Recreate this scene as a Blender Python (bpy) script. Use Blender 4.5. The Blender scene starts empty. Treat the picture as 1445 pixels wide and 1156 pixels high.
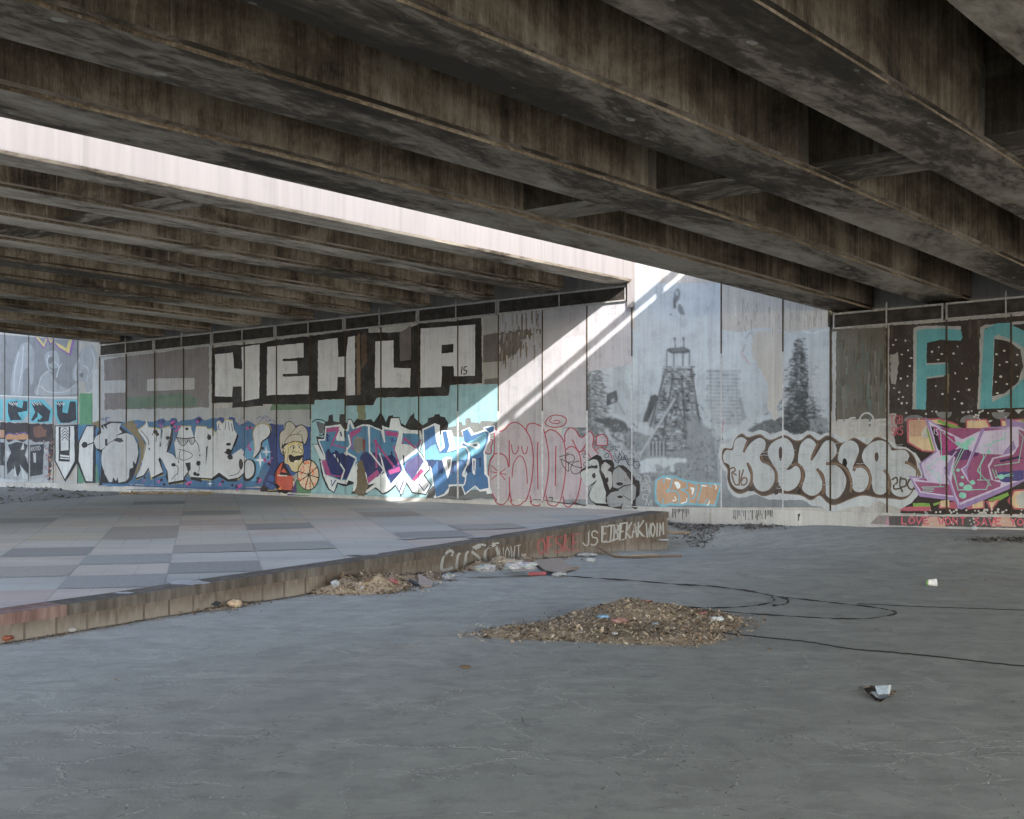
import bpy, bmesh, math, random
from mathutils import Vector, noise as mnoise
from mathutils.geometry import tessellate_polygon
random.seed(7)
SC = bpy.context.scene
COL = SC.collection

# ------------------------------------------------------------------ helpers
def lin(c):
    c = c / 255.0
    return c / 12.92 if c <= 0.04045 else ((c + 0.055) / 1.055) ** 2.4

class MB:
    """collects polygons, with a colour per polygon, for ONE mesh object"""
    def __init__(self):
        self.v = []; self.f = []; self.c = []; self.m = []; self.uv = {}
    def poly(self, pts, col=(1, 1, 1), mi=0, uv=None):
        n = len(self.v)
        self.v += [tuple(p) for p in pts]
        self.f.append(tuple(range(n, n + len(pts))))
        self.c.append(col); self.m.append(mi)
        if uv: self.uv[len(self.f) - 1] = uv
    def tris(self, pts, col=(1, 1, 1), mi=0):
        n = len(self.v)
        self.v += [tuple(p) for p in pts]
        for t in tessellate_polygon([[Vector(p) for p in pts]]):
            self.f.append(tuple(n + i for i in t)); self.c.append(col); self.m.append(mi)
    def grid(self, rows, col=(1, 1, 1), mi=0, closed=False):
        """rows of points joined by quads"""
        n = len(self.v); k = len(rows[0])
        for r in rows: self.v += [tuple(p) for p in r]
        for i in range(len(rows) - 1):
            for j in range(k if closed else k - 1):
                j2 = (j + 1) % k
                self.f.append((n + i * k + j, n + i * k + j2, n + (i + 1) * k + j2, n + (i + 1) * k + j))
                self.c.append(col(i, j) if callable(col) else col); self.m.append(mi)
        return n
    def box(self, o, ax, ay, az, col=(1, 1, 1), mi=0):
        """box from corner o with edge vectors"""
        o, ax, ay, az = Vector(o), Vector(ax), Vector(ay), Vector(az)
        p = [o, o + ax, o + ax + ay, o + ay, o + az, o + ax + az, o + ax + ay + az, o + ay + az]
        n = len(self.v); self.v += [tuple(q) for q in p]
        for q in ((3, 2, 1, 0), (4, 5, 6, 7), (0, 1, 5, 4), (1, 2, 6, 5), (2, 3, 7, 6), (3, 0, 4, 7)):
            self.f.append(tuple(n + i for i in q)); self.c.append(col); self.m.append(mi)
    def tube(self, pts, r, seg=6, col=(1, 1, 1), mi=0):
        rows = []
        for i, p in enumerate(pts):
            a = Vector(pts[max(0, i - 1)]); b = Vector(pts[min(len(pts) - 1, i + 1)])
            t = (b - a).normalized()
            up = Vector((0, 0, 1)) if abs(t.z) < 0.9 else Vector((1, 0, 0))
            x = t.cross(up).normalized(); y = x.cross(t).normalized()
            rr = r[i] if isinstance(r, (list, tuple)) else r
            rows.append([Vector(p) + x * rr * math.cos(q * 2 * math.pi / seg) + y * rr * math.sin(q * 2 * math.pi / seg) for q in range(seg)])
        n = self.grid(rows, col, mi, closed=True); k = seg
        self.f.append(tuple(n + q for q in range(k))); self.c.append(col); self.m.append(mi)
        e = n + (len(rows) - 1) * k
        self.f.append(tuple(e + q for q in reversed(range(k)))); self.c.append(col); self.m.append(mi)
    def build(self, name, mats, parent=None, loc=None, smooth=False):
        me = bpy.data.meshes.new(name)
        vs = self.v
        if loc is not None:
            vs = [(x - loc[0], y - loc[1], z - loc[2]) for x, y, z in vs]
        me.from_pydata(vs, [], self.f)
        if not isinstance(mats, (list, tuple)): mats = [mats]
        for m in mats: me.materials.append(m)
        ca = me.color_attributes.new('Col', 'FLOAT_COLOR', 'CORNER')
        buf = []
        for p, c in zip(me.polygons, self.c):
            for _ in range(p.loop_total): buf += [c[0], c[1], c[2], 1.0]
        ca.data.foreach_set('color', buf)
        me.polygons.foreach_set('material_index', self.m)
        if smooth: me.polygons.foreach_set('use_smooth', [True] * len(me.polygons))
        if self.uv:
            ul = me.uv_layers.new(name='UVMap')
            for i, uvs in self.uv.items():
                for li, q in zip(me.polygons[i].loop_indices, uvs): ul.data[li].uv = q
        me.update()
        o = bpy.data.objects.new(name, me); COL.objects.link(o)
        if loc is not None: o.location = loc
        if parent is not None:
            o.parent = parent
            if loc is None: o.matrix_parent_inverse = parent.matrix_basis.inverted() if parent.type == 'EMPTY' else parent.matrix_basis.inverted()
        return o

def empty(name, loc):
    o = bpy.data.objects.new(name, None); COL.objects.link(o); o.location = loc; o.empty_display_size = .2
    return o
def tag(o, label=None, cat=None, group=None, kind=None):
    if label: o['label'] = label
    if cat: o['category'] = cat
    if group: o['group'] = group
    if kind: o['kind'] = kind
    return o

# ------------------------------------------------------------------ node helper
class NT:
    def __init__(self, name):
        self.mat = bpy.data.materials.new(name); self.mat.use_nodes = True
        self.t = self.mat.node_tree; self.t.nodes.clear()
        self.out = self.n('ShaderNodeOutputMaterial'); self.b = self.n('ShaderNodeBsdfPrincipled')
        self.l(self.b.outputs[0], self.out.inputs[0])
        self.b.inputs['Roughness'].default_value = .9
        self.b.inputs['Specular IOR Level'].default_value = .25
        self.co = self.n('ShaderNodeTexCoord'); self.geo = self.n('ShaderNodeNewGeometry')
        self.P = self.geo.outputs['Position']
    def n(self, t): return self.t.nodes.new(t)
    def l(self, a, b): self.t.links.new(a, b)
    def put(self, sock, v):
        if hasattr(v, 'is_linked') or isinstance(v, bpy.types.NodeSocket): self.l(v, sock)
        else: sock.default_value = v
    def math(self, op, a, b=0.0, c=0.0, clamp=False):
        n = self.n('ShaderNodeMath'); n.operation = op; n.use_clamp = clamp
        for i, v in enumerate((a, b, c)): self.put(n.inputs[i], v)
        return n.outputs[0]
    def vmath(self, op, a, b):
        n = self.n('ShaderNodeVectorMath'); n.operation = op
        self.put(n.inputs[0], a); self.put(n.inputs[1], b)
        return n.outputs['Value'] if op in ('DOT_PRODUCT', 'LENGTH') else n.outputs[0]
    def map(self, vec, scale=(1, 1, 1), rot=(0, 0, 0), loc=(0, 0, 0)):
        n = self.n('ShaderNodeMapping'); self.l(vec, n.inputs[0])
        n.inputs['Location'].default_value = loc; n.inputs['Rotation'].default_value = rot; n.inputs['Scale'].default_value = scale
        return n.outputs[0]
    def noise(self, vec, scale=5, detail=4, rough=.6, dist=0.0, color=False):
        n = self.n('ShaderNodeTexNoise'); self.l(vec, n.inputs['Vector'])
        n.inputs['Scale'].default_value = scale; n.inputs['Detail'].default_value = detail
        n.inputs['Roughness'].default_value = rough; n.inputs['Distortion'].default_value = dist
        return n.outputs['Color' if color else 'Fac']
    def ramp(self, fac, stops):
        n = self.n('ShaderNodeValToRGB'); self.l(fac, n.inputs[0])
        el = n.color_ramp.elements
        while len(el) < len(stops): el.new(.5)
        for e, (p, c) in zip(el, stops):
            e.position = p; e.color = (c, c, c, 1) if isinstance(c, (int, float)) else (c[0], c[1], c[2], 1)
        return n.outputs[0]
    def mix(self, fac, a, b, mode='MIX'):
        n = self.n('ShaderNodeMix'); n.data_type = 'RGBA'; n.blend_type = mode; n.clamp_factor = True
        self.put(n.inputs[0], fac)
        for i, v in ((6, a), (7, b)):
            if isinstance(v, tuple): n.inputs[i].default_value = (v[0], v[1], v[2], 1)
            else: self.l(v, n.inputs[i])
        return n.outputs[2]
    def bump(self, h, strength=.3, dist=.02):
        n = self.n('ShaderNodeBump'); n.inputs['Strength'].default_value = strength; n.inputs['Distance'].default_value = dist
        self.l(h, n.inputs['Height']); self.l(n.outputs[0], self.b.inputs['Normal'])
    def color(self, c): 
        if isinstance(c, tuple): self.b.inputs['Base Color'].default_value = (c[0], c[1], c[2], 1)
        else: self.l(c, self.b.inputs['Base Color'])
    def colattr(self):
        n = self.n('ShaderNodeVertexColor'); n.layer_name = 'Col'; return n.outputs[0]

# ------------------------------------------------------------------ survey of the place (metres; camera stands at x=0, y=0)
F, CX, HOR, EYE = 1806.0, 722.5, 596.0, 1.88
W0 = Vector((2.22400601, 23.69648886, 0)); WU = Vector((.83969518, -.54305801, 0)); WN = Vector((-.54305801, -.83969518, 0))
def wall(s, z, off=0.0): return W0 + WU * s + WN * off + Vector((0, 0, z))
def wpx(x, y, off=0.0):
    """point of the wall plane seen in a survey photo at x, y"""
    Y = 70189.0 / (x + 2070.0); X = (x - CX) / F * Y
    p = Vector((X, Y, EYE - (y - HOR) * Y / F))
    return p + WN * off
def s_of(x):
    Y = 70189.0 / (x + 2070.0); return (Vector(((x - CX) / F * Y, Y, 0)) - W0).dot(WU)
def gpx(x, y, z=0.0):
    Y = F * (EYE - z) / (y - HOR); return Vector(((x - CX) / F * Y, Y, z))
def lerp(a, b, t): return a + (b - a) * t
def interp(pts, x):
    if x <= pts[0][0]: return pts[0][1]
    for (a, va), (b, vb) in zip(pts, pts[1:]):
        if x <= b: return lerp(va, vb, (x - a) / (b - a))
    return pts[-1][1]
EXPO=2.68; SUN=2.0; SKY=.15
# sun and shade geometry: direction towards the sun is WU*1 + WN*1 + z*SUN_Z
SUN_Z = .80
RZ_EDGE = 2.43      # top of the parapet of the lower bridge above its girder soffit
RAIL_H = .27
BAR0 = 8.7; BAR = True
def bar_top(n):
    dl = (n - 3.094) / 1.091
    tau = 3.094 + .11 * dl
    return 4.47 + .0516 * dl - .000234 * dl * dl + SUN_Z * tau + .05
# ------------------------------------------------------------------ materials
def mat_deck(name, k=1.0, ang=0.0, kw=1.0):
    m = NT(name)
    P = m.P
    pr = m.map(P, rot=(0, 0, ang))
    nz = m.math('ABSOLUTE', m.vmath('DOT_PRODUCT', m.geo.outputs['True Normal'], (0, 0, 1)))
    # webs: fine vertical streaks over broad grime
    st = m.noise(m.map(P, (11, 11, .5)), 1.0, 6, .68)
    br = m.noise(m.map(P, (.8, .8, 1.3)), 1.0, 6, .66, .5)
    fine = m.noise(m.map(P, (60, 60, 14)), 1.0, 3, .7)
    w = m.math('ADD', m.math('MULTIPLY', st, .40), m.math('ADD', m.math('MULTIPLY', br, .75), m.math('MULTIPLY', fine, .25)))
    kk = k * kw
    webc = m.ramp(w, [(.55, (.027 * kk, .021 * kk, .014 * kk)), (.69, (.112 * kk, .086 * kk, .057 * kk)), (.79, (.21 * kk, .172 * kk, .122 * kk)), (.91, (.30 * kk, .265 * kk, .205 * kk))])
    run = m.noise(m.map(P, (13, 13, .15)), 1.0, 3, .5)
    runm = m.ramp(run, [(.67, 0.0), (.71, 1.0)])
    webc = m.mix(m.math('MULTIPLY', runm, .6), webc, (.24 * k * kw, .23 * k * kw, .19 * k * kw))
    # soffits: blotches of pale laitance on dark soot, drawn out along the beam
    so = m.noise(m.map(pr, (1.1, .30, 1)), 1.0, 8, .68, .8)
    so2 = m.noise(m.map(pr, (9, 3.2, 4)), 1.0, 6, .7, .6)
    bigs = m.noise(m.map(pr, (.28, .10, 1)), 1.0, 2, .5)
    sm = m.math('ADD', m.math('MULTIPLY', so, .7), m.math('ADD', m.math('MULTIPLY', so2, .34), m.math('MULTIPLY', bigs, .45)))
    sofc = m.ramp(sm, [(.62, (.032 * k, .026 * k, .019 * k)), (.695, (.067 * k, .055 * k, .041 * k)), (.745, (.165 * k, .140 * k, .110 * k)), (.86, (.30 * k, .268 * k, .22 * k))])
    vor = m.n('ShaderNodeTexVoronoi'); m.l(m.map(pr, (2.2, 1.1, 1)), vor.inputs['Vector']); vor.inputs['Scale'].default_value = 1.0
    wob = m.noise(m.map(P, (7, 7, 7)), 1.0, 3)
    sp = m.math('LESS_THAN', m.math('ADD', vor.outputs['Distance'], m.math('MULTIPLY', wob, .16)), .145)
    sofc = m.mix(m.math('MULTIPLY', sp, .75), sofc, (.34, .33, .30))
    vo2 = m.n('ShaderNodeTexVoronoi'); m.l(m.map(pr, (7, 3.5, 1), loc=(3, 5, 0)), vo2.inputs['Vector']); vo2.inputs['Scale'].default_value = 1.0
    fl = m.math('LESS_THAN', m.math('ADD', vo2.outputs['Distance'], m.math('MULTIPLY', so, .35)), .27)
    sofc = m.mix(m.math('MULTIPLY', fl, .5), sofc, (.25, .245, .22))
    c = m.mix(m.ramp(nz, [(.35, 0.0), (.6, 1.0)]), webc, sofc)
    m.color(c)
    m.bump(m.math('ADD', m.math('MULTIPLY', fine, .6), so2), .35, .012)
    return m.mat

def mat_white_beam():
    m = NT('pale_painted_concrete')
    st = m.noise(m.map(m.P, (10, 10, .5)), 1.0, 5, .6)
    sp = m.noise(m.P, 1.3, 4, .6)
    c = m.mix(m.ramp(st, [(.3, 1.0), (.62, 0.0)]), (.205, .194, .190), (.178, .169, .166))
    c = m.mix(m.ramp(sp, [(.62, 0.0), (.75, .5)]), c, (.17, .158, .155))
    dr = m.noise(m.map(m.P, (6, 6, .10)), 1.0, 4, .6)
    c = m.mix(m.ramp(dr, [(.56, 0.0), (.70, .45)]), c, (.125, .118, .112))
    m.color(c); m.bump(st, .1, .01)
    return m.mat

def mat_wall(name='wall_concrete', base=(.33, .325, .31)):
    m = NT(name)
    P = m.P
    st = m.noise(m.map(P, (5, 5, .35)), 1.0, 7, .68)
    br = m.noise(P, .55, 5, .6)
    fi = m.noise(P, 26, 4, .7)
    v = m.math('ADD', m.math('MULTIPLY', st, .6), m.math('ADD', m.math('MULTIPLY', br, .45), m.math('MULTIPLY', fi, .2)))
    k = base
    c = m.ramp(v, [(.42, tuple(q * .42 for q in k)), (.56, tuple(q * .8 for q in k)), (.70, k), (.86, tuple(min(.8, q * 1.55) for q in k))])
    rust = m.noise(m.map(P, (7, 7, .2)), 1.0, 4, .6)
    c = m.mix(m.ramp(rust, [(.62, 0.0), (.74, .5)]), c, (.13, .10, .065))
    m.color(c); m.bump(m.math('ADD', fi, m.math('MULTIPLY', st, .5)), .25, .01)
    return m.mat

def mat_paint(name='spray_paint', wear=.5):
    """paint laid on the wall: its own colour, scuffed through to the concrete in places"""
    m = NT(name)
    c = m.colattr()
    P = m.P
    a = m.noise(P, 3.0, 6, .7); b = m.noise(P, 38, 4, .75); st = m.noise(m.map(P, (16, 16, .9)), 1.0, 4, .65)
    tone = m.math('ADD', m.math('MULTIPLY', a, .5), m.math('ADD', m.math('MULTIPLY', b, .25), m.math('MULTIPLY', st, .35)))
    t = m.ramp(tone, [(.36, .60), (.54, .97), (.78, 1.18)])
    n = m.n('ShaderNodeMix'); n.data_type = 'RGBA'; n.blend_type = 'MULTIPLY'; n.inputs[0].default_value = 1
    m.l(c, n.inputs[6]); m.l(t, n.inputs[7])
    c = n.outputs[2]
    w = m.math('ADD', m.math('MULTIPLY', b, .7), m.math('MULTIPLY', a, .5))
    c = m.mix(m.ramp(w, [(.70, 0.0), (.80, wear)]), c, (.26, .255, .245))
    fade = m.noise(P, 1.5, 5, .6, .4)
    c = m.mix(m.ramp(fade, [(.50, 0.0), (.74, .20)]), c, (.16, .158, .153))
    dirt = m.noise(m.map(P, (6, 6, .28)), 1.0, 5, .6)
    c = m.mix(m.ramp(dirt, [(.58, 0.0), (.76, .38)]), c, (.07, .06, .05))
    m.color(c); m.b.inputs['Roughness'].default_value = .7
    m.bump(b, .12, .006)
    return m.mat

def mat_simple(name, c, rough=.8, metal=0.0, sc=8, amp=.35):
    m = NT(name)
    a = m.noise(m.P, sc, 5, .65)
    m.color(m.mix(m.ramp(a, [(.35, 0.0), (.68, 1.0)]), tuple(q * (1 - amp) for q in c), tuple(min(.85, q * (1 + amp * .6)) for q in c)))
    m.b.inputs['Roughness'].default_value = rough; m.b.inputs['Metallic'].default_value = metal
    m.bump(a, .15, .005)
    return m.mat

def mat_litter(name='litter_scraps', rough=.85):
    m = NT(name)
    a = m.noise(m.P, 45, 4, .7)
    n = m.n('ShaderNodeMix'); n.data_type = 'RGBA'; n.blend_type = 'MULTIPLY'; n.inputs[0].default_value = 1
    m.l(m.colattr(), n.inputs[6]); m.l(m.ramp(a, [(.3, .62), (.6, 1.05)]), n.inputs[7])
    m.color(n.outputs[2]); m.b.inputs['Roughness'].default_value = rough
    return m.mat

def mat_floor():
    m = NT('worn_screed_floor')
    P = m.P
    warp = m.noise(P, 1.1, 4, .6, color=True)
    pw = m.vmath('ADD', P, m.vmath('MULTIPLY', m.vmath('SUBTRACT', warp, (.5, .5, .5)), (.55, .55, 0)))
    big = m.noise(P, .22, 4, .55); mid = m.noise(m.map(P, (.5, 2.2, 1), rot=(0, 0, .25)), 1.0, 6, .62); fine = m.noise(P, 42, 4, .7); agg = m.noise(P, 130, 3, .75)
    v = m.math('ADD', m.math('MULTIPLY', big, .55), m.math('ADD', m.math('MULTIPLY', mid, .42), m.math('MULTIPLY', fine, .16)))
    c = m.ramp(v, [(.38, (.232, .243, .229)), (.53, (.294, .307, .291)), (.68, (.325, .337, .317)), (.84, (.372, .382, .36))])
    mo = m.noise(P, 3.4, 6, .72)
    c = m.mix(m.ramp(mo, [(.38, .50), (.52, 0.0)]), c, (.185, .190, .183))
    c = m.mix(m.ramp(mo, [(.54, 0.0), (.70, .50)]), c, (.36, .363, .348))
    c = m.mix(m.ramp(agg, [(.32, .50), (.50, 0.0)]), c, (.14, .14, .135)); c = m.mix(m.ramp(agg, [(.56, 0.0), (.72, .50)]), c, (.44, .44, .425))
    # dark damp blotches
    bl = m.noise(m.map(P, (.9, 1.5, 1)), 1.0, 5, .6, .6)
    c = m.mix(m.ramp(bl, [(.62, 0.0), (.72, .30)]), c, (.175, .177, .178))
    rs = m.noise(P, .8, 4, .6)
    c = m.mix(m.ramp(rs, [(.60, 0.0), (.78, .22)]), c, (.25, .215, .175))
    fl = m.noise(m.map(P, (1.5, 2.2, 1), rot=(0, 0, .7)), 1.0, 7, .66, .7)
    c = m.mix(m.ramp(fl, [(.575, 0.0), (.592, .42)]), c, (.375, .385, .364)); c = m.mix(m.ramp(fl, [(.395, .45), (.412, 0.0)]), c, (.222, .230, .221))
    # cracks: two families of broken lines
    def crack(scale, rot, sx, width, seed):
        vo = m.n('ShaderNodeTexVoronoi'); vo.feature = 'DISTANCE_TO_EDGE'
        m.l(m.map(pw, (scale * sx, scale, 1), rot=(0, 0, rot), loc=(seed, seed * .7, 0)), vo.inputs['Vector'])
        vo.inputs['Scale'].default_value = 1.0
        k = m.ramp(vo.outputs['Distance'], [(0.0, 1.0), (width, 0.0)])
        msk = m.ramp(m.noise(m.map(P, (1, 1, 1), loc=(seed, 0, 0)), .75, 3, .6), [(.44, 0.0), (.58, 1.0)])
        return m.math('MULTIPLY', k, msk)
    k1 = crack(.8, -.85, .5, .013, 3.1); k2 = crack(1.5, -.85, .6, .018, 9.7)
    kk = m.math('MAXIMUM', k1, k2)
    crumb = m.ramp(m.noise(P, 26, 3, .7), [(.42, 0.0), (.56, 1.0)])
    edge = m.math('MULTIPLY', kk, crumb)
    c = m.mix(m.math('MULTIPLY', edge, .6), c, (.40, .405, .39))
    dk = m.math('MULTIPLY', m.math('MULTIPLY', kk, kk), m.math('SUBTRACT', 1.0, crumb))
    c = m.mix(m.math('MULTIPLY', dk, .2), c, (.09, .09, .088))
    # grit
    vo = m.n('ShaderNodeTexVoronoi'); m.l(P, vo.inputs['Vector']); vo.inputs['Scale'].default_value = 9
    g = m.math('LESS_THAN', m.math('ADD', vo.outputs['Distance'], m.math('MULTIPLY', m.noise(P, 1.6, 3), .16)), .135)
    c = m.mix(m.math('MULTIPLY', g, .22), c, m.ramp(m.noise(P, 3.1, 2), [(.4, (.16, .155, .145)), (.6, (.36, .36, .345))]))
    m.color(c); m.b.inputs['Roughness'].default_value = .82
    h = m.math('ADD', m.math('MULTIPLY', edge, .7), m.math('ADD', m.math('MULTIPLY', fine, .25), m.math('MULTIPLY', mid, .25)))
    m.bump(m.math('SUBTRACT', h, m.math('MULTIPLY', dk, .4)), .5, .02)
    return m.mat

T0 = Vector((-5.09, 0, 0))
def mat_paving():
    m = NT('paving_slabs')
    P = m.P
    # slab coordinates a (across), b (towards the camera); affine inverse of the survey
    ax, ay, bx, by = TA.x, TA.y, TB.x, TB.y
    det = ax * by - ay * bx
    d = m.vmath('SUBTRACT', P, tuple(TO))
    a = m.vmath('DOT_PRODUCT', d, (by / det, -bx / det, 0)); b = m.vmath('DOT_PRODUCT', d, (-ay / det, ax / det, 0))
    fa = m.math('FLOOR', a); fb = m.math('FLOOR', b)
    cb = m.n('ShaderNodeCombineXYZ'); m.l(fa, cb.inputs[0]); m.l(fb, cb.inputs[1])
    wn = m.n('ShaderNodeTexWhiteNoise'); wn.noise_dimensions = '2D'; m.l(cb.outputs[0], wn.inputs['Vector'])
    r = m.n('ShaderNodeValToRGB'); r.color_ramp.interpolation = 'CONSTANT'; m.l(wn.outputs['Value'], r.inputs[0])
    stops = [(0, (.360, .358, .346)), (.28, (.338, .345, .334)), (.46, (.375, .352, .326)), (.60, (.325, .334, .328)), (.72, (.375, .340, .318)), (.84, (.300, .310, .308)), (.91, (.365, .348, .305)), (.96, (.335, .295, .280))]
    el = r.color_ramp.elements
    while len(el) < len(stops): el.new(.5)
    for e, (p, c) in zip(el, stops): e.position = p; e.color = (*c, 1)
    c = r.outputs[0]
    big = m.noise(P, .35, 4, .6); mid = m.noise(m.map(P, (.6, 2.5, 1)), 1.0, 5, .6); fi = m.noise(P, 30, 3, .7)
    t = m.ramp(m.math('ADD', m.math('MULTIPLY', big, .45), m.math('ADD', m.math('MULTIPLY', mid, .4), m.math('MULTIPLY', fi, .2))), [(.38, .80), (.55, 1.0), (.75, 1.2)])
    n = m.n('ShaderNodeMix'); n.data_type = 'RGBA'; n.blend_type = 'MULTIPLY'; n.inputs[0].default_value = 1
    m.l(c, n.inputs[6]); m.l(t, n.inputs[7]); c = n.outputs[2]
    def jl(v, w):
        f = m.math('FRACT', v); q = m.math('ABSOLUTE', m.math('SUBTRACT', f, .5))
        return m.math('GREATER_THAN', q, .5 - w)
    j1 = jl(a, .006); j2 = jl(b, .004); j3 = jl(m.math('MULTIPLY', a, 3.0), .012)
    gap = m.ramp(m.noise(P, .9, 4, .6), [(.48, .06), (.62, .55)])
    jj = m.math('MAXIMUM', m.math('MULTIPLY', j1, .36), m.math('MAXIMUM', m.math('MULTIPLY', j2, .2), m.math('MULTIPLY', j3, gap)))
    c = m.mix(jj, c, (.075, .08, .08))
    dust = m.noise(m.map(P, (.45, 2.6, 1)), 1.0, 5, .62)
    c = m.mix(m.ramp(dust, [(.56, 0.0), (.72, .55)]), c, (.37, .37, .355))
    m.color(c); m.b.inputs['Roughness'].default_value = .75
    m.bump(m.math('SUBTRACT', m.math('MULTIPLY', fi, .3), jj), .3, .008)
    return m.mat

def mat_kerb(name, c1, c2, joint=.0, dark=(.06, .05, .042)):
    m = NT(name)
    uv = m.co.outputs['UV']; P = m.P
    st = m.noise(m.map(P, (11, 11, 1.1)), 1.0, 6, .68); br = m.noise(P, 1.1, 4, .6)
    v = m.math('ADD', m.math('MULTIPLY', st, .6), m.math('MULTIPLY', br, .5))
    c = m.ramp(v, [(.40, tuple(q * .55 for q in c1)), (.53, c1), (.64, c2), (.78, tuple(min(.6, q * 1.35) for q in c2))])
    if joint:
        sx = m.n('ShaderNodeSeparateXYZ'); m.l(uv, sx.inputs[0])
        q = m.math('DIVIDE', sx.outputs[0], joint)
        cb = m.n('ShaderNodeCombineXYZ'); m.l(m.math('FLOOR', q), cb.inputs[0])
        wn = m.n('ShaderNodeTexWhiteNoise'); wn.noise_dimensions = '1D'; m.l(m.math('FLOOR', q), wn.inputs['W'])
        c = m.mix(m.math('MULTIPLY', wn.outputs['Value'], .45), c, tuple(q2 * .7 for q2 in c1))
        low = m.ramp(m.math('ADD', sx.outputs[1], m.math('MULTIPLY', m.math('SUBTRACT', st, .5), 0.5)), [(.02, .6), (.13, 0.0)])
        c = m.mix(low, c, (.25, .24, .222))
        f = m.math('ABSOLUTE', m.math('SUBTRACT', m.math('FRACT', q), .5))
        c = m.mix(m.math('MULTIPLY', m.math('GREATER_THAN', f, .46), m.ramp(br, [(.36, .15), (.62, .85)])), c, dark)
    m.color(c); m.bump(v, .35, .012)
    return m.mat
TO = Vector((-7.968, 22.863, 0)); TA = Vector((.98967, .2145, 0)); TB = Vector((.2532, -1.0579, 0))
M_deckR = mat_deck("sooty_deck_concrete", 1.14, math.radians(37.25)); M_deckL = mat_deck("grey_deck_concrete", 1.85, math.radians(44))
M_crossR = mat_deck('painted_shade_crossbeam', 1.15, math.radians(127), .30); M_crossL = mat_deck('painted_half_shade_crossbeam', 1.6, math.radians(134), .55)  # recess shade put into the colour of the upright crossbeam faces
M_white = mat_white_beam(); M_wall = mat_wall(); M_paint = mat_paint(); M_pave = mat_paving(); M_floor = mat_floor()
M_cope = mat_kerb('coping_concrete', (.085, .076, .068), (.13, .122, .114)); M_face = mat_kerb('kerb_face', (.118, .096, .080), (.19, .166, .146), .33)
M_redc = mat_kerb('red_painted_coping', (.165, .105, .097), (.22, .165, .152))
M_steel = mat_simple('galvanised_steel', (.30, .30, .29), .6, .2, 20, .4); M_dark = mat_simple('sooty_cover_sheet', (.030, .026, .022), .8, 0, 6, .6)
M_seal = mat_simple('joint_sealant', (.050, .036, .022), .9, 0, 9, .5); M_pale = mat_simple('pale_joint_filler', (.36, .37, .38), .8, 0, 14, .25)
M_litter = mat_litter(); M_streak = mat_litter('lime_deposit', .9); M_soil = mat_simple('dark_soil', (.060, .053, .047), .95, 0, 14, .55)
M_rubber = mat_simple('black_strap', (.022, .021, .020), .6, 0, 30, .3)

# ------------------------------------------------------------------ ground
def dist_n(x, y): return (Vector((x, y, 0)) - W0).dot(WN)
KERB = [  # photo x, top y, bottom y, distance: front edge of the raised platform
    (0, 868.5, 908, 10.82), (92, 855, 893, 11.38), (183, 842, 878, 11.98), (303, 823, 858, 12.98), (420, 806, 840, 14.0), (500, 794, 827.5, 14.75),
    (570, 783, 817, 15.5), (640, 772, 806, 16.5), (740, 755.3, 793, 17.9), (848, 738.3, 780.5, 19.3), (942, 723, 775, 20.5)]
def at(x, y, Y): return Vector(((x - CX) / F * Y, Y, EYE - (y - HOR) * Y / F))
ktop = []; kbot = []
for x, yt, yb, Y in KERB:
    ktop.append(at(x, yt, Y)); kbot.append(at(x, yb, Y))
kd = (ktop[0] - ktop[2]).normalized()
for e in (2.6, 6.0, 9.0):
    ktop.insert(0, Vector((KX := ktop[0].x + kd.x * 3, ktop[0].y + kd.y * 3, .25))); kbot.insert(0, Vector((KX, ktop[0].y, -.01)))
ctrl = [(p.x, p.y, p.z, .5) for p in kbot]
for x, y in ((940, 735), (1000, 740), (1096, 741.4), (1180, 741.5), (1323, 745), (1445, 748)):
    p = wpx(x, y); ctrl.append((p.x, p.y, p.z, .5))
for s in (9, 12, 16, 20): p = wall(s, .2); ctrl.append((p.x, p.y, p.z, .5))
for s in (-14, -17, -20, -25, -30): p = wall(s, .08); ctrl.append((p.x, p.y, p.z, .5))
for x, y in ((-3, 6), (0, 5), (3, 6), (0, 9), (3, 9), (6, 9), (-1, 11.5), (1, 12), (3.5, 12), (6, 12.5), (1.5, 15), (4, 15.2), (7, 15), (3, 17.3), (9, 12), (10, 6), (-6, 2), (0, 0), (6, 0), (-12, -4), (12, -4), (-9, 27.5), (-11, 24), (-14, 20)):
    ctrl.append((x, y, 0.0, 1.0))
def ground_z(x, y):
    n = dist_n(x, y)
    sw = 0.0; sz = 0.0
    for cx, cy, cz, r in ctrl:
        d2 = (x - cx) ** 2 + (y - cy) ** 2 + .02
        w = 1.0 / (d2 * d2)
        sw += w; sz += w * cz
    z = sz / sw
    far = max(abs(x) - 18, y - 34, -10 - y, 0) / 10.0
    z *= max(0.0, 1 - far)
    return z
def axis(a, b, st, lo, hi):
    v = []; q = a
    while q <= b + 1e-6: v.append(q); q += st
    out = []; q = a; d = st
    while q > lo: d *= 1.5; q -= d; out.insert(0, q)
    q = b; d = st; tail = []
    while q < hi: d *= 1.5; q += d; tail.append(q)
    return out + v + tail
gx = axis(-16, 15, .3, -260, 260); gy = axis(2.5, 31, .3, -260, 260)
g = MB(); g.grid([[(x, y, ground_z(x, y)) for x in gx] for y in gy])
g.f = [tuple(f) for f in g.f]
ground = tag(g.build('ground', M_floor, smooth=True), kind='structure')

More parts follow.
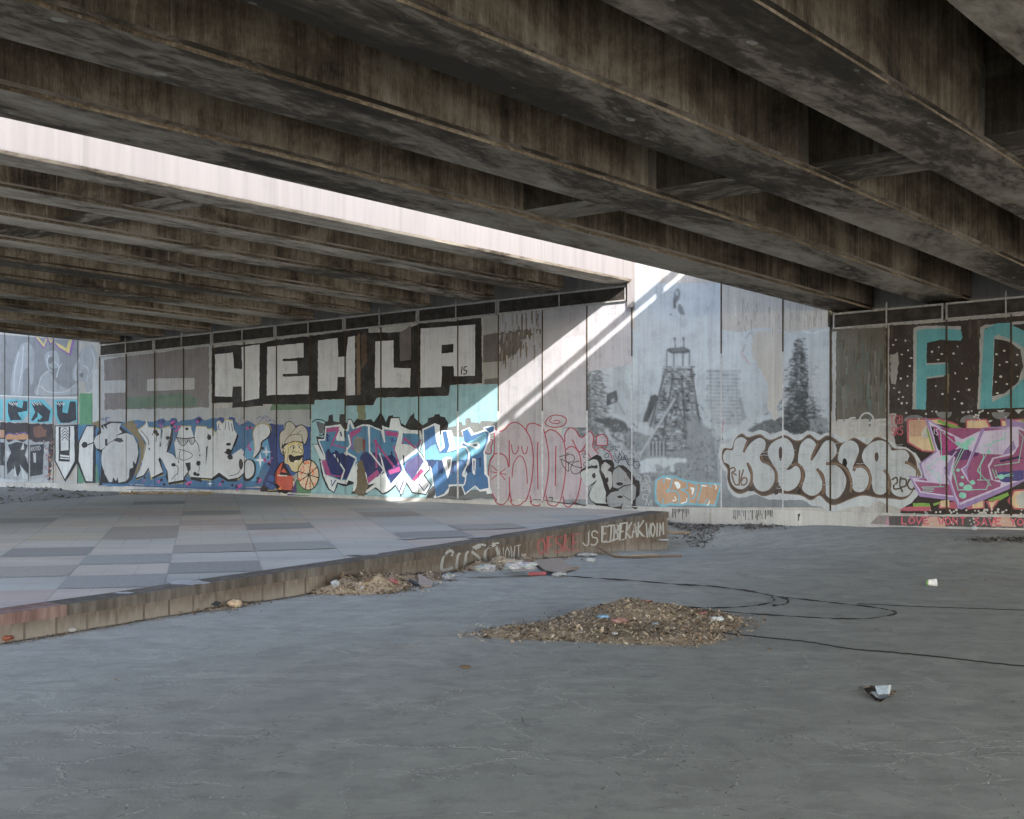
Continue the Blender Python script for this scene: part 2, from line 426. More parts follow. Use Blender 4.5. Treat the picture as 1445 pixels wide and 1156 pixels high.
# ------------------------------------------------------------------ raised platform
plat = empty('raised_platform', (-5, 18, 0))
tag(plat, 'low raised platform paved with grey and tinted square slabs, its brown kerb sprayed with tags', 'platform')
wallfoot = [wpx(x, 0).to_2d() for x in (925, 860, 780, 700, 600, 520, 440, 360, 315)]
back = [Vector((p.x, p.y, .25)) for p in wallfoot]
back = [p.to_3d() if len(p) == 2 else p for p in back]
left = [Vector((-6.9, 29.35, .25)), Vector((-8.0, 29.25, .25)), Vector((-8.9, 28.7, .25)), Vector((-10.2, 25.6, .25)), Vector((-13, 18.5, .25)), Vector((-15.5, 11, .25)), Vector((-16, 3.5, .25))]
COPE = .30
# inner line of the coping
def offset_in(pts, w):
    out = []
    for i, p in enumerate(pts):
        a = pts[max(0, i - 1)]; b = pts[min(len(pts) - 1, i + 1)]
        t = Vector((b.x - a.x, b.y - a.y, 0)).normalized(); nrm = Vector((-t.y, t.x, 0))
        out.append(p + nrm * w)
    return out
kin = offset_in(ktop, COPE)
kin[-1] = ktop[-1] + (ktop[-2] - ktop[-1]).normalized() * .02 + Vector((-.25, .22, 0))
# paved top: a sheet whose front edge follows the coping, back edge the wall
outline_back = list(reversed(left)) + list(reversed(back))
def resample(pts, n):
    L = [0]
    for a, b in zip(pts, pts[1:]): L.append(L[-1] + (b - a).length)
    out = []
    for i in range(n):
        q = L[-1] * i / (n - 1)
        for k in range(len(pts) - 1):
            if q <= L[k + 1] + 1e-9:
                out.append(pts[k].lerp(pts[k + 1], (q - L[k]) / max(1e-9, L[k + 1] - L[k]))); break
    return out
A_ = resample(ktop, 61); B_ = resample(outline_back, 61)
top = MB(); rows = []
for k in range(31):
    t = k / 30.0; r = []
    for a, b in zip(A_, B_):
        p = a.lerp(b, t); p.z = lerp(a.z, b.z, min(1, t * 2.2) if a.z > .3 else t); r.append(p)
    rows.append(r)
top.grid(rows)
top.build('paving', M_pave, plat, smooth=True)
PLAT_ROWS = rows
# individual slabs that are plainly darker or tinted
def cell(px, py):
    p = gpx(px, py, .25) - TO; det = TA.x * TB.y - TA.y * TB.x
    return (math.floor((p.x * TB.y - p.y * TB.x) / det), math.floor((TA.x * p.y - TA.y * p.x) / det))
def plat_z(x, y):
    best = sorted((((p.x - x) ** 2 + (p.y - y) ** 2, p.z) for r in PLAT_ROWS for p in r))[:4]
    return max(z for _, z in best)
M_slab = mat_litter('tinted_slab', .75)
for px, py, c in ((298, 724.5, (.115, .128, .140)), (303, 801, (.105, .115, .128)), (396, 744, (.105, .117, .13)), (70, 779, (.105, .117, .128)), (225, 708.5, (.11, .12, .135)),
                  (550, 727, (.20, .155, .145)), (610, 757, (.12, .132, .145)), (200, 748, (.195, .165, .155)), (190, 757, (.225, .205, .165)), (30, 735, (.15, .165, .18)), (150, 822, (.155, .175, .185)),
                  (210, 789, (.175, .20, .21)), (305, 774, (.23, .20, .19)), (60, 805, (.24, .205, .185)), (650, 745, (.205, .18, .175)), (420, 776, (.20, .215, .21))):
    a, b = cell(px, py); e = .008
    q = [TO + TA * (a + i) + TB * (b + j) for i, j in ((e, 1 - e), (1 - e, 1 - e), (1 - e, e), (e, e))]
    c = tuple(lerp(v, 1.0 * w, .60) for v, w in zip(c, (.32, .32, .31))); sl = MB(); K = 6; bl = lambda u, v: q[0].lerp(q[1], u).lerp(q[3].lerp(q[2], u), v)
    sl.grid([[(lambda w: (w.x, w.y, plat_z(w.x, w.y) + .004))(bl(i / K, j / K)) for i in range(K + 1)] for j in range(K + 1)], c)
    sl.build('tinted_slab', M_slab, plat)
# worn white paint on the platform edge
for px, py, rx, ry in ((265, 823.5, 28, 3.2), (175, 838, 14, 1.2), (510, 786, 22, 1.6), (575, 763.5, 14, 1), (676, 763, 18, 1.2), (820, 740.5, 16, .8)):
    pts = []; pw = MB()
    for q in range(18):
        k = 1 + .18 * math.sin(q * 2.3 + px)
        pts.append(gpx(px + rx * k * math.cos(q * math.pi / 9), py - ry * k * math.sin(q * math.pi / 9), .25)); pts[-1].z = plat_z(pts[-1].x, pts[-1].y) + .012
    pw.tris([(p.x, p.y, p.z) for p in pts], (.33, .34, .35)); pw.build('paint_spill', M_paint, plat)
# coping and face
arc = [0]
for a, b in zip(ktop, ktop[1:]): arc.append(arc[-1] + (b - a).length)
ct, cr, fc = MB(), MB(), MB()
CH = .085
endp = Vector((back[0].x, back[0].y, .25))
fr = ktop; fo = offset_in(ktop, -.025)
for i in range(len(ktop) - 1):
    red = kbot[i + 1].x < at(175, 850, 12).x + .05
    mb = cr if red else ct
    a, b = ktop[i], ktop[i + 1]; ai, bi = kin[i], kin[i + 1]; af, bf = fo[i], fo[i + 1]
    up = Vector((0, 0, .012)); dn = Vector((0, 0, -CH))
    mb.poly([af + up, bf + up, bi + up, ai + up]); mb.poly([af + dn, bf + dn, bf + up, af + up]); mb.poly([a + dn, b + dn, bf + dn, af + dn])
    mb.poly([ai + up, bi + up, bi - up, ai - up])
    N = max(1, int((b - a).length / .3))
    za, zb = kbot[i].z - .06, kbot[i + 1].z - .06
    fc.poly([(a.x, a.y, za), (b.x, b.y, zb), b + dn, a + dn], uv=[(arc[i], -.06), (arc[i + 1], -.06), (arc[i + 1], b.z - CH - zb - .06), (arc[i], a.z - CH - za - .06)])
ct.build('coping', M_cope, plat); cr.build('coping', M_redc, plat)['label'] = 'stretch of coping painted dull red'
# end face that runs back to the wall
a, b = ktop[-1], endp
fc.poly([(a.x, a.y, -.2), (b.x, b.y, -.2), (b.x, b.y, b.z), (a.x, a.y, a.z)], uv=[(arc[-1], 0), (arc[-1] + 4, 0), (arc[-1] + 4, .45), (arc[-1], .5)])
fc.build('kerb_face', M_face, plat); fc = MB()
for a, b in zip(left + [], left[1:]):
    fc.poly([(a.x, a.y, a.z), (b.x, b.y, b.z), (b.x, b.y, -.3), (a.x, a.y, -.3)], uv=[(0, .25), (2, .25), (2, -.3), (0, -.3)])
fc.build('kerb_face', M_face, plat)

# ------------------------------------------------------------------ bridges
class Deck:
    def __init__(s, az, z0, c, a, b): s.az = math.radians(az); s.z0, s.c, s.a, s.b = z0, c, a, b; s.B = Vector((-math.sin(s.az), -math.cos(s.az), 0)); s.R = Vector((math.cos(s.az), -math.sin(s.az), 0)); s.k = s.R.dot(WU)
    def p(s, ws, d, h=0.0):
        q = W0 + WU * ws + s.B * d; q.z = s.z0 + s.c * ws + s.a * d - s.b * d * d + h; return q
DR = Deck(37.25, 3.62, .043, .0379, .000747); DL = Deck(43.99, 4.47, .043, .05155, .000234)
def along(deck, prof, d0, d1, st=1.0):
    """sweep a closed profile of (offset along the wall, height) along the deck"""
    n = max(2, int((d1 - d0) / st) + 1); mb = MB(); rows = []
    for i in range(n):
        d = lerp(d0, d1, i / (n - 1)); rows.append([deck.p(s, d, h) for s, h in prof])
    mb.grid(rows, closed=True)
    k = len(prof)
    mb.poly(list(reversed(rows[0]))); mb.poly(rows[-1])
    return mb
def girder_prof(s0, w, D):
    return [(s0, 0), (s0 + w, 0), (s0 + w, .022), (s0 + w - .05, .028), (s0 + w - .05, .055), (s0 + w - .012, .075), (s0 + w - .012, D), (s0 + .012, D), (s0 + .012, .02)]
SP_R, SP_L = 1.585, 1.58
rb = empty('road_bridge', wall(10, 0)); tag(rb, 'sooty dark road bridge right overhead on deep concrete girders, lower of two', 'bridge')
lb = empty('road_bridge', wall(-7, 0)); tag(lb, 'higher grey road bridge behind the gap, with its edge girder bright white in the sun', 'bridge')
NR, NL = 12, 10; R_END, L_END = 34.0, 34.0; GD = 1.0
r0 = [3.68 + SP_R * k for k in range(NR)]; rw = [.63, .65, .675, .69] + [.69] * 20
for k in range(NR):
    along(DR, girder_prof(r0[k], rw[k], GD), -.55, R_END).build('girder', M_deckR, rb)
l0 = [-.45 - SP_L * k for k in range(NL)]
for k in range(NL):
    if k == 0:
        pr = [(l0[0], 0), (l0[0] + .49, 0), (l0[0] + .52, .035), (l0[0] + .52, 1.75), (l0[0], 1.75)]
        o = along(DL, pr, -.05, L_END).build('edge_girder', [M_white, M_deckL], lb)
        o['label'] = 'smooth edge girder, white in full sun'
        for p in o.data.polygons:
            if p.normal.z < -.5: p.material_index = 1
    else:
        along(DL, girder_prof(l0[k], .53, GD), -.05, L_END).build('girder', M_deckL, lb)
def cross(deck, sa, sb, d, t, h0, mat, par, kk):
    mb = MB(); pts = []
    for dd in (d, d + t):
        pts.append([deck.p(sa, dd, h0), deck.p(sb, dd, h0), deck.p(sb, dd, GD), deck.p(sa, dd, GD)])
    mb.grid(pts, closed=True); mb.poly(list(reversed(pts[0]))); mb.poly(pts[1])
    return mb.build('crossbeam', mat, par)
for k in range(NR - 1):
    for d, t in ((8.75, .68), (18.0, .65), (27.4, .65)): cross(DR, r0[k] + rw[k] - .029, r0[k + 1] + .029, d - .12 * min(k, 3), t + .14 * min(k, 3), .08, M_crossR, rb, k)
for k in range(NL - 1):
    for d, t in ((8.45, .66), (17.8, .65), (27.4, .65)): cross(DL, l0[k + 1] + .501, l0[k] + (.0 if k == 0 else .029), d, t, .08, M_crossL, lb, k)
# pale lime streaks where the crossbeams meet the webs
for k in range(5):
    m = MB(); sw = r0[k] + rw[k] - .012 + .003
    for i in range(16):
        d = 9.48 + abs(random.gauss(0, .11)); h0 = random.uniform(.35, .97); L = random.uniform(.15, .6); w = random.uniform(.008, .03)
        q = [DR.p(sw + .0002 * i, d - w / 2, h0), DR.p(sw + .0002 * i, d + w / 2, h0), DR.p(sw + .0002 * i, d + w * .2, max(.09, h0 - L)), DR.p(sw + .0002 * i, d - w * .2, max(.09, h0 - L))]
        c = random.choice(((.12, .11, .09), (.17, .16, .135), (.10, .09, .07), (.20, .195, .17))); m.poly(q, c)
    m.build('lime_streak', M_streak, rb)['kind'] = 'stuff'
along(DR, [(3.45, GD + .002), (r0[-1] + 1.0, GD + .002), (r0[-1] + 1.0, GD + .27), (3.45, GD + .27)], -.8, R_END).build('deck_slab', M_deckR, rb)
along(DL, [(l0[-1] - .35, GD + .002), (l0[0] - .002, GD + .002), (l0[0] - .002, GD + .27), (l0[-1] - .35, GD + .27)], -.8, L_END).build('deck_slab', M_deckL, lb)
# parapets and handrails
PZ = RZ_EDGE
along(DR, [(3.40, GD + .27), (3.64, GD + .27), (3.64, PZ), (3.40, PZ)], -.8, R_END).build('parapet', M_deckR, rb)
along(DR, [(r0[-1] + .8, GD + .27), (r0[-1] + 1.0, GD + .27), (r0[-1] + 1.0, 2.2), (r0[-1] + .8, 2.2)], -.8, R_END).build('parapet', M_deckR, rb)
along(DL, [(l0[-1] - .35, GD + .27), (l0[-1] - .15, GD + .27), (l0[-1] - .15, 2.9), (l0[-1] - .35, 2.9)], -.8, L_END).build('parapet', M_deckL, lb)  # unseen parapet, raised to cut the sun patch on the far left wall
hr = MB(); hr.tube([DR.p(3.52, d, PZ + RAIL_H) for d in (-.8, 1, 3, 5, 7, 9, 10)], .07, 8)
for d in (-.2, 2.75, 5.75, 8.6): hr.tube([DR.p(3.52, d, PZ - .05), DR.p(3.52, d, PZ + RAIL_H)], .055, 8)
hr.build('handrail', M_steel, rb)
# unseen screen added on the parapet, top shaped to keep sun off the floor
mb = MB(); rows = []
for i in range(24):
    n = lerp(BAR0, R_END, i / 23.0)
    zt = bar_top(n) if BAR else 0
    a = DR.p(3.45, n, PZ); b = DR.p(3.55, n, PZ)
    rows.append([a, b, Vector((b.x, b.y, zt)), Vector((a.x, a.y, zt))])
mb.grid(rows, closed=True); mb.poly(list(reversed(rows[0]))); mb.poly(rows[-1])
mb.build('added_sun_screen', M_steel, rb)

# ------------------------------------------------------------------ abutment wall
aw = empty('abutment_wall', wall(0, 0)); tag(aw, 'long concrete abutment wall covered in graffiti under both bridges', 'wall', kind='thing')
def top_L(s): return 4.13 + .0425 * s
def top_R(s): return 3.44 + .0437 * (s - 3.77)
def block(mb, s0, s1, z0f, z1f, n0, n1, ns=1):
    """prism between wall stations; n1 is the front"""
    fr = []; bk = []
    for i in range(ns + 1):
        s = lerp(s0, s1, i / ns); fr.append((wall(s, z0f(s) if callable(z0f) else z0f, n1), wall(s, z1f(s) if callable(z1f) else z1f, n1)))
        bk.append((wall(s, z0f(s) if callable(z0f) else z0f, n0), wall(s, z1f(s) if callable(z1f) else z1f, n0)))
    for i in range(ns):
        mb.poly([fr[i][0], fr[i + 1][0], fr[i + 1][1], fr[i][1]]); mb.poly([bk[i + 1][0], bk[i][0], bk[i][1], bk[i + 1][1]])
        mb.poly([fr[i][1], fr[i + 1][1], bk[i + 1][1], bk[i][1]]); mb.poly([fr[i + 1][0], fr[i][0], bk[i][0], bk[i + 1][0]])
    mb.poly([fr[0][0], fr[0][1], bk[0][1], bk[0][0]]); mb.poly([fr[-1][0], bk[-1][0], bk[-1][1], fr[-1][1]])
mb = MB()
block(mb, -40, -14.83, -.4, 7.5, -1.4, 0); block(mb, -14.825, -.06, -.4, top_L, -.8, 0); block(mb, -.055, 3.72, -.4, 7.2, -1.4, 0)
block(mb, 3.725, 26, -.4, top_R, -.8, 0)
block(mb, -14.825, -.06, -.4, 6.5, -1.4, -.802); block(mb, 3.725, 26, -.4, 6.2, -1.4, -.802)
mb.build('wall_face', M_wall, aw)
def PLZ(s): return .325 + .013 * max(0.0, s)
# low plinth at the foot
mb = MB(); block(mb, -40, 26, -.4, PLZ, .001, .045, 30); mb.build('plinth', mat_wall('plinth_concrete', (.36, .36, .35)), aw)
# end pilaster beside the higher bridge
mb = MB(); block(mb, -.05, .06, 4.0, 7.0, .001, .10); mb.build('pilaster', M_white, aw)
# panel joints
JX = [-28.6 + i for i in range(9)] + [s_of(x) for x in (6.9, 40.7, 75.3, 110, 141, 178.5, 218.7, 259.4, 301, 345, 390.6, 438.3, 487.4, 537.9, 591.2, 646.4, 703.6, 765.7, 828.5, 892, 1018, 1105, 1172, 1252, 1336, 1427)] + [s_of(1427) + 1.03 * i for i in range(1, 10)]
for s in JX:
    mb = MB(); mp = MB()
    t = 7.0 if (s < -14.85 or -.1 < s < 3.7) else (top_L(s) if s < 0 else top_R(s))
    if s < -14.9: block(mb, s - .010, s + .010, .30, t, .0085, .011)
    elif s < -4.5:
        block(mb, s - .016, s + .016, 1.75 + .2 * math.sin(s * 3), t - .002, .0085, .014); block(mb, s - .005, s + .005, .34, 1.75 + .2 * math.sin(s * 3), .0085, .011)
    elif s < -.5: block(mb, s - .012, s + .012, 2.1, t - .002, .0085, .014); block(mp, s - .020, s + .020, .30, 2.1, .0085, .013)
    elif s < 3.3: block(mb, s - .012, s + .012, 3.1, t, .0085, .014); block(mp, s - .012, s + .012, .36, 3.1, .0085, .0125)
    else: block(mb, s - .014, s + .014, .38, t - .002, .0085, .014)
    if mb.f: mb.build('panel_joint', M_seal, aw)
    if mp.f: mp.build('filled_joint', M_pale, aw)
# framed covers over the bearing shelf
def cover(s0, s1, top_f, h, mid, lit=False):
    q = MB(); n0, n1 = .018, .03
    def slope_block(m, a, b, f0, f1, n0, n1): block(m, a, b, f0, f1, n0, n1)
    block(q, s0 + .03, s1 - .03, lambda s: top_f(s) + .03, lambda s: top_f(s) + h - .03, n0 - .012, n0)
    o = q.build('bearing_cover', M_dark, aw)
    fr = MB(); w = .026
    block(fr, s0, s1, lambda s: top_f(s) + .004, lambda s: top_f(s) + .004 + w, n0 + .001, n1 + .03); block(fr, s0, s1, lambda s: top_f(s) + h - w, lambda s: top_f(s) + h, n0 + .001, n1 + .01)
    for a in (s0, s1 - w): block(fr, a, a + w, lambda s: top_f(s) + .004 + w + .001, lambda s: top_f(s) + h - w - .001, n0 + .001, n1 + .006)
    block(fr, (s0 + s1) / 2 - .010, (s0 + s1) / 2 + .010, lambda s: top_f(s) - .05, lambda s: top_f(s) + h + .10, n1 + .012, n1 + .030)
    fo = fr.build('cover_frame', M_steel, aw); fo.parent = o; fo.matrix_parent_inverse = o.matrix_basis.inverted()
edges = [-14.80 + 2.0 * i for i in range(0, 8)]
edges = [-14.80, -12.85, -10.9, -8.92, -6.92, -4.95, -2.98, -.10]
for a, b in zip(edges, edges[1:]): cover(a + .015, b - .015, top_L, .295, True)
e = [3.80, 5.66, 7.55, 9.6, 11.6, 13.6]
for a, b in zip(e, e[1:]): cover(a + .02, b - .02, top_R, .275, True)
# ------------------------------------------------------------------ painting on walls
def smooth(pts, closed, n=5):
    out = []; N = len(pts)
    for i in range(N if closed else N - 1):
        g = lambda k: pts[k % N] if closed else pts[max(0, min(N - 1, k))]
        p0, p1, p2, p3 = g(i - 1), g(i), g(i + 1), g(i + 2)
        for j in range(n):
            t = j / n; t2 = t * t; t3 = t2 * t
            out.append(tuple(.5 * (2 * p1[a] + (p2[a] - p0[a]) * t + (2 * p0[a] - 5 * p1[a] + 4 * p2[a] - p3[a]) * t2 + (3 * p1[a] - p0[a] - 3 * p2[a] + p3[a]) * t3) for a in (0, 1)))
    if not closed: out.append(tuple(pts[-1]))
    return out
def rough(pts, amp, step, rng):
    """hand-made edge: chop long edges and shake them"""
    out = []; N = len(pts)
    for i in range(N):
        a, b = pts[i], pts[(i + 1) % N]; L = math.hypot(b[0] - a[0], b[1] - a[1]); k = max(1, int(L / step))
        for j in range(k):
            t = j / k; out.append((lerp(a[0], b[0], t) + rng.uniform(-amp, amp), lerp(a[1], b[1], t) + rng.uniform(-amp, amp)))
    return out
class Art:
    def __init__(s, k, T, seed=1, place=None, off=.0012, step=.00005):
        s.k = k; s.ox, s.oy, s.sc = T; s.mb = MB(); s.rng = random.Random(seed); s.off = off; s.place = place or s.onwall; s.st = step
    def T(s, ox, oy, sc): s.ox, s.oy, s.sc = ox, oy, sc; return s
    def onwall(s, x, y, off):
        p = wpx(x, y, off)
        if p.z < PLZ((p - W0).dot(WU)) + .006: p = wpx(x, y, off + .0455)
        return p
    def col(s, c):
        q = [lin(v) * s.k for v in c]; L = .3 * q[0] + .6 * q[1] + .1 * q[2]
        return (min(.8, lerp(q[0], L, .14) * 1.0), min(.8, lerp(q[1], L, .14) * .98), min(.8, lerp(q[2], L, .14) * .95))
    def px(s, p): return (s.ox + p[0] / s.sc, s.oy + p[1] / s.sc)
    def fill(s, c, pts, sm=False, ro=.35):
        q = [s.px(p) for p in pts]
        if sm: q = smooth(q, True)
        elif ro: q = rough(q, ro, 4.0, s.rng)
        s.off += s.st
        s.mb.tris([tuple(s.place(x, y, s.off)) for x, y in q], s.col(c)); return s
    def line(s, c, w, pts, sm=True, closed=False, taper=0):
        q = [s.px(p) for p in pts]
        if sm and len(q) > 2: q = smooth(q, closed)
        if closed: q = q + [q[0], q[1]]
        w = w / s.sc / 2; s.off += s.st; L = []; R = []; N = len(q)
        for i, p in enumerate(q):
            a = q[max(0, i - 1)]; b = q[min(N - 1, i + 1)]
            tx, ty = b[0] - a[0], b[1] - a[1]; l = math.hypot(tx, ty) or 1; tx, ty = tx / l, ty / l
            if 0 < i < N - 1:
                ax, ay = p[0] - a[0], p[1] - a[1]; la = math.hypot(ax, ay) or 1
                m = abs((ax * tx + ay * ty) / la); m = 1 / max(.5, m)
            else: m = 1
            ww = w * m * (1 - taper * i / N) * s.rng.uniform(.93, 1.07)
            e = (-.6 * w if i == 0 else (.6 * w if i == N - 1 else 0)) if not closed else 0
            o = s.off + i * 2.5e-6
            L.append(tuple(s.place(p[0] - ty * ww + tx * e, p[1] + tx * ww + ty * e, o))); R.append(tuple(s.place(p[0] + ty * ww + tx * e, p[1] - tx * ww + ty * e, o)))
        s.mb.grid([L, R], s.col(c)); return s
    def dot(s, c, x, y, rx, ry=None, n=10):
        ry = ry or rx
        return s.fill(c, [(x + rx * math.cos(a * 6.2832 / n) * s.rng.uniform(.85, 1.15), y + ry * math.sin(a * 6.2832 / n) * s.rng.uniform(.85, 1.15)) for a in range(n)], ro=0)
    def star(s, c, x, y, r):
        return s.fill(c, [(x, y - r), (x + r * .15, y - r * .2), (x + r * .8, y), (x + r * .15, y + r * .2), (x, y + r), (x - r * .15, y + r * .2), (x - r * .8, y), (x - r * .15, y - r * .2)], ro=0)
    def drips(s, c, pts, w=3, l=(10, 60)):
        for x, y in pts: s.line(c, w * s.rng.uniform(.6, 1.4), [(x, y), (x + s.rng.uniform(-1, 1), y + s.rng.uniform(*l))], sm=False, taper=.5)
        return s
    def done(s, name, label=None, mat=None, par=None):
        o = s.mb.build(name, mat or M_paint, par if par is not None else aw)
        if label: o['label'] = label
        return o
# stroke alphabet for tags: unit box, y downwards
GLY = {'L': [[(0, 0), (0, 1), (.8, 1)]], 'O': [[(.5, 0), (.05, .3), (.05, .75), (.5, 1), (.95, .7), (.95, .3), (.5, 0)]], 'V': [[(0, 0), (.5, 1), (1, 0)]], 'E': [[(.9, 0), (0, 0), (0, 1), (.9, 1)], [(0, .5), (.7, .48)]],
       'W': [[(0, 0), (.25, 1), (.5, .3), (.75, 1), (1, 0)]], 'N': [[(0, 1), (0, 0), (.9, 1), (.9, 0)]], 'T': [[(0, 0), (1, 0)], [(.5, 0), (.5, 1)]], 'S': [[(.9, .12), (.5, 0), (.08, .2), (.3, .45), (.75, .55), (.92, .8), (.5, 1), (.05, .9)]],
       'A': [[(0, 1), (.5, 0), (1, 1)], [(.2, .65), (.8, .62)]], 'Y': [[(0, 0), (.5, .5), (1, 0)], [(.5, .5), (.45, 1)]], 'U': [[(0, 0), (.05, .8), (.5, 1), (.9, .8), (.95, 0)]], 'F': [[(.9, 0), (0, 0), (0, 1)], [(0, .5), (.7, .48)]],
       'K': [[(0, 0), (0, 1)], [(.9, 0), (.05, .55), (.95, 1)]], 'C': [[(.95, .1), (.5, 0), (.05, .35), (.08, .8), (.5, 1), (.95, .9)]], 'B': [[(0, 1), (0, 0), (.7, .1), (.75, .4), (.1, .5), (.85, .6), (.85, .9), (0, 1)]], 'G': [[(.9, .1), (.45, 0), (.05, .4), (.1, .85), (.5, 1), (.9, .85), (.9, .55), (.55, .55)]],
       'R': [[(0, 1), (0, 0), (.75, .05), (.8, .4), (.05, .5), (.9, 1)]], 'P': [[(0, 1), (.05, 0), (.8, .1), (.8, .45), (.05, .55)]], 'M': [[(0, 1), (.1, 0), (.5, .7), (.9, 0), (1, 1)]], 'I': [[(.5, 0), (.45, 1)]], 'J': [[(.9, 0), (.8, .85), (.4, 1), (.05, .8)]], '1': [[(.1, .25), (.5, 0), (.5, 1)]], '5': [[(.9, 0), (.2, 0), (.15, .45), (.8, .5), (.85, .9), (.1, 1)]], '6': [[(.8, 0), (.2, .4), (.1, .8), (.5, 1), (.85, .75), (.5, .55), (.15, .75)]], '.': [[(.3, .95), (.4, 1)]], 'D': [[(0, 0), (0, 1), (.6, .95), (.95, .5), (.6, .05), (0, 0)]], '3': [[(.1, .05), (.85, .05), (.4, .45), (.9, .7), (.6, 1), (.05, .92)]], '=': [[(0, .35), (1, .3)], [(0, .7), (1, .66)]], '-': [[(0, .5), (1, .5)]], 'Q': [[(.5, 0), (.05, .3), (.05, .75), (.5, 1), (.95, .7), (.95, .3), (.5, 0)]]}
SOFT = 'OSCUGJ6DQ'
def write(art, c, w, text, p0, p1, h0, h1=None, gap=.25):
    """text along p0-p1 (crop px), heights h0 to h1"""
    h1 = h1 or h0; n = len(text)
    for i, ch in enumerate(text):
        if ch == ' ': continue
        for st in GLY[ch]:
            pts = []
            for a, b in st:
                t = (i + a * (1 - gap)) / n
                jx, jy = art.rng.gauss(0, .028), art.rng.gauss(0, .028)
                pts.append((lerp(p0[0], p1[0], t + jx / n), lerp(p0[1], p1[1], t) + lerp(h0, h1, t) * (b + jy)))
            art.line(c, w, pts, sm=ch in SOFT)
C1 = (0, 440, 3.6125); C2 = (280, 430, 3.284); CA = (0, 470, 4.813); CB = (130, 570, 8.256); CC = (270, 570, 8.256); CD = (420, 560, 7.225); CE = (560, 560, 7.225)
CF = (680, 570, 7.707); CG = (790, 600, 8.893); CH_ = (1005, 590, 8.894); CI = (1150, 580, 8.256); CJ = (1265, 570, 6.422); CK = (1165, 420, 5.161); CM = (880, 390, 6.422); CN = (880, 560, 7.222); CO = (780, 460, 6.425); CQ = (1040, 420, 5.257); CS = (370, 560, 7.71)
KL, KG, KR, KW = 1.36, 1.12, 1.24, 1.02

# --- buffed fields under the higher bridge
a = Art(KL, C1, 3)
a.fill((122, 127, 132), [(513, 232), (700, 205), (1078, 160), (1078, 545), (513, 575)])
a.fill((88, 85, 88), [(531, 246), (640, 228), (1066, 176), (1066, 488), (533, 500)], ro=.8)
a.fill((122, 128, 134), [(531, 352), (640, 349), (640, 412), (531, 416)]).fill((124, 126, 131), [(750, 346), (790, 340), (993, 338), (990, 396), (750, 405)])
a.fill((70, 88, 78), [(640, 440), (780, 430), (930, 415), (1000, 440), (1000, 485), (640, 492)], ro=1.5)
a.T(*C2).fill((120, 124, 128), [(55, 480), (300, 474), (520, 455), (520, 560), (55, 575)])
a.fill((74, 98, 80), [(340, 462), (520, 452), (520, 486), (330, 490)])
a.T(*CF)
a.done('painted_field', 'grey and off-white buffed squares left of the big block letters')
# pale field right of the block letters, up to the paste-up
a = Art(1.15, C2, 5)
a.fill((124, 126, 124), [(1320, 60), (1392, 52), (1392, 380), (1320, 372)]).fill((80, 76, 74), [(1320, 142), (1392, 128), (1392, 262), (1320, 268)])
a.fill((82, 80, 78), [(1325, 345), (1390, 338), (1390, 372), (1325, 370)])
a.T(580, 360, 3.042)
a.fill((131, 133, 140), [(381, 262), (560, 238), (560, 735), (381, 735)]).fill((84, 80, 76), [(384, 338), (450, 325), (500, 322), (520, 340), (480, 370), (470, 400), (440, 430), (420, 455), (384, 462)], ro=3)
a.fill((138, 139, 146), [(568, 236), (752, 210), (752, 740), (568, 740)]).fill((144, 145, 152), [(760, 215), (945, 196), (945, 470), (880, 480), (760, 500)])
a.fill((148, 148, 154), [(650, 360), (752, 340), (752, 470), (720, 480), (650, 500)], ro=2)
for i in range(70):
    x = a.rng.uniform(384, 560); y = a.rng.uniform(250, 440) * (1 if x < 470 else .92); a.line(a.rng.choice([(96, 90, 84), (112, 108, 102), (74, 68, 62), (140, 142, 140), (88, 74, 56)]), a.rng.uniform(2, 9), [(x, y), (x + a.rng.uniform(-2, 2), y + a.rng.uniform(12, 70))], sm=False, taper=.8)
a.done('painted_field', 'pale scrubbed panels where the sun band falls')

# --- block letters HEHLA
a = Art(KL, C2, 9, off=.0030)
BK = (24, 20, 18); WH = (150, 154, 160)
a.fill(BK, [(62, 200), (165, 188), (280, 180), (350, 165), (515, 145), (660, 126), (788, 108), (788, 130), (930, 128), (1010, 95), (1022, 88), (1180, 76), (1312, 60), (1316, 365), (1165, 372), (1160, 422), (825, 432), (810, 466), (680, 468), (680, 438), (540, 442), (535, 462), (300, 462), (300, 470), (158, 478), (158, 454), (62, 456)], ro=.5)
a.fill(WH, [(78, 230), (160, 222), (165, 296), (203, 298), (200, 196), (284, 184), (282, 434), (202, 448), (201, 378), (160, 380), (157, 428), (77, 424)])
a.fill(WH, [(320, 196), (487, 178), (488, 244), (392, 252), (391, 263), (458, 260), (460, 320), (391, 321), (391, 334), (513, 330), (511, 414), (317, 420)])
a.fill(WH, [(555, 166), (645, 155), (648, 243), (684, 240), (695, 150), (726, 144), (726, 420), (684, 421), (683, 336), (645, 336), (643, 398), (553, 403)])
a.fill(WH, [(820, 171), (904, 165), (905, 292), (984, 295), (980, 384), (818, 385)])
a.fill((78, 73, 74), [(932, 130), (986, 97), (985, 255), (934, 262)])
a.fill(WH, [(1030, 112), (1283, 92), (1282, 330), (1186, 332), (1183, 285), (1130, 284), (1125, 381), (1029, 386)])
a.fill(BK, [(1128, 186), (1182, 182), (1181, 222), (1127, 227)])
a.fill((86, 72, 55), [(732, 148), (748, 130), (752, 415), (735, 420)]).fill((62, 48, 36), [(752, 140), (780, 125), (782, 270), (756, 300)], ro=1.2)
a.line((24, 22, 22), 5, [(1222, 288), (1219, 322)]).line((24, 22, 22), 5, [(1244, 287), (1233, 290), (1231, 303), (1243, 306), (1240, 320), (1228, 322)])
a.done('block_letters', 'tall white block letters outlined in black reading HEHLA with a small 15')

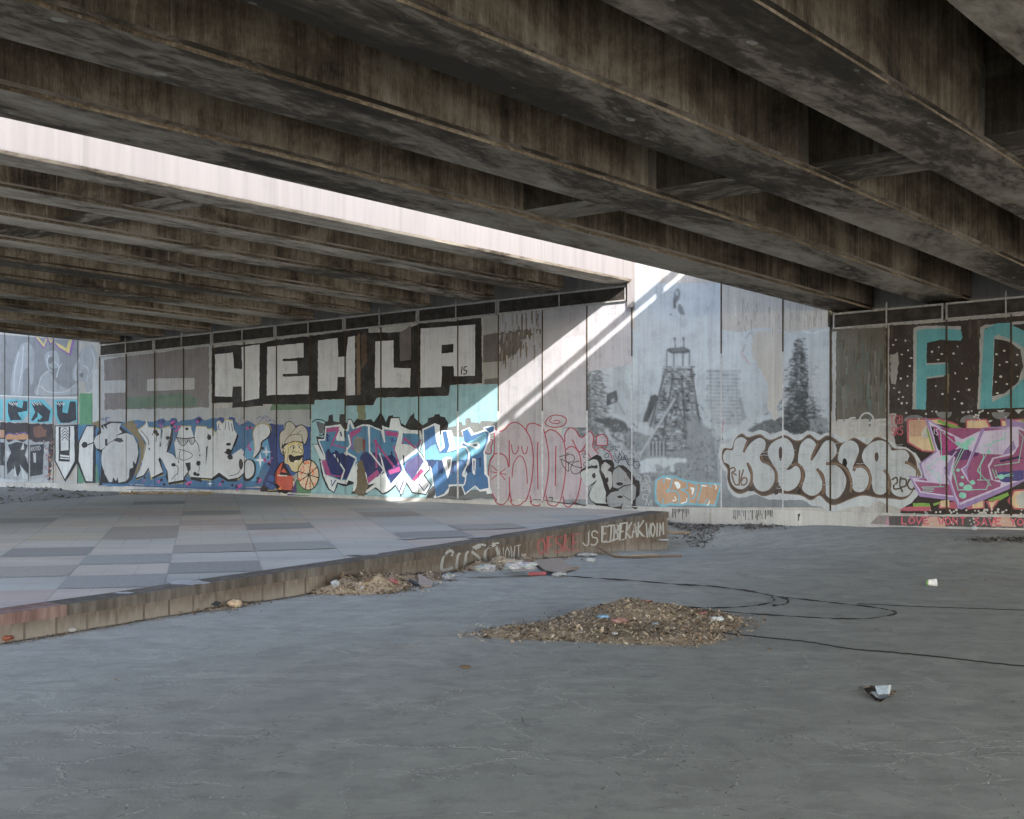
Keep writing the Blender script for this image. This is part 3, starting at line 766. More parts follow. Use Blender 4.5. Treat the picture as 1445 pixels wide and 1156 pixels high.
# --- light blue ground and skyline
a = Art(KL, C2, 11, off=.0022)
LB = (104, 140, 150)
a.fill(LB, [(524, 466), (540, 443), (680, 439), (681, 469), (811, 467), (826, 433), (1161, 423), (1166, 373), (1392, 368), (1392, 903), (950, 892), (522, 882)])
a.fill((92, 98, 74), [(735, 420), (772, 420), (775, 560), (738, 560)], ro=1)
sky1 = [(585, 575), (585, 545), (602, 540), (604, 515), (622, 508), (625, 540), (652, 545), (655, 508), (678, 507), (680, 545), (720, 548), (735, 530), (770, 535), (800, 530), (812, 545), (830, 520), (842, 500), (858, 520), (870, 545), (882, 515), (902, 512), (905, 550), (940, 548), (960, 560), (980, 520), (1000, 500), (1002, 525), (1040, 560), (1062, 545), (1065, 525), (1090, 520), (1095, 508), (1118, 506), (1122, 518), (1142, 522), (1156, 545), (1160, 600), (585, 620)]
a.fill((30, 30, 33), sky1, ro=.3)
a.fill((88, 94, 96), [(1150, 610), (1155, 570), (1195, 562), (1197, 545), (1222, 545), (1225, 560), (1237, 558), (1238, 527), (1262, 526), (1264, 545), (1300, 548), (1302, 555), (1312, 540), (1345, 538), (1390, 545), (1390, 620)], ro=.3)
a.line((30, 30, 33), 5, [(528, 545), (550, 532), (590, 545), (580, 600), (560, 605)], closed=False).fill((70, 76, 80), [(545, 540), (585, 552), (578, 596), (562, 600)])
a.fill((78, 84, 88), [(1080, 862), (1085, 900), (1160, 900), (1250, 905), (1300, 900), (1390, 905), (1390, 870), (1200, 850)], ro=1)
a.done('painted_field', 'light blue ground with a black painted skyline')

# --- HONE, blue wildstyle
a = Art(KL, CD, 13, off=.0042, step=.00004)
a.fill((26, 26, 30), [(150, 480), (205, 478), (192, 405), (265, 420), (275, 290), (445, 270), (475, 320), (500, 320), (512, 225), (550, 222), (590, 310), (660, 268), (730, 272), (860, 330), (868, 275), (935, 305), (945, 205), (1040, 205), (1060, 285), (1160, 330), (1260, 335), (1280, 450), (1250, 560), (1320, 650), (1360, 730), (1300, 800), (1370, 900), (1310, 1005), (1170, 985), (1110, 890), (1060, 1025), (1000, 910), (930, 975), (870, 1000), (790, 935), (700, 1000), (600, 990), (545, 985), (585, 880), (500, 915), (410, 890), (375, 985), (315, 950), (250, 820), (215, 630), (240, 640)], ro=.5)
a.fill((150, 160, 168), [(160, 488), (208, 488), (285, 640), (240, 645)], ro=.2)
WHT = (158, 166, 172)
a.fill(WHT, [(205, 432), (270, 432), (284, 300), (440, 280), (470, 326), (505, 330), (518, 238), (546, 234), (585, 318), (662, 280), (725, 282), (862, 340), (872, 300), (936, 316), (954, 220), (1034, 220), (1054, 298), (1150, 340), (1258, 345), (1275, 450), (1240, 560), (1310, 655), (1345, 730), (1285, 800), (1355, 900), (1305, 990), (1175, 970), (1110, 870), (1060, 1005), (1000, 890), (930, 955), (870, 985), (800, 920), (700, 985), (690, 960), (800, 880), (720, 900), (640, 920), (560, 970), (575, 870), (520, 850), (500, 895), (405, 875), (370, 970), (325, 940), (265, 805), (232, 650), (285, 645)], ro=.3)
a.fill((52, 98, 130), [(222, 448), (280, 446), (300, 318), (420, 302), (390, 420), (400, 450), (480, 450), (470, 350), (520, 350), (535, 262), (560, 330), (660, 300), (718, 300), (720, 430), (742, 300), (850, 352), (885, 470), (880, 330), (1030, 350), (1020, 500), (985, 540), (1040, 660), (1060, 690), (1120, 640), (1230, 560), (1200, 500), (1060, 480), (1075, 370), (1240, 380), (1256, 470), (1225, 560), (1290, 660), (1250, 720), (1170, 860), (1090, 750), (1060, 780), (950, 895), (900, 780), (880, 745), (720, 880), (700, 780), (640, 650), (590, 690), (500, 850), (445, 855), (350, 820), (280, 790), (245, 665), (300, 640)], ro=.3)
NV = (30, 38, 82)
a.fill(NV, [(285, 560), (320, 530), (350, 570), (400, 540), (430, 580), (480, 560), (560, 600), (585, 640), (500, 840), (440, 842), (350, 805), (300, 700)], ro=1.2)
a.fill(NV, [(640, 600), (700, 560), (740, 590), (800, 570), (880, 620), (960, 580), (1010, 640), (1060, 700), (1060, 775), (950, 885), (895, 760), (720, 870), (650, 660)], ro=1.2)
a.fill((64, 64, 104), [(1110, 660), (1230, 590), (1285, 660), (1250, 715), (1170, 850), (1095, 745)], ro=.6)
MG = (128, 52, 102)
for q in ([(288, 326), (428, 302), (420, 345), (300, 366)], [(535, 362), (655, 305), (640, 358), (540, 425)], [(890, 345), (1040, 368), (1030, 412), (905, 392)], [(705, 832), (815, 742), (835, 785), (722, 890)], [(246, 655), (292, 650), (345, 802), (290, 796)], [(925, 752), (1040, 712), (1055, 758), (940, 792)], [(1170, 845), (1260, 730), (1290, 760), (1190, 865)]): a.fill(MG, q)
a.line(MG, 18, [(415, 340), (345, 500)], sm=False).line(MG, 14, [(370, 490), (490, 525)], sm=False).line(MG, 20, [(782, 445), (985, 715)], sm=False).line(MG, 18, [(800, 440), (806, 720)], sm=False).line(MG, 16, [(1070, 480), (1085, 420), (1200, 520), (1260, 440)], sm=False).line(MG, 16, [(980, 500), (1030, 690)], sm=False).line(MG, 10, [(300, 790), (440, 815), (470, 770)], sm=False).line(MG, 12, [(560, 540), (545, 400)], sm=False)
for q in ([(375, 590), (478, 748), (440, 865)], [(600, 640), (500, 870)], [(505, 520), (500, 570), (598, 625)], [(730, 300), (735, 560), (880, 745), (780, 880)], [(840, 580), (885, 745), (915, 860)], [(1050, 330), (1000, 540), (1085, 745), (950, 900)], [(870, 300), (888, 460)], [(1060, 780), (1165, 880)], [(520, 390), (540, 490), (505, 540)], [(640, 660), (716, 890)]): a.line(WHT, 15, q, sm=False)
a.fill(WHT, [(470, 575), (510, 545), (520, 585), (500, 600)])
a.line((36, 40, 92), 10, [(345, 850), (350, 910), (390, 850)], sm=False).line((36, 40, 92), 10, [(1010, 880), (1038, 970), (1080, 860)], sm=False).line((36, 40, 92), 10, [(1240, 890), (1290, 960), (1330, 900)], sm=False)
for x, y, h in ((300, 380, 70), (440, 360, 40), (320, 540, 90), (390, 550, 110), (420, 600, 80), (960, 560, 90), (1080, 600, 90)): a.line((26, 28, 60), 14, [(x, y), (x + 8, y + h)], sm=False)
a.line((40, 38, 110), 9, [(950, 430), (975, 425), (960, 455), (990, 450), (1010, 440)]).line((40, 38, 110), 9, [(300, 400), (325, 395), (300, 440), (325, 440)])
a.dot((104, 106, 102), 630, 490, 62, 82, 14)
for i in range(9): a.line((72, 74, 72), 4, [(580 + i * 12, 420 + abs(i - 4) * 8), (580 + i * 12, 560 - abs(i - 4) * 8)], sm=False)
for i in range(8): a.line((78, 80, 76), 4, [(575, 430 + i * 17), (685, 430 + i * 17)], sm=False)
a.fill((96, 40, 38), [(665, 430), (690, 440), (685, 570), (668, 560)], ro=1)
a.fill((80, 72, 56), [(610, 660), (655, 640), (700, 800), (720, 900), (690, 1010), (620, 1015), (580, 990), (600, 880)], ro=1.2)
a.done('graffiti_piece', 'angular blue and magenta lettering with white zigzag edges reading HONE')

# --- KA, blue rounded letters half in the sun
a = Art(KL * .92, CE, 17, off=.0072)
for q in ([(260, 330), (390, 270), (440, 290), (440, 520), (470, 505), (455, 345), (560, 340), (600, 490), (560, 540), (690, 500), (745, 560), (735, 650), (690, 785), (712, 820), (700, 905), (560, 910), (545, 960), (490, 1010), (390, 1035), (350, 780), (335, 700), (280, 650)],
          [(660, 345), (745, 308), (785, 372), (890, 340), (885, 310), (1000, 290), (1005, 360), (955, 380), (950, 440), (900, 560), (915, 780), (945, 820), (955, 920), (975, 985), (920, 990), (915, 960), (845, 965), (800, 915), (695, 1000), (662, 930), (700, 800), (735, 690), (745, 560), (650, 480), (690, 450)]): a.fill((172, 180, 188), q, ro=.2)
a.fill((50, 88, 130), [(275, 340), (385, 292), (400, 430), (440, 560), (490, 520), (468, 355), (508, 352), (540, 500), (515, 565), (690, 515), (732, 570), (722, 650), (675, 790), (700, 825), (690, 892), (530, 895), (530, 930), (480, 990), (402, 1024), (362, 780), (348, 690), (292, 648)], ro=.2)
a.fill((50, 88, 130), [(672, 352), (725, 325), (762, 395), (900, 352), (938, 362), (935, 435), (885, 560), (900, 790), (930, 825), (938, 930), (850, 948), (802, 903), (700, 982), (676, 925), (715, 800), (745, 650), (745, 575), (700, 510), (660, 490), (690, 460)], ro=.2)
a.fill((50, 88, 130), [(895, 320), (990, 300), (992, 350), (950, 368)], ro=.2)
a.fill((84, 140, 166), [(350, 500), (395, 480), (440, 575), (520, 575), (690, 525), (722, 580), (712, 640), (560, 650), (300, 640), (285, 560)], ro=.6).fill((84, 140, 166), [(720, 470), (900, 365), (925, 375), (900, 480), (860, 560), (760, 610), (740, 560), (710, 510)], ro=.6)
a.fill((38, 54, 88), [(300, 650), (360, 640), (420, 645), (425, 780), (470, 785), (475, 700), (540, 780), (585, 790), (590, 650), (690, 650), (690, 730), (720, 780), (760, 770), (760, 640), (860, 620), (862, 715), (840, 715), (840, 640), (780, 640), (780, 700), (730, 700), (640, 640), (620, 710), (600, 700), (560, 640), (420, 650), (360, 740)], ro=.4)
a.fill((176, 182, 188), [(462, 640), (500, 612), (565, 618), (560, 700), (522, 840)], ro=.2).fill((86, 90, 92), [(505, 640), (555, 628), (550, 690), (525, 740)], ro=.2)
a.fill((176, 182, 188), [(770, 628), (808, 630), (800, 800), (775, 780)], ro=.2).fill((40, 60, 100), [(782, 650), (796, 650), (792, 760), (784, 750)], ro=0)
a.line((176, 182, 188), 16, [(690, 470), (760, 500), (830, 520), (830, 470), (790, 475), (740, 485)]).fill((60, 60, 64), [(770, 490), (815, 482), (812, 508)], ro=0)
a.line((176, 182, 188), 12, [(735, 560), (735, 660), (672, 790), (704, 825), (690, 895)]).line((176, 182, 188), 12, [(520, 560), (600, 520), (700, 512), (738, 570)])
a.fill((176, 182, 188), [(895, 590), (915, 590), (920, 800), (895, 790)], ro=.2)
a.fill((66, 66, 70), [(320, 960), (385, 900), (395, 1030), (310, 1035)], ro=.6).fill((66, 66, 70), [(545, 915), (660, 915), (690, 1000), (620, 1020), (520, 1010)], ro=.6)
a.done('graffiti_piece', 'rounded blue letters with white edges half in the sun band')

# --- grey throw-up with red outlines
a = Art(KG * 1.35, CF, 19, off=.0062)
a.fill((120, 115, 123), [(135, 262), (190, 300), (240, 282), (310, 215), (380, 205), (440, 240), (485, 290), (500, 230), (560, 212), (640, 240), (690, 312), (740, 282), (800, 300), (860, 350), (900, 402), (908, 320), (960, 262), (1020, 285), (1060, 352), (1100, 360), (1156, 310), (1156, 1035), (1000, 1040), (135, 1035), (80, 850), (78, 650), (135, 530)], ro=.1)
a.fill((120, 115, 123), [(70, 380), (120, 400), (105, 530), (60, 545), (15, 490), (20, 420)], sm=True)
RD = (112, 34, 48)
for w, q in ((12, [(135, 262), (190, 298), (245, 280), (310, 215), (385, 205), (445, 245), (485, 295), (530, 380), (555, 500), (560, 650), (540, 850), (495, 1020), (440, 1090), (380, 1104), (335, 1075), (305, 960), (302, 800)]), (12, [(135, 262), (135, 530), (85, 640), (72, 800), (95, 930), (150, 1040), (195, 1088), (260, 1085), (290, 1030), (305, 960)]),
             (12, [(85, 620), (140, 545), (215, 545), (270, 590), (298, 685), (300, 400)]), (12, [(485, 290), (500, 230), (560, 210), (640, 240), (662, 250), (700, 380), (728, 560), (725, 750), (690, 960), (650, 1090), (600, 1105), (550, 1080), (525, 1000)]), (12, [(690, 315), (740, 282), (805, 300), (865, 360), (900, 440), (915, 600), (905, 800), (870, 1000), (830, 1100), (770, 1105), (720, 1070), (700, 1000)]),
             (12, [(610, 420), (606, 600), (612, 925)]), (12, [(806, 460), (803, 700), (800, 890)]), (10, [(330, 800), (345, 660), (400, 570), (450, 590), (485, 700), (497, 865)]), (10, [(322, 440), (335, 520), (365, 545), (395, 505), (400, 460)]), (10, [(435, 460), (445, 520), (470, 545), (490, 520), (500, 465)]),
             (12, [(70, 380), (115, 390), (118, 430), (100, 470), (105, 530), (65, 545), (20, 500), (15, 440), (70, 380)]), (9, [(110, 675), (190, 750), (255, 825)]), (9, [(110, 740), (265, 768)]), (9, [(105, 820), (255, 708)]), (11, [(690, 200), (740, 140), (820, 122), (900, 145), (920, 190), (880, 240), (790, 255), (710, 235), (688, 200)]), (10, [(780, 190), (810, 178), (850, 190), (840, 210), (780, 212), (738, 185), (760, 150)]),
             (12, [(905, 410), (908, 320), (960, 262), (1020, 285), (1060, 352), (1100, 362), (1156, 310)]), (12, [(915, 500), (960, 465), (1010, 475), (1060, 540), (1080, 640), (1082, 780), (1060, 940), (1020, 1060), (960, 1120), (905, 1085), (885, 1010)]), (10, [(990, 390), (1060, 525), (1156, 420)]), (10, [(1060, 525), (1120, 510), (1156, 530)])): a.line(RD, w, q)
a.T(*CG)
a.fill((120, 115, 123), [(320, 120), (380, 80), (425, 150), (415, 260), (460, 310), (500, 360), (430, 420), (320, 420)], ro=.2).fill((120, 115, 123), [(465, 140), (540, 115), (598, 180), (595, 245), (470, 255)], ro=.2)
for w, q in ((13, [(310, 130), (360, 85), (405, 95), (425, 160), (415, 260), (445, 310), (490, 360)]), (13, [(455, 145), (540, 115), (590, 150), (600, 215), (590, 250), (470, 252), (455, 225), (462, 150)]), (12, [(440, 320), (500, 285), (570, 300), (630, 350), (660, 430)]), (12, [(160, 185), (250, 335), (345, 210)]), (12, [(245, 345), (300, 325), (350, 355), (395, 415)])): a.line(RD, w, q)
a.done('graffiti_piece', 'grey bubble letters drawn in thin dark red outline')

# --- black thin tag and the silver letters with black shadow
a = Art(KG, CG, 23, off=.0088)
BB = (34, 30, 30)
a.line(BB, 9, [(0, 395), (60, 380), (110, 345)]).line(BB, 9, [(110, 370), (70, 400), (90, 460), (170, 455), (185, 400), (140, 365), (100, 372)]).line(BB, 9, [(15, 430), (50, 520), (110, 580), (110, 480)]).line(BB, 9, [(20, 425), (120, 480), (200, 520), (280, 535)]).line(BB, 9, [(250, 450), (180, 470), (140, 540), (160, 600), (220, 610), (280, 560)]).line(BB, 7, [(270, 370), (330, 350), (300, 400), (380, 425), (330, 460), (300, 500), (380, 560)])
for q in ([(640, 320), (680, 300), (725, 315), (690, 330)], [(690, 350), (720, 420), (760, 360), (790, 440), (830, 380), (870, 470)], [(670, 380), (720, 470), (800, 400), (880, 520)], [(880, 420), (930, 430), (925, 500), (880, 490)], [(930, 460), (990, 460), (995, 530), (950, 545), (925, 500)], [(560, 380), (600, 350), (615, 400), (560, 400)], [(750, 330), (740, 480)], [(800, 350), (860, 500)], [(700, 440), (850, 430)]): a.line((44, 44, 62), 8, q)
a.fill(BB, [(255, 600), (290, 550), (330, 520), (400, 515), (360, 440), (410, 400), (470, 370), (520, 395), (540, 440), (600, 430), (660, 440), (685, 490), (690, 540), (740, 505), (800, 505), (860, 550), (920, 620), (955, 690), (1000, 700), (1010, 760), (1000, 880), (955, 920), (950, 1000), (1000, 1040), (960, 1052), (920, 1030), (920, 960), (800, 1020), (790, 1060), (775, 1050), (700, 1040), (600, 1020), (470, 1005), (390, 950), (360, 880), (380, 820), (440, 740), (350, 770), (280, 690)], ro=.25)
SV = (132, 136, 138); SV2 = (112, 116, 120)
a.fill((140, 148, 150), [(265, 610), (300, 570), (400, 540), (470, 545), (470, 500), (420, 510), (365, 465), (420, 430), (480, 450), (500, 555), (480, 600), (465, 680), (400, 740), (345, 765), (290, 700)], sm=True)
a.fill((138, 146, 148), [(490, 560), (530, 680), (580, 850), (575, 960), (600, 1000), (480, 995), (400, 945), (370, 890), (390, 820), (460, 700)], ro=.3)
a.fill(SV, [(520, 560), (530, 500), (570, 460), (640, 515), (600, 570), (650, 590), (655, 660), (660, 770), (630, 810), (560, 620)], ro=.3)
a.fill(SV2, [(660, 640), (680, 560), (745, 520), (830, 600), (915, 740), (800, 755), (730, 800), (670, 780)], sm=False)
a.fill(SV2, [(590, 900), (630, 850), (730, 820), (800, 770), (930, 745), (960, 780), (950, 920), (910, 960), (930, 1040), (800, 1060), (800, 970), (770, 1020), (660, 1030), (600, 990)], ro=.3)
for x, y, rx, ry in ((432, 635, 24, 38), (595, 690, 20, 36), (755, 738, 48, 20), (760, 900, 34, 17)): a.dot(BB, x, y, rx, ry)
a.fill(BB, [(575, 760), (640, 830), (670, 785), (720, 815), (620, 850), (590, 840)], ro=.2).line(BB, 7, [(800, 880), (850, 920), (910, 950)]).line(BB, 8, [(590, 900), (650, 840), (740, 820)])
a.line((60, 60, 62), 5, [(812, 660), (820, 700), (840, 665), (860, 680), (840, 705)])
a.line((140, 148, 152), 7, [(950, 620), (1010, 640), (1020, 690), (970, 660)]).line((140, 148, 152), 9, [(1060, 640), (1110, 640), (1135, 700), (1100, 710), (1065, 660)]).line((140, 148, 152), 9, [(1030, 740), (1100, 730), (1110, 780), (1040, 760), (1030, 820), (1100, 800), (1130, 840)]).line((140, 148, 152), 9, [(1050, 870), (1105, 880), (1090, 930), (1045, 920), (1050, 870)]).line((140, 148, 152), 9, [(1080, 1020), (1095, 930), (1120, 1010), (1150, 940), (1160, 1030)]).line((140, 148, 152), 8, [(1120, 880), (1130, 760), (1140, 840)])
a.T(*CF).line((60, 50, 60), 8, [(560, 1040), (700, 1050), (900, 1080), (1156, 1100)]).line((40, 36, 40), 9, [(730, 1020), (770, 1020), (765, 1050)]).line((40, 36, 40), 10, [(980, 1070), (1080, 1095), (1140, 1105)])
a.done('graffiti_piece', 'small silver letters with heavy black shadow')
# --- far left wall section, lit from beyond the higher bridge
a = Art(KW, CA, 31)
a.fill((108, 114, 122), [(0, 10), (535, 55), (535, 430), (0, 430)], ro=.1)
GY = (150, 160, 170)
# two pale painted figures reduced to loose brushed shapes
for q in ([(150, 75), (200, 70), (235, 140), (215, 220), (160, 260), (150, 420), (75, 420), (85, 260), (110, 150)], [(200, 200), (230, 180), (225, 330), (205, 340)], [(310, 140), (350, 120), (390, 130), (405, 210), (380, 240), (330, 230), (305, 190)], [(270, 330), (330, 260), (380, 330), (460, 380), (520, 340), (520, 410), (250, 420)], [(560, 110), (630, 80), (660, 160), (640, 260), (610, 330), (550, 330), (500, 320), (495, 250), (530, 170)], [(580, 330), (620, 320), (625, 380), (590, 400)]): a.fill((128, 136, 145), q, sm=True)
for q in ([(130, 130), (100, 260), (95, 400)], [(160, 90), (150, 240), (120, 410)], [(320, 180), (360, 190), (400, 230), (385, 280)], [(330, 150), (320, 220), (350, 260)], [(280, 360), (330, 400), (440, 400), (500, 360)], [(540, 180), (510, 260), (515, 320)], [(570, 220), (600, 250), (590, 330)], [(620, 110), (645, 200), (610, 300)], [(250, 420), (280, 300), (340, 250)], [(545, 265), (560, 310)], [(385, 300), (400, 240), (420, 210)]): a.line(GY, 9, q, taper=.5)
a.fill((96, 100, 106), [(330, 170), (360, 165), (355, 200), (330, 205)], sm=True).fill((96, 100, 106), [(540, 280), (565, 270), (560, 310)], sm=True)
a.line((112, 78, 140), 26, [(250, 30), (300, 95), (318, 40)], sm=False).line((172, 160, 96), 15, [(252, 28), (300, 88), (316, 40)], sm=False).line((112, 78, 140), 20, [(330, 36), (345, 70), (362, 40)], sm=False).line((172, 160, 96), 11, [(332, 34), (346, 62), (362, 40)], sm=False)
a.fill((112, 78, 140), [(365, 70), (410, 85), (460, 118), (485, 45), (510, 50), (480, 158), (400, 110)], ro=0).fill((172, 160, 96), [(372, 62), (420, 84), (450, 104), (470, 44), (490, 46), (470, 140), (400, 96)], ro=0)
a.done('graffiti_piece', 'faded pale painted figures on grey with a yellow and purple scrawl above')
a = Art(KW, CA, 32, off=.0042, step=.00002)
TL = (72, 150, 168); DK = (42, 46, 56)
a.fill((130, 140, 148), [(0, 425), (330, 432), (350, 440), (528, 435), (528, 625), (0, 600)])
a.line((170, 178, 184), 7, [(0, 425), (150, 432), (330, 440), (525, 440)], sm=False)
for q in ([(0, 450), (20, 450), (20, 590), (0, 590)], [(40, 448), (190, 455), (195, 540), (150, 600), (40, 605)], [(205, 455), (300, 450), (360, 520), (350, 610), (205, 610)], [(370, 455), (528, 450), (528, 600), (400, 620), (375, 560)]): a.fill(TL, q, ro=.5)
for q in ([(55, 470), (120, 462), (115, 500), (150, 510), (160, 460), (190, 465), (185, 530), (120, 540), (150, 590), (70, 595), (55, 540)], [(215, 475), (275, 468), (345, 530), (330, 600), (255, 605), (265, 560), (225, 600), (210, 590), (240, 540)], [(385, 468), (430, 465), (425, 540), (460, 545), (475, 465), (515, 465), (520, 590), (470, 610), (410, 610), (390, 560)]): a.fill(DK, q, ro=.3)
a.fill(TL, [(258, 540), (290, 570), (270, 590), (255, 580)], ro=0)
for i in range(24): a.line((170, 178, 182), 4, [(60 + i % 8 * 8 + (i // 8) * 160, 470 + (i * 7) % 14), (66 + i % 8 * 8 + (i // 8) * 160, 480 + (i * 5) % 16)], sm=False)
a.done('graffiti_piece', 'dark letters with teal outline high on the far left wall reading EDU')
a = Art(KW, CA, 33, off=.0025, step=.00002)
a.fill((52, 46, 52), [(0, 605), (360, 620), (365, 760), (340, 1010), (0, 1000)], ro=1)
a.fill((150, 112, 84), [(40, 700), (70, 680), (95, 690), (120, 678), (145, 690), (170, 675), (195, 690), (195, 725), (40, 725)], ro=.6).fill((140, 108, 86), [(0, 660), (30, 655), (30, 710), (0, 712)], ro=.6).fill((100, 72, 64), [(225, 640), (280, 630), (320, 660), (310, 700), (240, 710)], ro=1.2)
a.line((66, 62, 120), 8, [(35, 700), (60, 680), (110, 690), (150, 675), (195, 690)])
a.fill((128, 136, 144), [(0, 720), (40, 720), (60, 745), (100, 725), (150, 740), (190, 720), (250, 745), (330, 735), (330, 1000), (0, 1010)], ro=.8)
for q in ([(0, 740), (30, 745), (35, 780), (25, 860), (35, 900), (0, 900)], [(55, 760), (110, 740), (150, 745), (190, 760), (170, 830), (195, 900), (190, 960), (150, 910), (120, 975), (90, 920), (50, 960), (45, 880), (75, 810)], [(205, 760), (300, 755), (290, 960), (205, 975)]): a.fill((44, 46, 54), q, ro=.3)
for q in ([(40, 800), (75, 815), (45, 850)], [(140, 795), (160, 740), (165, 790)], [(90, 975), (100, 900), (115, 975)], [(155, 990), (135, 890), (195, 990)], [(170, 830), (195, 790), (190, 850)], [(225, 815), (245, 815), (245, 880), (230, 880)]): a.fill((150, 158, 164), q, ro=0)
write(a, (140, 148, 156), 4, 'ROTO', (212, 775), (278, 768), 26)
for i in range(60):
    c = a.rng.choice([(150, 156, 160), (74, 66, 110), (140, 60, 66), (60, 60, 70), (176, 178, 176), (150, 140, 70)]); x = 300 + a.rng.random() * 60; y = 735 + a.rng.random() * 270
    a.line(c, 5, [(x, y), (x + a.rng.uniform(-14, 14), y + a.rng.uniform(-16, 16))], sm=False)
a.fill((140, 148, 154), [(0, 985), (110, 1000), (190, 995), (300, 985), (350, 1005), (530, 1010), (530, 1020), (0, 1012)], ro=1)
a.done('graffiti_piece', 'layered dark lettering and orange patches low on the far left wall')
# --- big white letters across the corner, reading UFS
a = Art(KW * 1.05, CA, 35, off=.0058, step=.00004)
a.fill((56, 104, 140), [(525, 620), (680, 600), (680, 1015), (525, 1010)], ro=.5).fill((70, 122, 92), [(540, 410), (628, 410), (630, 620), (540, 625)], ro=.5).fill((70, 118, 100), [(530, 900), (680, 890), (680, 1020), (530, 1020)], ro=.8).fill((150, 158, 165), [(630, 250), (672, 245), (672, 600), (632, 615)], ro=.5)
a.fill((104, 92, 66), [(620, 610), (680, 590), (680, 640), (640, 650)], ro=.8)
a.fill((40, 40, 46), [(372, 628), (525, 622), (528, 880), (445, 1012), (370, 870)], ro=.2).fill((168, 174, 180), [(380, 634), (505, 632), (508, 870), (442, 992), (380, 866)], ro=.2)
a.fill((40, 40, 46), [(400, 636), (478, 634), (474, 875), (400, 870)], ro=.2).fill((160, 166, 172), [(414, 640), (468, 640), (466, 795), (414, 800)], ro=.2)
for i in range(4): a.line((52, 54, 60), 5, [(420, 660 + i * 20 + 10), (442, 648 + i * 20), (464, 660 + i * 20 + 10)])
a.fill((40, 40, 46), [(412, 830), (442, 800), (468, 830)], ro=0).fill((168, 174, 180), [(410, 826), (472, 834), (472, 846), (410, 838)], ro=0).fill((168, 174, 180), [(410, 846), (472, 852), (472, 860), (410, 854)], ro=0)
a.fill((40, 40, 46), [(590, 626), (655, 626), (650, 1018), (580, 1018), (525, 880), (530, 740)], ro=.2).fill((168, 174, 180), [(592, 634), (636, 634), (630, 1008), (586, 1006), (536, 870), (540, 745)], ro=.2)
a.dot((40, 40, 46), 575, 760, 20, 22).line((40, 40, 46), 8, [(580, 765), (610, 755), (640, 742)])
a.T(*CB)
a.fill((52, 96, 134), [(40, 300), (90, 300), (340, 205), (420, 215), (560, 400), (580, 700), (500, 900), (420, 960), (90, 960), (60, 700)], ro=.4)
a.fill((106, 96, 72), [(350, 240), (480, 190), (540, 310), (620, 470), (590, 640), (540, 800), (480, 870), (570, 600), (540, 430), (430, 310)], ro=.6)
a.fill((38, 36, 42), [(60, 350), (110, 250), (210, 205), (350, 210), (330, 260), (400, 320), (480, 370), (545, 470), (555, 600), (520, 740), (470, 880), (420, 920), (300, 945), (210, 940), (90, 950), (110, 720), (100, 560), (60, 540)], ro=.2)
W2 = (150, 156, 162)
a.fill(W2, [(20, 440), (40, 390), (110, 340), (100, 260), (140, 300), (130, 250), (180, 300), (170, 250), (220, 225), (340, 225), (320, 290), (350, 330), (280, 380), (230, 430), (180, 500), (110, 535), (50, 520)], ro=.2)
a.fill(W2, [(130, 520), (200, 450), (280, 375), (400, 340), (480, 370), (530, 470), (540, 580), (510, 700), (480, 660), (480, 740), (440, 760), (430, 860), (400, 900), (310, 920), (300, 850), (280, 900), (245, 850), (235, 910), (200, 915), (150, 820), (110, 680), (115, 580)], sm=False)
a.fill((58, 56, 60), [(250, 420), (290, 395), (345, 400), (370, 435), (330, 450), (270, 435)], ro=0).line((40, 38, 42), 8, [(165, 490), (210, 450), (260, 425)]).line((40, 38, 42), 7, [(150, 510), (100, 540), (40, 510), (18, 450)]).line((40, 38, 42), 6, [(280, 380), (330, 345), (400, 335)])
a.fill((48, 46, 50), [(152, 410), (180, 408), (180, 485), (155, 488)], ro=0)
a.done('graffiti_piece', 'large plain white letters with dark edges across the wall corner')
# --- KANE
a = Art(KL, CB, 37, off=.0030, step=.00002)
BL = (50, 84, 118)
a.fill(BL, [(400, 205), (470, 195), (540, 190), (590, 200), (680, 210), (730, 195), (790, 190), (830, 165), (870, 195), (950, 185), (1010, 210), (1060, 185), (1130, 190), (1170, 185), (1240, 165), (1310, 190), (1400, 165), (1460, 170), (1500, 210), (1530, 240), (1650, 180), (1720, 250), (1820, 200), (1900, 240), (2000, 260), (2080, 230), (2160, 250), (2200, 300), (2200, 955), (1700, 975), (1310, 975), (720, 955), (420, 935), (560, 840), (640, 500), (520, 300)], ro=.8)
a.fill((64, 116, 150), [(1900, 400), (2080, 350), (2160, 450), (2150, 640), (2000, 700), (1900, 900), (1800, 820), (1780, 560)], sm=True).fill((40, 50, 92), [(2000, 260), (2190, 300), (2190, 940), (1990, 940), (2080, 700), (2050, 420)], sm=True)
a.fill((44, 72, 110), [(420, 945), (1300, 968), (2100, 980), (2100, 1000), (420, 1000)], ro=.4)
for x, y in ((800, 210), (950, 200), (1240, 190), (1625, 190), (1500, 190)): a.dot((46, 60, 108), x, y, 45, 38, 12)
OL = (30, 26, 28); YL = (128, 120, 56)
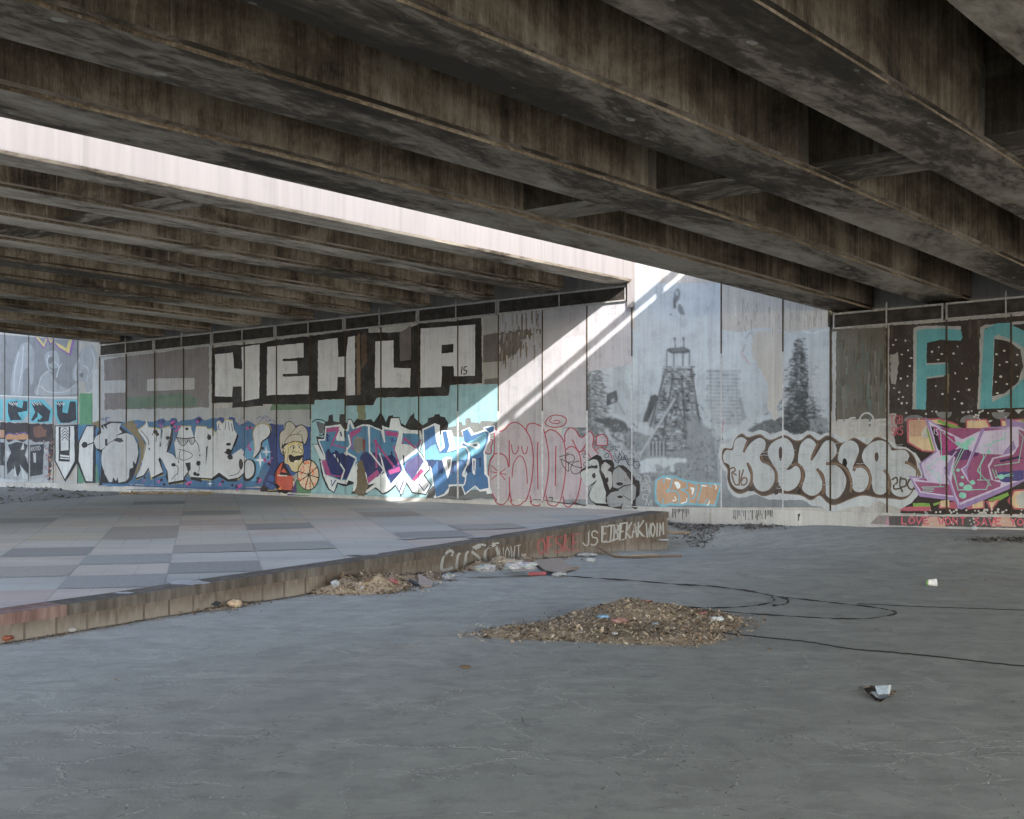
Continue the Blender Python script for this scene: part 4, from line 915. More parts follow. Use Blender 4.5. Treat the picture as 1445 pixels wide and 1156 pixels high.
KP = [(530, 310), (590, 270), (630, 230), (620, 160), (640, 200), (655, 275), (700, 280), (800, 300), (785, 500), (815, 290), (910, 265), (925, 330), (870, 555), (940, 590), (985, 650), (960, 460), (1000, 370), (1015, 265), (1150, 265), (1190, 400), (1215, 265), (1330, 270), (1350, 300), (1400, 290), (1440, 340), (1460, 310), (1450, 220), (1480, 200), (1520, 240), (1560, 190), (1640, 200), (1655, 300), (1690, 360), (1640, 490), (1590, 620), (1740, 520), (1770, 560), (1760, 600), (1800, 640), (1770, 680), (1770, 800), (1700, 860), (1590, 880), (1480, 800), (1390, 870), (1280, 860), (1150, 850), (1120, 790), (1070, 850), (1060, 900), (890, 915), (880, 790), (770, 630), (825, 800), (690, 860), (660, 740), (600, 830), (470, 880), (560, 780), (640, 480), (600, 400)]
a.fill(YL, [(x + (12 if i % 2 else -6), y + 26) if y > 500 else (x, y - 12) for i, (x, y) in enumerate(KP)], ro=.3)
a.fill(OL, [(x + 10, y + 16) for x, y in KP], ro=.2)
W3 = (148, 153, 160)
a.fill(W3, KP, ro=.15)
for q in ([(790, 620), (840, 700), (880, 790), (890, 920), (830, 800), (770, 650)], [(1085, 690), (1145, 680), (1150, 760), (1120, 800)], [(925, 300), (945, 290), (940, 420), (900, 540), (870, 555)], [(785, 500), (805, 420), (810, 300), (825, 300), (800, 500)], [(690, 860), (820, 795), (830, 820), (720, 870)], [(890, 915), (1065, 885), (1065, 912), (890, 945)], [(1145, 855), (1275, 870), (1280, 915), (1150, 880)], [(1390, 870), (1480, 805), (1590, 880), (1700, 865), (1690, 905), (1580, 905), (1480, 850), (1400, 895)], [(1640, 490), (1695, 350), (1710, 370), (1665, 500)], [(1330, 500), (1350, 490), (1340, 600), (1325, 720)]): a.fill(OL, q, ro=.15)
a.fill(BL, [(930, 460), (955, 480), (950, 570), (910, 550)], ro=0).fill(BL, [(800, 650), (850, 720), (870, 800), (850, 880), (830, 790)], ro=0)
for x, y, rx, ry in ((738, 325, 28, 26), (760, 355, 22, 20), (880, 395, 24, 22), (950, 710, 28, 22), (1240, 690, 28, 30), (1200, 815, 22, 26), (1235, 825, 24, 18), (1365, 390, 26, 30), (1590, 560, 36, 40), (1610, 620, 34, 28), (1590, 470, 30, 16), (1735, 700, 26, 60), (705, 355, 8, 10), (668, 525, 9, 12), (1105, 290, 20, 16), (1255, 600, 7, 12), (1550, 565, 10, 10)): a.dot(OL, x, y, rx, ry, 9)
for q in ([(760, 360), (750, 400), (745, 440)], [(890, 420), (885, 460), (870, 490)], [(955, 700), (1000, 740), (995, 810), (960, 840), (930, 880)], [(1245, 720), (1250, 760), (1235, 800)], [(570, 310), (620, 370), (655, 420), (660, 480)], [(600, 430), (625, 460)], [(1735, 730), (1710, 800), (1650, 830), (1600, 840)], [(1370, 400), (1375, 370), (1345, 350)], [(1010, 530), (1080, 545), (1160, 580), (1160, 620), (1080, 655), (1025, 640), (1015, 590), (1030, 545)], [(1000, 620), (1010, 690)], [(870, 560), (940, 580), (985, 640)], [(1200, 420), (1240, 490), (1250, 560)], [(1480, 230), (1475, 290), (1500, 300)], [(1560, 210), (1550, 300)], [(1590, 210), (1600, 310)], [(1625, 230), (1640, 320)]): a.line(OL, 7, q)
a.fill((128, 132, 136), [(985, 395), (1090, 400), (1190, 395), (1200, 440), (1160, 475), (1130, 440), (1070, 490), (1020, 460)], ro=.1).line(OL, 8, [(985, 395), (1020, 460), (1060, 490), (1100, 460), (1120, 420)]).line(OL, 8, [(1130, 420), (1160, 475), (1195, 440), (1195, 395)]).line(OL, 12, [(985, 392), (1090, 405), (1195, 390)])
for i in range(7): a.line(OL, 4, [(1005 + i * 24, 405), (1020 + i * 24, 450)], sm=False)
# exclamation mark
EX = [(1890, 430), (1880, 340), (1920, 260), (1990, 235), (2055, 260), (2075, 330), (2040, 390), (1975, 440), (1955, 530), (1910, 600), (1880, 620), (1895, 540)]
a.fill(YL, [(x + (16 if x > 1950 else -8), y + (14 if y > 400 else -10)) for x, y in EX], sm=True).fill(OL, [(x + 14, y + 10) for x, y in EX], sm=True).fill(W3, EX, sm=True)
a.fill(OL, [(1800, 670), (1860, 650), (1905, 700), (1900, 830), (1830, 900), (1760, 870)], sm=True).fill(W3, [(1790, 680), (1850, 660), (1888, 720), (1880, 820), (1820, 870), (1785, 840)], sm=True)
a.star((170, 178, 186), 1960, 655, 90); a.star((150, 158, 170), 2030, 560, 75); a.star((150, 165, 176), 1375, 930, 40)
PK = (140, 54, 116)
for i in range(70):
    cx, cy = a.rng.choice([(510, 220), (810, 220), (950, 230), (975, 290), (1240, 210), (600, 890), (800, 880), (1130, 920), (1500, 920), (1690, 960), (1840, 490), (1830, 270), (2065, 620), (1990, 520), (1960, 880), (1750, 230), (2040, 680), (1940, 960)])
    a.dot(PK if i % 3 else (46, 30, 46), cx + a.rng.gauss(0, 24), cy + a.rng.gauss(0, 24), a.rng.uniform(7, 20), None, 8)
for x, y, r in ((2090, 870, 42), (2050, 940, 32), (2100, 970, 34)): a.dot((34, 34, 56), x, y, r + 8).dot((46, 70, 120), x, y, r)
a.fill((44, 34, 38), [(1960, 980), (2000, 930), (2060, 1000), (2180, 1010), (2180, 1030), (1960, 1015)], ro=.8).line((120, 112, 60), 10, [(2050, 1005), (2110, 1010), (2150, 980)], sm=False)
a.line((52, 60, 108), 6, [(1910, 180), (1960, 150), (1990, 170), (2010, 140), (2060, 160), (2070, 200), (2110, 190), (2130, 220)]).line((52, 60, 108), 5, [(1960, 200), (2010, 160), (2050, 210), (2090, 170)])
for i in range(16): a.line((64, 74, 110), 5, [(100 + a.rng.random() * 120, 150 + a.rng.random() * 70), (100 + a.rng.random() * 120, 150 + a.rng.random() * 70)], sm=False)
a.done('graffiti_piece', 'cartoon white letters on blue reading KANE with an exclamation mark')
# --- painted cook with pizza
a = Art(KL, CS, 41, off=.0062, step=.00003)
a.fill((44, 66, 118), [(160, 300), (235, 300), (240, 360), (430, 300), (530, 330), (530, 720), (440, 800), (330, 860), (240, 780), (170, 700)], ro=.6)
SK = (158, 150, 118); HT = (136, 134, 126)
a.fill(OL, [(185, 440), (200, 380), (245, 345), (250, 290), (300, 265), (355, 300), (370, 325), (430, 300), (490, 350), (505, 430), (470, 530), (430, 500), (250, 530), (240, 640), (205, 610), (190, 540)], sm=True)
a.fill(HT, [(193, 440), (208, 385), (250, 350), (262, 292), (302, 274), (348, 305), (365, 335), (428, 310), (482, 352), (496, 430), (462, 515), (430, 480), (250, 500), (236, 620), (208, 600), (197, 530)], sm=True)
a.fill(OL, [(280, 500), (360, 480), (445, 500), (460, 600), (445, 700), (420, 800), (370, 825), (320, 810), (280, 740), (240, 730), (235, 560)], ro=0)
a.fill(SK, [(240, 545), (290, 505), (360, 488), (440, 505), (452, 600), (440, 660), (432, 740), (410, 800), (365, 818), (325, 805), (290, 740), (245, 720), (250, 640), (232, 600)], ro=0)
a.fill((150, 134, 62), [(275, 515), (360, 485), (440, 505), (440, 520), (360, 500), (285, 530)], ro=0).fill((166, 148, 62), [(400, 740), (440, 690), (440, 760), (400, 800), (370, 790)], ro=0)
a.fill(HT, [(245, 490), (300, 420), (400, 405), (435, 430), (440, 490), (350, 478), (260, 510)], ro=0).line(OL, 6, [(245, 490), (300, 425), (400, 408), (435, 435), (440, 490)]).line(OL, 5, [(300, 425), (330, 380), (380, 330)]).line(OL, 5, [(380, 405), (420, 370)])
a.fill(OL, [(288, 640), (310, 625), (350, 650), (385, 640), (430, 635), (440, 625), (445, 650), (410, 690), (360, 690), (340, 715), (305, 705), (290, 670)], ro=0)
a.fill((170, 168, 156), [(350, 702), (385, 692), (395, 703), (362, 712)], ro=0)
a.dot((176, 174, 166), 335, 555, 18, 12).dot((176, 174, 166), 402, 545, 15, 13).dot(OL, 340, 555, 9, 14).dot(OL, 404, 546, 8, 16).line(OL, 6, [(305, 555), (325, 535), (350, 530), (360, 560)]).line(OL, 6, [(385, 530), (410, 515), (425, 540)]).line(OL, 6, [(325, 615), (340, 590), (370, 605), (400, 600), (430, 620), (440, 590), (415, 560)]).line(OL, 6, [(245, 560), (232, 590), (250, 620), (255, 590)])
for q in ([(215, 540), (240, 520), (230, 560), (215, 570)], [(215, 580), (240, 610), (225, 620)], [(225, 500), (235, 540), (210, 560)]): a.fill(OL, q, ro=0)
a.line(OL, 4, [(390, 770), (420, 745)]).line(OL, 4, [(290, 560), (280, 650), (270, 720)])
# red glove
a.fill(OL, [(135, 950), (135, 820), (190, 730), (235, 700), (290, 800), (350, 900), (340, 1020), (270, 1065), (190, 1040), (150, 980)], ro=.2)
a.fill((150, 62, 44), [(145, 940), (150, 830), (205, 730), (225, 715), (195, 850), (330, 860), (345, 930), (320, 1020), (220, 1010), (170, 950)], ro=.2).fill((160, 66, 50), [(205, 820), (235, 775), (275, 830)], ro=0).line((170, 165, 155), 12, [(175, 855), (270, 860)], sm=False).line((170, 165, 155), 10, [(345, 920), (340, 1000), (280, 1060), (200, 1035)]).fill((164, 106, 44), [(175, 1000), (205, 975), (215, 1020), (320, 1020), (270, 1050), (200, 1035)], ro=0).fill((62, 40, 92), [(330, 1010), (375, 900), (385, 1070), (300, 1075), (280, 1060)], ro=.2)
# pizza
a.fill((62, 104, 72), [(375, 900), (530, 960), (530, 1075), (378, 1075)], ro=.5)
a.fill(OL, [(505 + 122 * math.cos(t * .3142), 850 + 172 * math.sin(t * .3142)) for t in range(20)], ro=0).fill((166, 150, 130), [(503 + 112 * math.cos(t * .3142), 850 + 160 * math.sin(t * .3142)) for t in range(20)], ro=0)
for i in range(46):
    t = a.rng.random() * 6.283; r = a.rng.uniform(.45, .93); a.dot((184, 92, 54), 503 + 112 * r * math.cos(t), 850 + 160 * r * math.sin(t), a.rng.uniform(6, 12), None, 7)
for t in (.2, 1.0, 1.9, 2.7, 3.4, 4.2, 5.0, 5.7): a.line(OL, 9, [(510, 850), (506 + 116 * math.cos(t), 850 + 165 * math.sin(t))], sm=False)
a.fill((168, 150, 130), [(455, 740), (500, 730), (510, 830), (480, 820)], ro=0)
a.done('graffiti_piece', 'painted moustached cook in a tall hat beside a red glove and a pizza')
# --- KBOM
a = Art(KG, CN, 43, off=.0062)
CY = (90, 148, 168)
a.fill(CY, [(325, 850), (400, 800), (520, 805), (620, 845), (780, 870), (960, 875), (1000, 890), (975, 1000), (940, 1120), (800, 1110), (650, 1100), (560, 1115), (480, 1105), (400, 1130), (325, 1080), (315, 960)], ro=.2)
a.fill((152, 124, 100), [(345, 855), (400, 825), (510, 825), (620, 865), (780, 890), (960, 895), (980, 905), (955, 1000), (925, 1100), (800, 1090), (660, 1080), (580, 1095), (480, 1080), (400, 1105), (345, 1060), (335, 960)], ro=.2)
for q in ([(415, 820), (410, 880)], [(500, 815), (480, 920), (440, 965), (530, 960), (570, 1020), (560, 1090)], [(400, 1040), (410, 1110)], [(640, 860), (650, 930), (590, 945), (650, 980), (670, 1050), (620, 1095)], [(790, 880), (785, 960), (740, 1100)], [(680, 870), (740, 900), (730, 1000), (700, 1040)], [(860, 1040), (830, 1085)], [(870, 880), (890, 920)]): a.line(CY, 14, q)
for q in ([(520, 870), (560, 870), (580, 910), (555, 940), (535, 910)], [(680, 925), (720, 930), (715, 970), (700, 1000), (695, 950)]): a.fill((190, 200, 204), q, sm=True)
for q in ([(505, 1060), (535, 1050), (525, 1020)], [(590, 1085), (640, 1070), (645, 1035)], [(800, 905), (850, 910)], [(930, 890), (945, 910), (940, 940)], [(855, 1105), (870, 1085), (875, 1060)], [(435, 830), (480, 840)]): a.line((190, 200, 204), 12, q, taper=.4)
a.drips((44, 40, 40), [(515, 1120), (530, 1122), (545, 1125), (560, 1124), (580, 1126), (600, 1124), (622, 1122), (640, 1120)], 6, (15, 60))
a.done('graffiti_piece', 'small tan bubble letters with light blue outline reading KBOM')
# --- KEKLA
a = Art(KG * 1.05, CH_, 47, off=.0062, step=.00003)
HL = (142, 150, 156)
a.fill(HL, [(80, 460), (100, 340), (200, 300), (300, 200), (400, 160), (500, 180), (600, 150), (690, 170), (720, 210), (790, 190), (910, 150), (1020, 210), (1100, 210), (1200, 150), (1300, 180), (1360, 220), (1450, 180), (1560, 200), (1650, 260), (1720, 300), (1800, 250), (1900, 240), (1990, 260), (2060, 250), (2160, 240), (2250, 290), (2330, 360), (2430, 370), (2560, 440), (2630, 560), (2640, 800), (2600, 960), (2480, 1080), (2380, 1140), (2200, 1080), (2100, 1040), (1950, 1120), (1800, 1100), (1600, 1160), (1470, 1190), (1380, 1110), (1250, 1100), (1150, 1030), (900, 1030), (700, 1020), (540, 960), (350, 1010), (240, 960), (190, 850), (170, 680), (100, 580)], ro=.8)
OB = (58, 48, 42); BR = (88, 70, 56)
BP = [(130, 480), (150, 380), (250, 380), (290, 270), (370, 195), (450, 240), (600, 205), (680, 260), (760, 270), (910, 215), (1040, 280), (1130, 270), (1220, 205), (1330, 280), (1440, 220), (1540, 260), (1610, 310), (1700, 290), (1790, 250), (1900, 310), (1960, 330), (2060, 240), (2180, 280), (2290, 380), (2420, 390), (2510, 450), (2560, 560), (2560, 760), (2500, 930), (2400, 1010), (2250, 1000), (2080, 990), (1900, 960), (1750, 1000), (1550, 1080), (1450, 1050), (1350, 960), (1240, 1020), (1120, 960), (930, 940), (800, 930), (640, 970), (500, 900), (350, 940), (250, 880), (200, 760), (200, 640), (150, 560)]
a.fill(OB, BP, sm=True)
a.line(BR, 16, [(x, y + 6) for x, y in BP], closed=True)
SI = (138, 145, 150)
def blob(p): a.fill(BR, [(x + (10 if i % 2 else -6), y + 8) for i, (x, y) in enumerate(p)], sm=True); a.fill(SI, p, sm=True)
blob([(140, 470), (180, 400), (260, 400), (290, 280), (370, 240), (440, 290), (420, 380), (400, 440), (480, 320), (590, 250), (665, 290), (660, 390), (600, 470), (620, 550), (720, 600), (780, 680), (780, 800), (720, 890), (640, 920), (560, 890), (510, 790), (480, 650), (430, 570), (480, 720), (460, 830), (380, 890), (290, 870), (230, 780), (220, 600), (150, 550)])
blob([(700, 450), (730, 340), (820, 270), (920, 250), (1000, 320), (1030, 450), (1000, 560), (930, 650), (990, 640), (1050, 600), (1100, 640), (1110, 750), (1060, 860), (960, 915), (880, 890), (830, 800), (820, 680), (760, 580)])
blob([(1090, 420), (1120, 320), (1200, 255), (1280, 290), (1310, 370), (1260, 480), (1250, 540), (1320, 440), (1400, 310), (1470, 280), (1540, 320), (1560, 440), (1480, 560), (1540, 590), (1620, 640), (1680, 760), (1660, 900), (1580, 1000), (1500, 1010), (1430, 960), (1420, 820), (1330, 660), (1380, 780), (1370, 900), (1290, 970), (1200, 960), (1130, 880), (1170, 720), (1130, 600), (1080, 560)])
a.T(*CI)
blob([(275, 500), (310, 400), (400, 345), (480, 370), (515, 460), (480, 560), (445, 660), (500, 660), (570, 660), (620, 720), (625, 830), (580, 920), (510, 945), (445, 910), (430, 800), (380, 660), (280, 590)])
blob([(860, 560), (900, 480), (960, 455), (1050, 460), (1100, 520), (1080, 590), (1150, 640), (1200, 750), (1170, 880), (1100, 970), (1000, 1000), (900, 950), (870, 820), (840, 700)])
blob([(550, 520), (590, 430), (680, 360), (780, 345), (860, 390), (900, 470), (960, 520), (950, 640), (870, 720), (880, 820), (850, 920), (770, 975), (690, 940), (655, 800), (640, 690), (575, 610)])
a.fill(SI, [(830, 470), (960, 470), (1060, 520), (1080, 600), (1000, 720), (880, 700), (830, 600)], sm=True)
a.dot(OB, 720, 535, 22, 55).dot((14, 12, 12), 348, 608, 28, 55, 8)
for q in ([(30, 680), (75, 750), (110, 850), (100, 940)], [(140, 615), (240, 615), (340, 660), (400, 740), (425, 850), (415, 940)], [(455, 690), (480, 650), (560, 650), (620, 700), (650, 800), (620, 910)], [(810, 690), (850, 750), (875, 850), (860, 970)], [(1060, 600), (1120, 620), (1190, 680), (1220, 750)]): a.line(BR, 34, q).line((110, 92, 74), 8, q)
for q in ([(900, 800), (950, 775), (960, 830), (920, 870), (930, 910), (1000, 900)], [(1000, 770), (990, 860), (1020, 940)], [(1000, 790), (1060, 800), (1060, 870), (1000, 890)], [(1090, 810), (1130, 790), (1180, 830), (1170, 900), (1110, 910), (1080, 860), (1100, 810)]): a.line(OB, 20, q)
a.T(*CH_)
a.dot(OB, 860, 440, 24, 92).line(BR, 30, [(445, 570), (490, 650), (500, 760), (480, 850)]).line(BR, 30, [(620, 480), (640, 540), (740, 590), (805, 680), (810, 800)]).line(BR, 30, [(1000, 600), (1060, 575), (1120, 620), (1140, 740), (1100, 860)]).line(BR, 30, [(440, 300), (420, 360), (400, 420)]).line(BR, 30, [(1330, 320), (1270, 450), (1250, 520)]).line(BR, 30, [(1330, 650), (1390, 720), (1410, 850), (1390, 950)])
for q in ([(230, 640), (270, 620), (290, 660), (250, 690), (270, 800)], [(270, 690), (310, 720)], [(345, 660), (340, 830), (345, 840)], [(395, 650), (360, 780), (380, 840), (430, 820), (435, 760), (395, 750), (370, 790)], [(270, 800), (300, 840), (340, 830)]): a.line(BR, 18, q)
for x, y in ((490, 890), (805, 930), (1090, 920)): a.dot((40, 34, 32), x, y, 30, 34)
for i in range(60):
    x = a.rng.choice([320, 620, 660, 900, 960, 1200, 1500, 1760, 1820, 2120, 2300]) + a.rng.uniform(-60, 60); y = a.rng.uniform(300, 880)
    a.line((124, 131, 138), 7, [(x - 45, y), (x, y + 6), (x + 45, y - 2)])
a.done('graffiti_piece', 'fat silver letters with brown outlines and pale halo reading KEKLA')
# --- right field under the nearer bridge: dark ground, FD, purple piece, slogan
a = Art(KR, CK, 51, off=.0012, step=.00003)
DG = (40, 33, 30)
a.fill((74, 72, 66), [(30, 236), (440, 212), (440, 880), (60, 890), (40, 800)], ro=.8)
for i in range(70):
    x = a.rng.uniform(60, 430); y = a.rng.uniform(240, 760); c = a.rng.choice([(64, 61, 55), (82, 82, 77), (66, 78, 74), (88, 89, 85), (58, 54, 49), (66, 84, 80)]); a.line(c, a.rng.uniform(4, 18), [(x, y), (x + a.rng.uniform(-5, 5), y + a.rng.uniform(40, 200))], sm=False, taper=.6)
a.fill((132, 138, 142), [(48, 250), (78, 245), (72, 900), (50, 900)], ro=.6)
a.fill(DG, [(465, 205), (640, 195), (1450, 130), (1450, 815), (465, 845)], ro=.6)
a.fill((112, 112, 110), [(470, 420), (530, 400), (535, 480), (510, 630), (475, 620)], ro=1.2)
TQ = (62, 124, 134); PL = (122, 126, 128)
a.fill(PL, [(640, 222), (700, 205), (870, 205), (985, 210), (990, 235), (690, 240), (672, 400), (665, 815), (632, 815), (640, 500)], ro=.5)
a.fill(TQ, [(664, 242), (720, 228), (870, 225), (985, 235), (998, 290), (985, 315), (840, 308), (738, 330), (735, 480), (890, 475), (895, 560), (738, 590), (730, 815), (660, 815)], ro=.4)
a.line(PL, 12, [(738, 485), (870, 478)], sm=False).line(PL, 12, [(738, 585), (860, 570)], sm=False)
a.fill(PL, [(1125, 215), (1160, 200), (1450, 170), (1450, 190), (1160, 225), (1130, 815), (1105, 815), (1120, 500)], ro=.5)
a.fill(TQ, [(1155, 232), (1250, 188), (1330, 185), (1450, 245), (1450, 800), (1125, 812), (1140, 500)], ro=.4)
a.fill(PL, [(1228, 285), (1260, 272), (1340, 300), (1450, 370), (1450, 580), (1330, 705), (1215, 762), (1210, 740)], ro=.6).fill(DG, [(1230, 300), (1330, 318), (1420, 380), (1440, 500), (1400, 620), (1300, 700), (1212, 718), (1225, 500)], ro=.4)
for x, y in ((512, 308), (582, 314), (492, 345), (602, 385), (555, 415), (614, 498), (598, 574), (548, 590), (597, 642), (537, 690), (565, 725), (533, 740), (592, 768), (556, 770), (825, 362), (776, 395), (846, 411), (820, 453), (803, 645), (852, 703), (962, 357), (932, 408), (994, 481), (945, 551), (1027, 590), (967, 684), (1046, 672), (940, 740), (993, 771), (1245, 413), (1302, 388), (1268, 491), (1320, 470), (1276, 576), (1240, 614), (1322, 630), (1252, 696), (1396, 417), (1390, 491), (1399, 575), (500, 660), (625, 440)): a.dot((150, 152, 148), x, y, a.rng.uniform(6, 11), a.rng.uniform(5, 9), 8)
for x0 in (1105, 1040, 470): a.fill((58, 50, 42), [(x0, 160), (x0 + 26, 158), (x0 + 20, 300), (x0 + 4, 290)], ro=1)
a.fill((120, 104, 88), [(880, 565), (900, 555), (895, 700), (882, 690)], ro=.6)
a.done('block_letters', 'turquoise block letters FD on a dark ground with white dots')
a = Art(KR, CJ, 53, off=.0030, step=.00002)
a.fill(DG, [(0, 75), (60, 50), (100, 70), (180, 35), (280, 70), (360, 30), (450, 45), (540, 25), (600, 75), (660, 35), (760, 70), (840, 25), (940, 75), (1040, 30), (1110, 80), (1160, 50), (1160, 1000), (40, 1000), (40, 600), (-20, 300)], ro=.4)
sc = [(-20, 60), (40, 32), (95, 70), (150, 35), (210, 30), (275, 68), (330, 30), (400, 22), (450, 45), (520, 15), (565, 30), (602, 78), (650, 35), (710, 30), (762, 70), (810, 25), (880, 25), (942, 78), (985, 35), (1050, 32), (1108, 80), (1160, 45)]
for p, q, r in ((sc[0], sc[1], sc[2]), (sc[2], sc[3], sc[5]), (sc[5], sc[7], sc[8]), (sc[8], sc[9], sc[11]), (sc[11], sc[12], sc[14]), (sc[14], sc[15], sc[17]), (sc[17], sc[18], sc[20]), (sc[20], sc[21], (1160, 44))): a.line((140, 146, 150), 18, [p, ((p[0] * .6 + r[0] * .4), q[1] - 4), ((p[0] * .3 + r[0] * .7), q[1] - 2), r])
for x, y, rx, ry in ((432, 75, 72, 60), (945, 80, 84, 62), (165, 155, 100, 55), (670, 165, 95, 65)): a.fill((92, 94, 98), [(x + rx * math.cos(t * .3927), y + (ry * math.sin(t * .3927) if (math.sin(t * .3927) > 0) == (y < 100) else 6 * math.sin(t * .3927))) for t in range(16)], ro=0)
PKR = (140, 66, 82); CR = (166, 146, 114)
for q in ([(95, 135), (400, 130), (560, 185), (560, 440), (340, 440), (230, 432), (95, 350)], [(625, 140), (820, 135), (860, 210), (820, 330), (630, 300)], [(940, 140), (1160, 135), (1160, 250), (950, 220)]): a.fill(PKR, q, ro=.3)
for q in ([(115, 150), (390, 145), (540, 195), (540, 420), (340, 425), (240, 420), (115, 345)], [(640, 155), (810, 150), (840, 210), (810, 300), (645, 290)], [(955, 155), (1160, 150), (1160, 240), (960, 210)]): a.fill(CR, q, ro=.3)
a.fill((150, 120, 100), [(118, 155), (300, 150), (260, 290), (118, 300)], ro=.5).fill((142, 144, 140), [(225, 270), (270, 190), (300, 250), (290, 310), (240, 310)], ro=.6)
a.fill((88, 126, 48), [(380, 140), (660, 240), (650, 262), (560, 250), (370, 165)], ro=.2).fill((88, 126, 48), [(268, 220), (285, 225), (340, 420), (325, 425)], ro=.2).fill((88, 126, 48), [(330, 905), (445, 870), (470, 880), (340, 925)], ro=.2).fill((88, 126, 48), [(150, 900), (300, 900), (310, 930), (190, 960), (150, 935)], ro=.4).fill((88, 126, 48), [(830, 870), (1010, 800), (1020, 830), (870, 910)], ro=.3).fill((88, 126, 48), [(1120, 140), (1160, 150), (1160, 165), (1120, 160)], ro=0)
a.fill((34, 28, 32), [(300, 170), (420, 190), (640, 260), (600, 300), (380, 260)], ro=.2)
for q in ([(40, 940), (130, 930), (310, 930), (310, 970), (30, 970)], [(385, 900), (560, 880), (560, 950), (385, 945)], [(640, 920), (800, 880), (800, 950), (640, 955)], [(810, 880), (880, 880), (940, 860), (860, 980)], [(1005, 880), (1060, 780), (1160, 770), (1160, 960), (1060, 955)]): a.fill(PKR, q, ro=.4)
for q in ([(400, 880), (480, 870), (480, 935), (400, 935)], [(690, 900), (785, 880), (785, 940), (690, 945)], [(835, 890), (880, 890), (915, 870), (860, 950)], [(1030, 890), (1070, 795), (1160, 785), (1160, 945), (1070, 940)]): a.fill(CR, q, ro=.3)
a.fill((140, 144, 142), [(1085, 850), (1130, 800), (1160, 810), (1160, 930), (1110, 930)], sm=True)
for i in range(60): a.dot((140, 142, 142), a.rng.choice([a.rng.uniform(60, 560), a.rng.uniform(700, 1000), a.rng.uniform(480, 1150)]), a.rng.choice([a.rng.uniform(60, 165), a.rng.uniform(955, 1000)]), a.rng.uniform(7, 13), None, 8)
a.done('painted_field', 'dark dotted ground with cream boxes behind the pink letters')
a = Art(KR, CJ, 54, off=.0094, step=.00002)
LV = (116, 98, 142); LH = (152, 146, 172); MA = (116, 60, 96)
PP = [(258, 118), (340, 170), (600, 290), (790, 215), (1000, 200), (985, 130), (1160, 170), (1160, 700), (1050, 760), (590, 960), (555, 945), (530, 880), (210, 840), (112, 652), (250, 670), (205, 540), (355, 430)]
a.fill(LV, PP, ro=.2)
PI = [(290, 150), (350, 190), (600, 305), (770, 235), (1110, 205), (1160, 230), (1160, 690), (1050, 720), (580, 915), (545, 850), (215, 805), (135, 665), (268, 690), (225, 545), (368, 435), (300, 180)]
a.fill(LH, PI, ro=.2).fill(MA, [(310, 180), (360, 205), (600, 320), (750, 250), (1085, 222), (1070, 330), (1090, 390), (1050, 440), (870, 490), (830, 560), (860, 690), (950, 715), (940, 750), (575, 895), (540, 830), (480, 660), (420, 580), (540, 440), (500, 700), (530, 835), (225, 795), (150, 680), (280, 700), (240, 550), (380, 440)], ro=.2)
a.fill(MA, [(885, 500), (1060, 460), (1110, 380), (1110, 230), (1160, 250), (1160, 680), (1050, 700), (880, 690), (845, 570)], ro=.2)
a.fill((130, 44, 100), [(330, 200), (520, 300), (560, 390), (480, 460), (400, 470), (380, 330)], ro=1.2).fill((36, 26, 34), [(315, 195), (350, 220), (420, 420), (380, 420), (350, 330)], ro=.5).fill((76, 42, 84), [(440, 430), (620, 400), (760, 450), (740, 480), (600, 510), (480, 470)], ro=1.5).fill((44, 34, 66), [(940, 510), (1100, 470), (1150, 490), (950, 530)], ro=1).fill((54, 52, 104), [(900, 620), (1160, 600), (1160, 690), (960, 710)], ro=1.5)
a.fill(LV, [(590, 590), (640, 560), (760, 240), (800, 215), (790, 260), (640, 600), (655, 700)], ro=.2).line(LH, 8, [(755, 255), (640, 555), (590, 590), (655, 700)], sm=False)
a.fill(LV, [(420, 580), (530, 440), (500, 560), (480, 660), (560, 930), (520, 840)], ro=.2).line(LH, 8, [(545, 430), (425, 580), (490, 690), (565, 915)], sm=False)
a.fill(LV, [(960, 460), (1060, 330), (1085, 400), (1030, 450)], ro=.2)
TE = (100, 160, 148)
for q in ([(400, 220), (410, 480), (280, 575), (385, 635), (400, 745), (435, 750), (230, 755)], [(420, 260), (560, 380), (700, 300)], [(240, 770), (340, 772)], [(240, 790), (330, 792)], [(620, 400), (520, 600), (560, 780), (820, 775)], [(600, 390), (505, 600), (545, 720)], [(985, 260), (985, 310), (780, 390), (790, 490), (735, 605), (860, 740), (830, 745)], [(880, 330), (760, 560), (765, 690)], [(735, 690), (845, 690), (815, 775)], [(890, 560), (1110, 530), (1150, 300), (1100, 240)], [(900, 600), (920, 660), (1060, 650)], [(870, 590), (900, 670), (1050, 630)], [(290, 580), (390, 700)]): a.line(TE, 7, q, sm=False)
for x, y, r in ((560, 360, 22), (610, 380, 34), (650, 350, 30), (690, 320, 24), (630, 400, 24), (440, 490, 28), (600, 665, 16), (590, 730, 22), (690, 712, 26), (650, 760, 40), (600, 830, 36), (840, 440, 20), (560, 600, 18), (950, 660, 30)): a.dot(TE, x, y, r, r * .8, 9)
write(a, (156, 160, 168), 7, 'NTS', (812, 275), (915, 265), 48); write(a, (156, 150, 168), 7, 'IS', (335, 225), (385, 235), 50)
if 0: a.dot((140, 142, 142), a.rng.choice([a.rng.uniform(60, 560), a.rng.uniform(700, 1000), a.rng.uniform(480, 1150)]), a.rng.choice([a.rng.uniform(60, 165), a.rng.uniform(965, 1000)]), a.rng.uniform(7, 13), None, 8)
a.done('graffiti_piece', 'jagged pink and lilac lettering with turquoise lines')
a = Art(KR, CJ, 57, off=.0036, step=.00002, place=lambda x, y, o: wpx(x, y, o + .0455))
a.fill((62, 60, 62), [(-60, 1014), (1160, 1028), (1160, 1125), (-60, 1100)], ro=.4)
